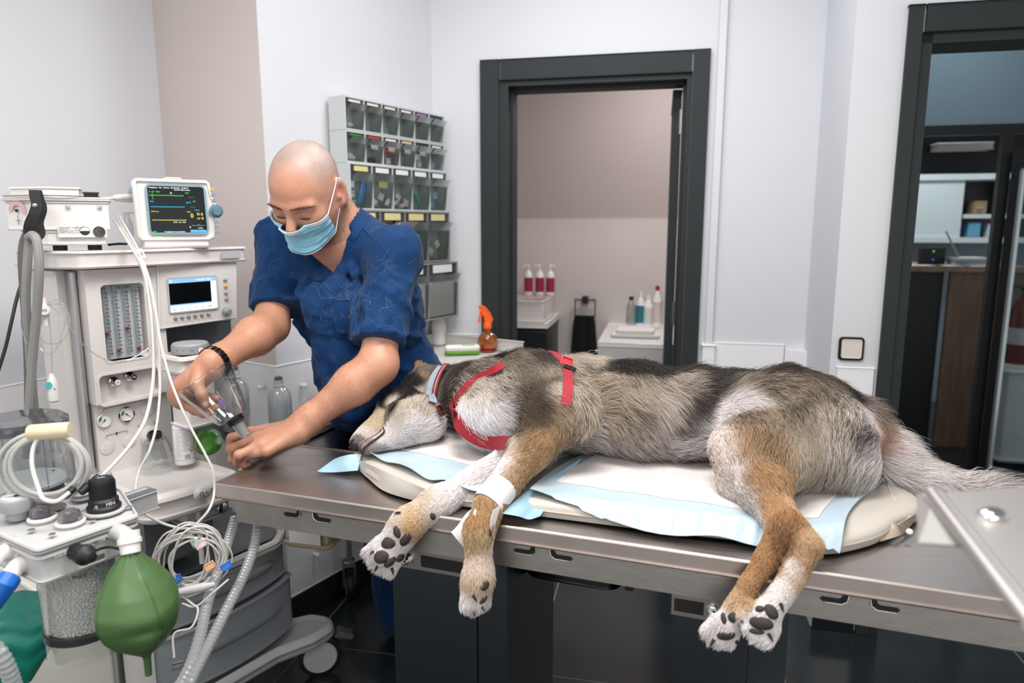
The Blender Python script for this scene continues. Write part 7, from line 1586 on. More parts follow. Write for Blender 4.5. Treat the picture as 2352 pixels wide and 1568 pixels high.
for r, ((z1, z0), n_) in enumerate(zip(edges, (6, 6, 5, 4, 3))):
    dep = OV + (0 if r < 2 else -.012 if r < 3 else -.02 if r < 4 else -.045)
    h = z1 - z0; x0, x1 = cl_x0, cl_x1 + (0 if r < 3 else .0 if r < 4 else .02); mc = m_cab2 if r < 3 else m_cabd
    t = thing('organiser_module', f'{"pale grey" if r < 3 else "dark grey"} wall organiser module with {n_} clear tilting bins, {ordn[r]} of the stack', 'organiser', LW.p((x0 + x1) / 2, -.07, z0), 'organiser modules on the wall')
    mb = MB(LW); w_ = .006; mb.box((x0, dep, z0 + .0005), (x1, -.013, z0 + w_)); mb.box((x0, dep, z1 - w_), (x1, -.013, z1 - .0005)); mb.box((x0, dep, z0 + w_), (x0 + w_, -.013, z1 - w_)); mb.box((x1 - w_, dep, z0 + w_), (x1, -.013, z1 - w_)); mb.box((x0 + w_, -.02, z0 + w_), (x1 - w_, -.013, z1 - w_))
    bw_ = (x1 - x0 - 2 * w_) / n_
    for k in range(1, n_): mb.box((x0 + w_ + bw_ * k - .002, dep, z0 + w_), (x0 + w_ + bw_ * k + .002, -.02, z1 - w_))
    mb.build('housing', mc, t, smooth=False)
    for k in range(n_):
        a, b = x0 + w_ + bw_ * k + .004, x0 + w_ + bw_ * (k + 1) - .004; zl, zh = z0 + w_ + .002, z1 - w_ - .002; zs = zl + (zh - zl) * .80
        mb = MB(LW); zk = zl + (zs - zl) * .80; lean = .026 if not (r == 3 and k == 1) else .075
        G = [(a, dep + .006, zl), (b, dep + .006, zl), (b, dep - lean * .25, zk), (a, dep - lean * .25, zk), (a, dep - lean, zs + .004), (b, dep - lean, zs + .004), (a, dep + .056, zl), (b, dep + .056, zl), (a, dep + .050, zs), (b, dep + .050, zs)]
        mb.add(G, [(0, 1, 2, 3), (0, 6, 7, 1), (0, 3, 8, 6), (1, 7, 9, 2), (6, 8, 9, 7)]); mb.cm = 1; mb.add([G[q] for q in (3, 2, 5, 4)], [(0, 1, 2, 3)])
        bn = mb.build('tilt_bin', [m_bin, m_lip], t, smooth=False, weld=False)
        mb = MB(LW); mb.box((a + .003, dep + .058, zl + .003), (b - .003, dep + .06, zh)); mb.build('bin_back', m_binr, bn, smooth=False)
        mb = MB(LW); mb.box((a, dep + .004, zs + .008), (b, dep + .012, zh)); mb.build('handle_rail', M('rail_dark', '#3c403f', .5), bn, smooth=False)
        lc = lab_cols[r][k]
        if lc: mb = MB(LW); mb.box((a + bw_ * .15, dep + .002, zs + .010), (b - bw_ * .15, dep + .0038, zh - .002)); mb.build('name_label', M('label_' + lc[1:], lc, .6), bn, smooth=False)
        if r in (1, 2) and k in (1, 2, 3, 4) and (r == 1 or k < 2): mb = MB(LW); mb.box((a + bw_ * .25, dep - .002, zl + (zs - zl) * .62), (b - bw_ * .28, dep - .0005, zl + (zs - zl) * .84)); mb.build('sticker', m_lab if (r, k) != (2, 1) else M('label_d8cf8f', '#d8cf8f', .6), bn, smooth=False)
        bins_at[r, k] = (a, b, zl, zs, dep)
# what lies in the bins
def inbin(r, k, u, d_, z, ): a, b, zl, zs, dep = bins_at[r, k]; return LW.p(a + (b - a) * u, dep + .012 + d_, zl + z)
rowname = ordn
def item(kind, r, k, u, d_, z, ang, lab):
    q = inbin(r, k, u, d_, z); ax = nrm(LW.x * math.cos(ang) + tz * math.sin(ang)); grp = 'supplies in the organiser bins'
    if kind == 'vial':
        mb = MB(); mb.lathe([(.009, 0), (.009, .022), (.005, .025), (.0055, .031), (1e-4, .031)], Ax(q, ax, tz), 12); o = mb.build('vial', M('vial_white', '#d8d4d0', .4)); c = 'vial'
    elif kind == 'brown':
        mb = MB(); mb.lathe([(.008, 0), (.008, .020), (.005, .024), (.0055, .029), (1e-4, .029)], Ax(q, ax, tz), 12); o = mb.build('ampoule', M('vial_brown', '#3a2a22', .25)); c = 'ampoule'
    elif kind == 'syringe':
        col = '#2d8fd0' if 'blue' in lab else '#dfe3e6' if 'white' in lab else '#4fb7b0'
        mb = MB(); mb.lathe([(.0015, 0), (.0075, .012), (.0075, .06), (.011, .061), (.011, .064), (.004, .064), (.004, .082), (.009, .083), (.009, .086), (1e-4, .086)], Ax(q, ax, tz), 12); o = mb.build('syringe', M('syringe_' + col[1:], col, .35)); c = 'syringe'
    else:
        col = {'blue': '#a9c3dc', 'whit': '#e2e0dd', 'red ': '#c64545', 'gree': '#8fb5a6', 'purp': '#8d6aa0', 'yell': '#d3c488', 'crea': '#d5cdb8'}[lab[:4]]
        mb = MB(Ax(q, np.cross(ax, LW.y), ax)); mb.box((-.012, -.004, -.010), (.020, .006, .014), bev=.003); o = mb.build('packet', M('packet_' + col[1:], col, .5)); c = 'packet'
    tag(o, lab, c, grp)
IT = [('vial', 0, 0, .2, .01, .010, .2, 'white vial lying in the first bin of the topmost module'), ('packet', 0, 2, .5, .02, .010, 0, 'green packet in the third bin of the topmost module'),
      ('vial', 1, 0, .15, .01, .010, .1, 'white vial at the near end of the second module\'s first bin'), ('vial', 1, 0, .55, .01, .010, 2.6, 'white vial further along the second module\'s first bin'), ('brown', 1, 1, .1, .01, .004, 1.5, 'upright brown ampoule with white band in the second module\'s second bin'), ('brown', 1, 1, .4, .01, .008, .3, 'brown ampoule lying in the middle of the second module\'s second bin'), ('brown', 1, 1, .8, .015, .008, 2.8, 'brown ampoule at the far end of the second module\'s second bin'),
      ('packet', 1, 2, .2, .005, .05, 0, 'red and white box standing in the second module\'s third bin'), ('packet', 1, 2, .7, .005, .05, 0, 'red box beside the other one in the second module\'s third bin'), ('packet', 1, 2, .5, .01, .012, .1, 'white folded packet at the bottom of the second module\'s third bin'), ('packet', 1, 4, .4, .01, .04, 0, 'white box upper in the second module\'s fifth bin'), ('packet', 1, 4, .5, .01, .014, 0, 'white box lower in the second module\'s fifth bin'), ('packet', 1, 5, .4, .01, .012, .2, 'blue packet in the second module\'s last bin'),
      ('syringe', 2, 0, .50, .01, .012, 1.25, 'blue syringe leaning in the first bin of the third module'), ('syringe', 2, 0, .66, .02, .010, 1.2, 'white syringe leaning beside the blue one in the third module'), ('packet', 2, 0, .15, .01, .08, 0, 'white carton upper in the third module\'s first bin'), ('packet', 2, 0, .15, .01, .045, 0, 'white carton middle in the third module\'s first bin'), ('packet', 2, 0, .18, .01, .013, 0, 'white carton lower in the third module\'s first bin'),
      ('vial', 2, 1, .1, .01, .010, .5, 'white plastic cap low in the third module\'s second bin'), ('vial', 2, 1, .4, .02, .012, 2.2, 'white plastic cap mid in the third module\'s second bin'), ('packet', 2, 1, .6, .01, .04, 1.2, 'white tube pack upright in the third module\'s second bin'), ('vial', 2, 1, .85, .01, .010, 1.0, 'white plastic cap at the end of the third module\'s second bin'),
      ('packet', 2, 2, .5, .01, .045, 2.4, 'white bandage roll slanting in the third module\'s third bin'), ('vial', 2, 2, .15, .01, .014, .5, 'white roll low in the third module\'s third bin'), ('vial', 2, 2, .5, .01, .010, .1, 'white roll at the bottom of the third module\'s third bin'), ('packet', 2, 2, .9, .01, .02, 1.3, 'cream roll at the far end of the third module\'s third bin'),
      ('syringe', 2, 3, .25, .01, .05, 2.0, 'teal breathing tube upper in the third module\'s fourth bin'), ('syringe', 2, 3, .7, .015, .012, 2.1, 'teal breathing tube lower in the third module\'s fourth bin'), ('packet', 2, 4, .5, .01, .055, .2, 'blue printed packet upper in the third module\'s fifth bin'), ('packet', 2, 4, .3, .015, .02, -.2, 'blue printed packet lower in the third module\'s fifth bin'),
      ('packet', 3, 1, .4, -.03, .10, .3, 'white carton sticking out of the open bin in the fourth module'), ('packet', 3, 1, .55, -.035, .13, .8, 'white slip on top in the open bin of the fourth module'), ('syringe', 3, 2, .3, .01, .02, .9, 'blue syringe low in the third bin of the fourth module'), ('syringe', 3, 2, .5, .02, .03, 1.0, 'blue syringe higher in the third bin of the fourth module'), ('packet', 3, 2, .6, .01, .012, 0, 'white wrapper under the blue syringes in the fourth module'),
      ('packet', 3, 3, .3, .01, .03, 1.0, 'cream tubing pack in the fourth module\'s last bin'), ('packet', 3, 3, .6, .01, .06, .6, 'cream tubing pack higher in the fourth module\'s last bin'), ('packet', 4, 2, .6, .01, .14, 0, 'red and white box in the last bin of the lowest module')]
for it in IT: item(*it)
# big cartons filling the lowest module's bins
for k in (1, 2):
    a, b, zl, zs, dep = bins_at[4, k]; mb = MB(LW); mb.box((a + .004, dep + .012, zl + .003), (b - .004, dep + .05, zs - .03)); o = mb.build('carton', M('carton_white', '#cfcac7', .6), smooth=False); tag(o, ('pale carton inside the middle bin of the lowest module', 'pale carton with pink corner inside the last bin of the lowest module')[k - 1], 'carton')
# white pegs on the wall
for px, py, fr_ in ((606, 888, SW), (693, 884, LW), (722, 1272, LW)):
    u, z = fr_.hit(px, py, -.013); mb = MB(); A_ = Ax(fr_.p(u, -.013, z), -fr_.y, tz); mb.lathe([(.007, 0), (.0055, .010), (.009, .014), (.009, .022), (.006, .026), (1e-4, .0265)], A_, 18); o = mb.build('wall_peg', m_whitegloss)
    tag(o, {606: 'small white round peg on the grey step wall by the frosted bottle', 693: 'small white round peg on the wall beside the blue scrubs', 722: 'small white peg low on the wainscot above the black skirting'}[px], 'peg')
# ================================================================== stainless trolley with rim behind the dog
TRz = .925; trf = LW
tr_ = thing('trolley', 'white-topped steel trolley with a raised rim on castors, behind the vet and dog', 'trolley', trf.p(.5, -.25, 0))
mb = MB(trf); X0, X1, Y0, Y1 = .20, .862, -.475, -.02
mb.box((X0, Y0, TRz - .02), (X1, Y1, TRz), bev=.004); mb.build('tray_top', M('tray_white', '#d9d7d4', .3), tr_)
mb = MB(trf); mb.box((X0, Y1 - .012, TRz + .0005), (X1, Y1, TRz + .05), bev=.004); mb.box((X1 - .012, Y0, TRz + .0005), (X1, Y1 - .013, TRz + .05), bev=.004); mb.build('rim', M('rim_grey', '#c3c0bc', .35), tr_)
for x, y in ((X0 + .04, Y0 + .04), (X1 - .04, Y0 + .04), (X0 + .04, Y1 - .04), (X1 - .04, Y1 - .04)):
    mb = MB(trf); mb.cyl((x, y, .16), (x, y, TRz - .02), .012, seg=14); lg = mb.build('leg', m_chrome, tr_)
    f = trf.sub(x, y, 0, D(50)); r = .055; mb = MB(); mb.lathe([(r * .82, -.014), (r, -.010), (r, .010), (r * .82, .014)], Ax(f.p(.02, 0, r), f.y, tz), 28); mb.build('castor', m_rub, lg)
    mb = MB(); mb.lathe([(1e-4, -.016), (r * .8, -.014), (r * .8, .014), (1e-4, .016)], Ax(f.p(.02, 0, r), f.y, tz), 28); mb.build('castor_hub', m_lgrey, lg)
    mb = MB(f); mb.prism([(-.012, .165), (.022, .165), (.034, .06), (.012, .045), (-.002, .11)], .017, .024, axis='y', bev=.003); mb.prism([(-.012, .165), (.022, .165), (.034, .06), (.012, .045), (-.002, .11)], -.024, -.017, axis='y', bev=.003); mb.box((-.015, -.024, .14), (.024, .024, .168), bev=.006); mb.build('castor_fork', M('fork_grey', '#8d9092', .35, .6), lg)
mb = MB(trf); mb.box((X0 + .03, Y0 + .03, .28), (X1 - .03, Y1 - .03, .295), bev=.003); mb.build('lower_shelf', m_steel, tr_)
# beige tub hung below the table end, in front of the trolley
q = U(715, 1225, 2.15); f = Fr((q[0], q[1], 0), D(-14)); bt_ = thing('beige_tub', 'cream plastic tub with white label seen just below the table\'s apron', 'tub', f.p(0, 0, q[2] - .03))
mb = MB(f); mb.prism([(-.075, -.05), (.09, -.05), (.09, .07), (-.075, .07)], q[2] - .032, q[2] + .05, bev=.02, rnd=.025, seg=3); mb.build('tub', M('tub_cream', '#c9bd95', .35), bt_)
mb = MB(f); mb.box((-.045, -.0515, q[2] - .010), (.06, -.0502, q[2] + .04)); mb.build('tub_label', m_lab, bt_, smooth=False)
mb = MB(f); mb.box((-.065, -.04, q[2] + .05), (.08, .06, q[2] + .056)); mb.cyl((.06, .02, q[2] + .053), (.10, .10, q[2] + .053), .008); mb.build('hanger', m_steel, bt_)
# things on the trolley
o0 = UZ(1120, 806, TRz); ob_ = thing('orange_sprayer', 'round orange see-through spray bottle with orange trigger head on the trolley', 'spray bottle', o0); f = Fr(o0, D(-100)); cs0 = nrm((CAM - o0) * np.array([1, 1, 0])); xr0 = np.cross(tz, cs0)
mo_ = CLEAR('orange_clear', '#f0a93c', .04, .3, .30, '#e08a20'); mb = MB(); R0 = .042
mb.lathe([(.026, 0), (.034, .006)] + [(R0 * math.cos(t), .042 + R0 * math.sin(t)) for t in np.linspace(-1.0, 1.15, 12)] + [(.015, .088), (.0145, .098)], f, 30); mb.build('globe', mo_, ob_)
mb = MB(); mb.lathe([(.024, .002), (.033, .008)] + [(.040 * math.cos(t), .042 + .040 * math.sin(t)) for t in np.linspace(-.95, -.42, 5)] + [(1e-4, .042 - .040 * .41)], f, 28); mb.build('liquid', CLEAR('orange_liquid', '#f05a22', .1, .1, .6, '#ef5a1c'), ob_)
m_or = M('trigger_orange', '#f0641e', .4); mb = MB(); mb.lathe([(.0165, .096), (.018, .100), (.018, .116), (.015, .122)], f, 22); mb.build('collar', m_or, ob_)
hfx = Fr(o0, math.atan2(-xr0[1], -xr0[0])); mb = MB(hfx); mb.prism([(-.018, .120), (.012, .120), (.016, .150), (.034, .178), (.038, .190), (.026, .194), (.008, .186), (-.012, .160), (-.024, .135)], -.011, .011, axis='y', bev=.003); mb.build('spray_head', m_or, ob_)
mb = MB(hfx); mb.prism([(.016, .150), (.030, .170), (.040, .130), (.036, .118), (.030, .122), (.026, .145)], -.006, .006, axis='y', bev=.002); mb.build('trigger', m_or, ob_)
q = UZ(1085, 795, TRz); o = MB().cyl(q + tz * .02, q + tz * .02 + nrm(xr0) * .03, .006, raw=True, seg=12).build('red_cap', M('cap_dark_red', '#7a1f26', .4)); tag(o, 'small dark red stub beside the orange sprayer', 'cap')
g0 = UZ(1062, 812, TRz); f = Fr(g0, D(10)); t_ = thing('test_meter', 'white and green hand-held meter with four green keys, lying on the trolley', 'meter', g0)
mb = MB(f); mb.prism([(-.075, -.03), (.07, -.03), (.075, .03), (-.07, .03)], .016, .034, bev=.006, rnd=.015); mb.build('cover', m_whitegloss, t_)
mb = MB(f); mb.prism([(-.075, -.031), (.07, -.031), (.075, .031), (-.07, .031)], .002, .0155, bev=.004, rnd=.015); mb.build('green_base', M('meter_green', '#6cae2e', .4), t_)
for k in range(4): mb = MB(f); mb.box((.0 + .014 * k, -.006, .034), (.010 + .014 * k, .012, .0352)); mb.build('key', M('meter_key', '#79b34a', .4), t_, smooth=False)
c0_ = UZ(1062, 785, TRz); f = Fr(c0_, D(-5)); o = MB(f).box((-.07, -.03, .001), (.045, .04, .05), bev=.003).build('white_carton', m_white); tag(o, 'low white carton behind the green meter on the trolley', 'carton')
p0_ = UZ(1100, 800, TRz); f = Fr(p0_, D(-20)); o = MB(f).box((-.05, -.01, .001), (.06, .06, .004)).build('leaflet', m_lab, smooth=False); tag(o, 'flat pale leaflet lying by the orange sprayer', 'paper')
w0_ = UZ(1008, 790, TRz); t_ = thing('pump_bottle', 'white round-shouldered bottle with white cap behind the vet\'s back', 'bottle', w0_); f = Fr(w0_, 0)
mb = MB(); mb.lathe([(.030, 0), (.033, .006), (.033, .085), (.028, .105), (.018, .116), (.0165, .12)], f, 28); mb.build('bottle_body', m_whitegloss, t_); mb = MB(); mb.lathe([(.020, .119), (.020, .150), (.017, .154), (1e-4, .154)], f, 22); mb.build('cap', m_whitegloss, t_)
# ================================================================== light switch
u, z = BW.hit(1954, 800, RWv); t_ = thing('light_switch', 'square cream light switch with black frame on the white wall by the office door', 'switch', BW.p(u, RWv, z))
mb = MB(BW); mb.prism([(u - .040, z - .040), (u + .040, z - .040), (u + .040, z + .040), (u - .040, z + .040)], RWv - .010, RWv, axis='y', bev=.003, rnd=.012); mb.build('frame', m_rub, t_)
mb = MB(BW); mb.prism([(u - .0325, z - .0325), (u + .0325, z - .0325), (u + .0325, z + .0325), (u - .0325, z + .0325)], RWv - .015, RWv - .010, axis='y', bev=.002, rnd=.008); mb.build('rocker', M('rocker_cream', '#d9d2cb', .4), t_)
# ================================================================== bathroom
vz = .80; bv = BB - .52                                # vanity front
a0, a1 = -.315, BW.hit(1258, 740, bv)[0]; vz = BW.hit(1220, 742, bv)[1]
t_ = thing('vanity', 'black bathroom vanity with white counter under the basin', 'vanity', BW.p((a0 + a1) / 2, bv + .25, 0))
mb = MB(BW); mb.box((a0 + .01, bv + .01, .06), (a1 - .01, BB - .012, vz - .03)); mb.build('carcass', M('vanity_black', '#17181a', .35), t_, smooth=False)
for k in range(2): mb = MB(BW); mb.box((a0 + .015, bv, .08 + (vz - .12) / 2 * k), (a1 - .012, bv + .012, .07 + (vz - .12) / 2 * (k + 1)), bev=.003); mb.build('drawer', M('vanity_black'), t_)
mb = MB(BW); mb.box((a0, bv - .005, vz - .03), (a1, BB - .011, vz), bev=.003); mb.build('counter', m_whitegloss, t_)
b1 = BW.hit(1250, 700, bv + .02)[0]; bz = BW.hit(1200, 690, bv + .02)[1]
t_ = thing('basin', 'square white washbasin on the vanity', 'basin', BW.p(b1 - .25, bv + .2, vz)); mb = MB(BW); yb = BB - .06
mb.prism([(-.31, bv + .02), (b1, bv + .02), (b1, yb), (-.31, yb)], vz + .001, bz, bev=.006, rnd=.015); bs_ = mb.build('bowl', M('ceramic', '#e4dfdc', .15), t_)
mb = MB(BW); mb.prism([(-.28, bv + .05), (b1 - .03, bv + .05), (b1 - .03, yb - .12), (-.28, yb - .12)], bz + .0003, bz + .0012, rnd=.03); mb.build('painted_hollow', M('ceramic_shade', '#c2bcb9', .2), bs_)  # flat darker sheet; the shade of the bowl's inside is painted on
f = Fr(BW.p(-.25, yb - .05, bz), 0); mb = MB(); mb.tube(spline([f.p(0, 0, 0), f.p(0, 0, .14), f.p(.02, -.03, .17), f.p(.03, -.10, .15)], 6), .008, 10); mb.build('tap', m_chrome, t_)
for k, (px, lab) in enumerate(((1214, 'white pump bottle with crimson label, nearest the door frame of three'), (1240, 'white pump bottle with crimson label, middle of three on the basin'), (1264, 'white pump bottle with crimson label, its spout pointing to the towel ring'))):
    u = BW.hit(px, 670, yb - .05)[0]; q = BW.p(u, yb - .055, bz); f = Fr(q, 0); h = .155; r = .027; t_ = thing('shampoo_bottle', lab, 'bottle', q, 'pump bottles on the basin')
    mb = MB(); mb.lathe([(r * .95, 0), (r, .004), (r, h * .82), (r * .7, h * .93), (r * .35, h)], f, 24); bo = mb.build('bottle_body', m_whitegloss, t_)
    mb = MB(); mb.lathe([(r * 1.012, h * .12), (r * 1.012, h * .72)], f, 24, caps=False); mb.build('label', M('label_crimson', '#9c2346', .45), bo)
    mb = MB(); mb.cyl(f.p(0, 0, h), f.p(0, 0, h + .03), .005, raw=True); d_ = -1 if k < 2 else 1; mb.tube([f.p(-.008 * d_, 0, h + .034), f.p(.012 * d_, 0, h + .035), f.p(.035 * d_, 0, h + .030)], [.006, .005, .004], 10); mb.build('pump', m_whitegloss, t_)
for x0_, x1_, lab in ((1310, 1376, 'towel ring with a black towel on the bathroom wall'),):
    u0, z0 = BW.hit(1321, 688, BB - .05); u1 = BW.hit(1367, 688, BB - .05)[0]; z1 = BW.hit(1344, 726, BB - .05)[1]; yy = BB - .045
    t_ = thing('towel_ring', 'square dark metal towel ring on the bathroom wall', 'towel ring', BW.p((u0 + u1) / 2, BB - .012, z0)); mb = MB(BW)
    mb.tube([(u0, yy, z0), (u1, yy, z0), (u1, yy, z1), (u0, yy, z1)], .0065, 8, raw=False, closed=True); mb.build('ring', M('ring_dark', '#4a4643', .3, .8), t_)
    um = (u0 + u1) / 2; mb = MB(BW); mb.box((um - .022, yy - .012, z0 - .022), (um + .022, BB - .011, z0 + .022), bev=.004); mb.build('mount', M('ring_dark'), t_)
    G = np.array([[BW.p(um + (j - 6) / 6 * (.066 + .05 * (i / 14)) * (1 - .1 * (i == 0)), yy - .014 + .010 * math.sin(j * 1.1 + i * .1), z1 + .005 - .042 * i) for j in range(13)] for i in range(15)])
    o = MB().sheet(G, .012).build('towel', M('towel_black', '#131415', .95, bump=.3, bscale=300), ang=80); tag(o, 'black hand towel hanging from the square ring', 'towel')
# white cabinet with bottles at the right of the bathroom
cv_ = BB - .80; c0_, cz_ = BW.hit(1372, 785, cv_); c1_ = 1.24
t_ = thing('white_cabinet', 'low glossy white cabinet in the bathroom', 'cabinet', BW.p((c0_ + c1_) / 2, cv_ + .3, 0)); mb = MB(BW); mb.box((c0_ + .006, cv_ + .006, .0), (c1_, BB - .012, cz_ - .028)); mb.build('carcass', M('cabinet_white', '#d5d3d3', .3), t_, smooth=False)
mb = MB(BW); mb.box((c0_, cv_, cz_ - .027), (c1_, BB - .011, cz_), bev=.004); mb.build('cabinet_top', m_whitegloss, t_)
mb = MB(BW); mb.cyl((c0_ + .004, cv_ + .03, cz_ - .055), (c0_ - .012, cv_ + .03, cz_ - .055), .008, seg=14); mb.build('knob', m_steel, t_)
f = BW.sub(BW.hit(1460, 765, cv_ + .3)[0], cv_ + .28, cz_); 
for zz, w_, lab in ((.001, .14, 'folded white towel on the cabinet, lower of two'), (.024, .11, 'folded white towel on the cabinet, upper of two')): o = MB(f).prism([(-w_, -.10), (w_, -.10), (w_, .10), (-w_, .10)], zz, zz + .022, bev=.009, rnd=.02).build('folded_towel', M('towel_white', '#e2dfdc', .9, bump=.3, bscale=200)); tag(o, lab, 'towel')
for px, h, r, col, lab in ((1449, .19, .030, None, 'clear drinking bottle with dark cap at the end of the cabinet row'), (1470, .22, .026, '#1f6f86', 'white bottle with tall teal label on the cabinet'), (1488, .20, .030, '#cfcfcf', 'white printed bottle between the teal one and the tap'), (1508, .26, .026, '#cfc6c0', 'white bottle with red cap beside the door edge')):
    u = BW.hit(px, 730, BB - .16)[0]; q = BW.p(u, BB - .16, cz_); f = Fr(q, 0); t_ = thing('toiletry_bottle', lab, 'bottle', q, 'bottles on the bathroom cabinet')
    mb = MB(); mb.lathe([(r * .95, 0), (r, .005), (r, h * .68), (r * .45, h * .85), (r * .42, h * .9)], f, 22); bo = mb.build('bottle_body', m_bin if col is None else m_whitegloss, t_)
    if col: mb = MB(); mb.lathe([(r * 1.01, h * .12), (r * 1.01, h * .62)], f, 22, caps=False); mb.build('label', M('label_' + col[1:], col, .5), bo)
    mb = MB(); mb.lathe([(r * .5, h * .89), (r * .5, h), (1e-4, h)], f, 18); mb.build('cap', M('cap_red', '#a01f26', .4) if px == 1508 else m_rub if col is None else m_white, t_)
u, z = BW.hit(1500, 692, BB - .1); mb = MB(BW); mb.tube([(u + .05, BB - .012, z), (u + .05, BB - .06, z), (u - .02, BB - .14, z - .005), (u - .03, BB - .16, z - .02)], .010, 12, raw=False); o = mb.build('wall_tap', m_chrome); tag(o, 'chrome wall tap over the bathroom cabinet', 'tap')
# ================================================================== office seen through the wide door
od = 2.05; m_offb = M('office_black', '#101315', .4)
def oh(px, py, y): return BW.hit(px, py, y)
# inner black portal
p0, pz = oh(2128, 290, 1.15); p1 = oh(2300, 320, 1.15)[0]
mb = MB(BW); mb.box((p0 - 1.0, 1.15, pz - .002), (p1 + 1.6, 1.27, H)); struct(mb, 'wall_office_front', m_off)
mb = MB(BW); mb.box((p0 - .05, 1.13, pz - .05), (p1 + 1.2, 1.17, pz)); mb.box((p1, 1.13, 0), (p1 + .05, 1.17, pz - .05)); struct(mb, 'door_3', m_offb)
gd = thing('glass_door', 'black-framed glass door standing open in the office', 'door', BW.p(p1 + .2, 1.0, 0)); gfr = Fr(BW.p(p1 + .055, 1.12, 0), D(-52)); mb = MB(gfr); Wd, Hd = .85, pz - .14
mb.box((0, -.02, .01), (.04, .02, Hd)); mb.box((Wd - .07, -.02, .01), (Wd, .02, Hd)); mb.box((.04, -.02, .01), (Wd - .07, .02, .16)); mb.box((.04, -.02, Hd - .09), (Wd - .07, .02, Hd)); mb.build('door_frame', m_offb, gd, smooth=False)
mb = MB(gfr); ring(mb, .052, Wd - .075, .165, Hd - .095, -.024, .024, .004, .012); mb.build('glazing_bead', m_alu, gd)
mb = MB(gfr); mb.box((.04, -.004, .16), (Wd - .07, .004, Hd - .09)); mb.build('pane', CLEAR('door_glass', '#dfe8ea', .03, .3), gd, smooth=False)
# fire extinguisher behind the glass
q = BW.p(*[oh(2340, 800, 1.75)[0], 1.75], .62); t_ = thing('fire_extinguisher', 'dark red fire extinguisher behind the glass door', 'extinguisher', q); f = Fr(q, 0); mb = MB(); mb.lathe([(.06, 0), (.065, .01), (.065, .32), (.045, .37), (.02, .40), (.018, .43)], f, 24); mb.build('cylinder', M('extinguisher_red', '#7c1d1a', .35), t_)
mb = MB(); mb.lathe([(.066, .12), (.066, .22)], f, 24, caps=False); mb.build('instruction_label', m_lab, t_); mb = MB(); mb.tube([f.p(.0, 0, .44), f.p(-.03, 0, .47), f.p(-.08, 0, .46)], .012, 10); mb.tube(spline([f.p(.02, 0, .44), f.p(.08, -.02, .40), f.p(.09, -.03, .2), f.p(.08, -.03, .05)], 6), .010, 10); mb.build('hose_and_lever', m_rub, t_)
q = BW.p(oh(2352, 900, 1.75)[0], 1.75, 0); o = MB(Fr(q, D(-12))).prism([(-.16, -.12), (.16, -.12), (.16, .12), (-.16, .12)], .02, .60, bev=.02, rnd=.03).build('white_bin', m_white); tag(o, 'white waste bin under the fire extinguisher behind glass', 'bin')
# wall shelves, white, L-shaped, with niches
sy = OB - .30; s0 = oh(2090, 420, sy)[0] - .3; s1 = oh(2226, 420, sy)[0]; zA, zB, zC = oh(2150, 398, sy)[1], oh(2150, 545, sy)[1], oh(2150, 492, sy)[1]
t_ = thing('wall_shelves', 'white wall shelves running round the office corner above the desk', 'shelf', BW.p(s1, OB - .1, zB)); m_sh = M('shelf_white', '#cdd8da', .4)
mb = MB(BW); mb.box((s0, sy, zA - .05), (s1 + .05, OB - .001, zA)); mb.build('top_board', m_sh, t_, smooth=False)
mb = MB(BW); mb.box((s0, sy, zB - .04), (s1 + .75, OB - .001, zB)); mb.build('bottom_board', m_sh, t_, smooth=False)
mb = MB(BW); mb.box((s0, sy + .02, zB), (s1 - .02, sy + .04, zA - .05)); mb.build('door_panel', m_sh, t_, smooth=False)
sd = s1 + .02; mb = MB(BW); mb.prism([(s1 + .05, sy), (s1 + .75, sy - .32), (s1 + .75, OB - .001), (s1 + .05, OB - .001)], zA - .05, zA); mb.build('corner_board', m_sh, t_, smooth=False)
mb = MB(BW); mb.box((s1 + .0, sy + .04, zC - .03), (s1 + .75, OB - .001, zC)); mb.build('middle_board', m_sh, t_, smooth=False)
mb = MB(BW); mb.box((s1 + .34, sy + .03, zC), (s1 + .36, OB - .001, zA - .05)); mb.build('divider', m_sh, t_, smooth=False)
mb = MB(BW); mb.box((s1 - .02, OB - .006, zB), (s1 + .75, OB - .0015, zA - .05)); mb.build('niche_back', m_offb, t_, smooth=False)
for k, (px, w_, h_, col, z_, nm_, lab, c) in enumerate(((2245, .09, .10, '#9a8266', zC, 'tan_box', 'small tan box in the upper shelf niche', 'box'), (2236, .05, .05, '#c9cfd2', zC, 'grey_box', 'small pale box beside the tan one in the upper niche', 'box'), (2236, .09, .11, '#5f9dbd', zB, 'blue_box', 'light blue box on the lower shelf board', 'box'), (2275, .09, .10, '#c7d2d8', zB, 'white_box', 'white folder box beside the blue box', 'box'))):
    u = oh(px, 500, sy + .1)[0]; o = MB(BW).box((u - w_ / 2 + .02 * (k % 2), sy + .06, z_ + .001), (u + w_ / 2 + .02 * (k % 2), sy + .2, z_ + h_), bev=.004).build(nm_, M('box_' + col[1:], col, .6)); tag(o, lab, c)
# wall lamp strip above the shelves
mb = MB(BW); u0, z0 = oh(2150, 345, 2.0); u1 = oh(2285, 335, 2.0)[0]; mb.box((u0, 2.0, z0), (u1, 2.12, z0 + .045), bev=.006); o = mb.build('wall_unit', M('unit_grey', '#d5d3d6', .4)); tag(o, 'long pale wall unit high above the office shelves', 'air conditioner')
mb = MB(BW); mb.box((u0 - .6, 2.12, oh(2150, 399, 2.12)[1]), (u1 + .9, 2.16, H)); struct(mb, 'wall_office_dark_panel', m_offb)
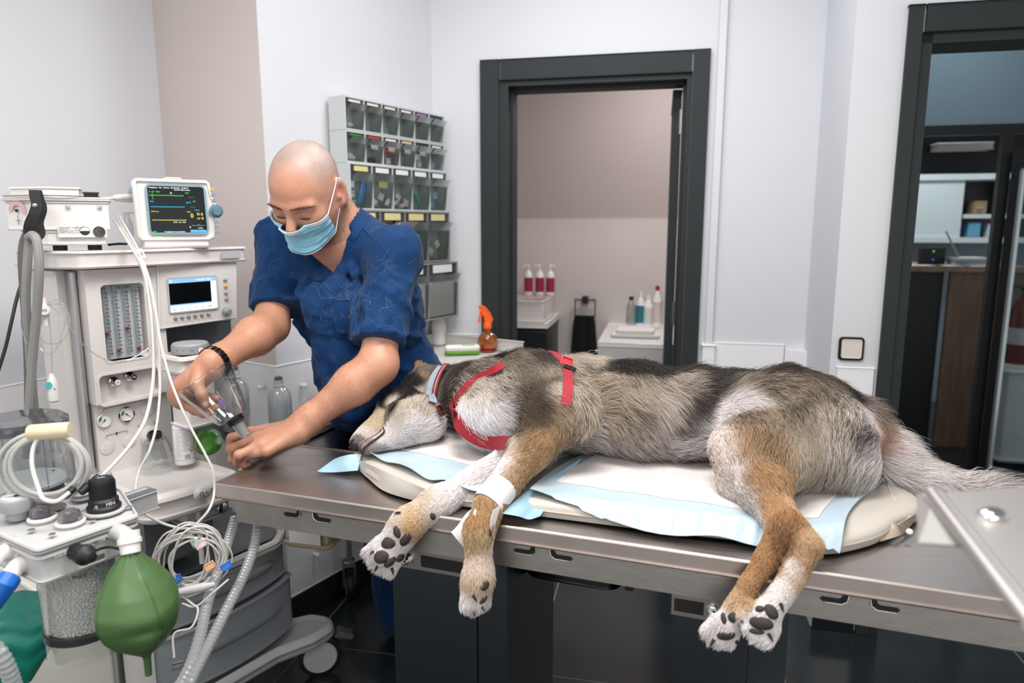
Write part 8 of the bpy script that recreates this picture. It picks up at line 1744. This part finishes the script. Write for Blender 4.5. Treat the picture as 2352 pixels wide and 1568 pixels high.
# desk
dy = 1.95; dz_ = oh(2180, 612, dy)[1]; d0 = oh(2095, 612, dy)[0] - .5; d1 = oh(2280, 618, dy)[0] + .25
t_ = thing('desk', 'oak-topped office desk with wooden side panel', 'desk', BW.p((d0 + d1) / 2, dy + .3, 0)); m_oak = M('oak', '#8c7763', .5, var=.18, vscale=6, aniso=(1, 12, 1)); m_oakp = M('oak_panel', '#705c4b', .5, var=.15, vscale=5, aniso=(8, 8, 1))
mb = MB(BW); mb.box((d0, dy, dz_ - .035), (d1, dy + .65, dz_), bev=.003); mb.build('desk_top', m_oak, t_)
u0 = oh(2172, 740, dy + .05)[0]; mb = MB(BW); mb.box((u0, dy + .05, 0), (d1 - .04, dy + .08, dz_ - .036)); mb.build('side_panel', m_oakp, t_, smooth=False)
mb = MB(BW); mb.box((d0 + .03, dy + .10, 0), (u0 - .02, dy + .6, dz_ - .04)); mb.build('drawer_unit', m_offb, t_, smooth=False)
u, z = oh(2250, 590, dy + .3); lt = thing('laptop', 'open pale laptop seen from its side on the desk', 'laptop', BW.p(u, dy + .3, dz_)); f = BW.sub(u, dy + .3, dz_, D(70)); mb = MB(f); mb.box((-.16, -.12, .001), (.16, .10, .016), bev=.003); mb.build('keyboard_base', m_alu, lt)
mb = MB(f); mb.add([(-.16, .10, .016), (.16, .10, .016), (.16, .20, .22), (-.16, .20, .22), (-.16, .108, .013), (.16, .108, .013), (.16, .208, .217), (-.16, .208, .217)], [(0, 1, 2, 3), (7, 6, 5, 4), (0, 4, 5, 1), (1, 5, 6, 2), (2, 6, 7, 3), (3, 7, 4, 0)]); mb.build('lid', M('laptop_lid', '#8c8583', .4), lt, smooth=False)
for k in range(3): f = BW.sub(oh(2222, 600, dy + .2)[0], dy + .2, dz_, D(6 * k - 4)); o = MB(f).box((-.10, -.08, .001 + .018 * k), (.10, .08, .017 + .018 * k), bev=.002).build('book', M('book_%d' % k, ('#b9c4c8', '#8fa0a6', '#cfd3d2')[k], .6)); tag(o, ('lowest pale book of the desk pile', 'middle grey book of the desk pile', 'top white book of the desk pile')[k], 'book', 'books on the desk')
for k, (px, lab) in enumerate(((2130, 'loose white sheet on the desk by the door frame'), (2185, 'loose white sheet at the middle of the desk'), (2255, 'loose white sheet at the laptop end of the desk'))): f = BW.sub(oh(px, 608, dy + .06)[0], dy + .09, dz_, D(8 * k)); o = MB(f).box((-.10, -.07, .0008), (.10, .07, .002)).build('sheet_of_paper', m_lab, smooth=False); tag(o, lab, 'paper', 'papers on the desk')
u = oh(2140, 585, dy + .25)[0]; f = BW.sub(u, dy + .25, dz_); t_ = thing('router', 'small black router with green and blue lights on the desk', 'router', f.p(0, 0, 0)); mb = MB(f); mb.box((-.08, -.03, .001), (.08, .03, .11), bev=.006); mb.build('router_case', m_rub, t_)
for zz, c_ in ((.085, '#4ac04a'), (.030, '#3058d8')): mb = MB(f); mb.box((-.004, -.0315, zz), (.004, -.0295, zz + .008)); mb.build('indicator', M('led_' + c_[1:], c_, .4, emit=1.5), t_, smooth=False)
# ================================================================== steel instrument stand close to the camera
fg = thing('instrument_tray', 'blurred shiny steel tray with a ridge and round screw head, near the lens', 'tray', U(2260, 1250, .62))
c_ = [U(2110, 1140, .70), U(2420, 1110, .66), U(2480, 1480, .50), U(2300, 1360, .52), U(2112, 1200, .66)]
m_fg = M('steel_polished', '#d2cecb', .42, 1)
q0, q1, q2, q3 = U(2118, 1140, .72), U(2440, 1118, .70), U(2480, 1560, .46), U(2352, 1440, .50)
def quad(a, b, c, d, th, name, mat, par):
    n_ = nrm(np.cross(b - a, d - a)); vs = [a, b, c, d] + [p - n_ * th for p in (a, b, c, d)]
    return MB().add(vs, [(0, 1, 2, 3), (7, 6, 5, 4), (0, 4, 5, 1), (1, 5, 6, 2), (2, 6, 7, 3), (3, 7, 4, 0)], raw=True).build(name, mat, par, smooth=False)
quad(q0, q1, q2, q3, .003, 'plate', m_fg, fg)
e0, e1 = U(2140, 1140, .712), U(2372, 1448, .492); nf = nrm(np.cross(q1 - q0, q3 - q0)); nf = nf if nf @ camd(q0) > 0 else -nf
MB().tube([e0 + nf * .004, e1 + nf * .004], .0065, 12).build('rolled_rim', m_fg, fg)
MB().tube([e0 + nf * .003 + (q1 - q0) * .055, e1 + nf * .003 + (q1 - q0) * .055], .004, 12).build('ridge', m_fg, fg)
s_ = U(2278, 1186, .655); mb = MB(); mb.ball(s_ + nf * .002, (.013, .013, .006), 20, 8, raw=True, ax=Ax(s_, nf, tz)); mb.build('screw_head', m_chrome, fg)
sp0 = U(2470, 1490, .475); mb = MB(); mb.cyl(sp0, (sp0[0], sp0[1], .03), .012, raw=True, seg=16); mb.build('stand_pole', m_chrome, fg)
mb = MB(); mb.lathe([(.16, 0), (.16, .012), (.03, .035), (1e-4, .035)], Fr((sp0[0], sp0[1], 0), 0), 28); mb.build('stand_foot', m_steel, fg)
quad(U(2108, 1138, .735), U(2150, 1138, .712), U(2250, 1260, .62), U(2112, 1250, .66), .002, 'folded_side', M('steel_satin', '#9c9a97', .6, 1), fg)
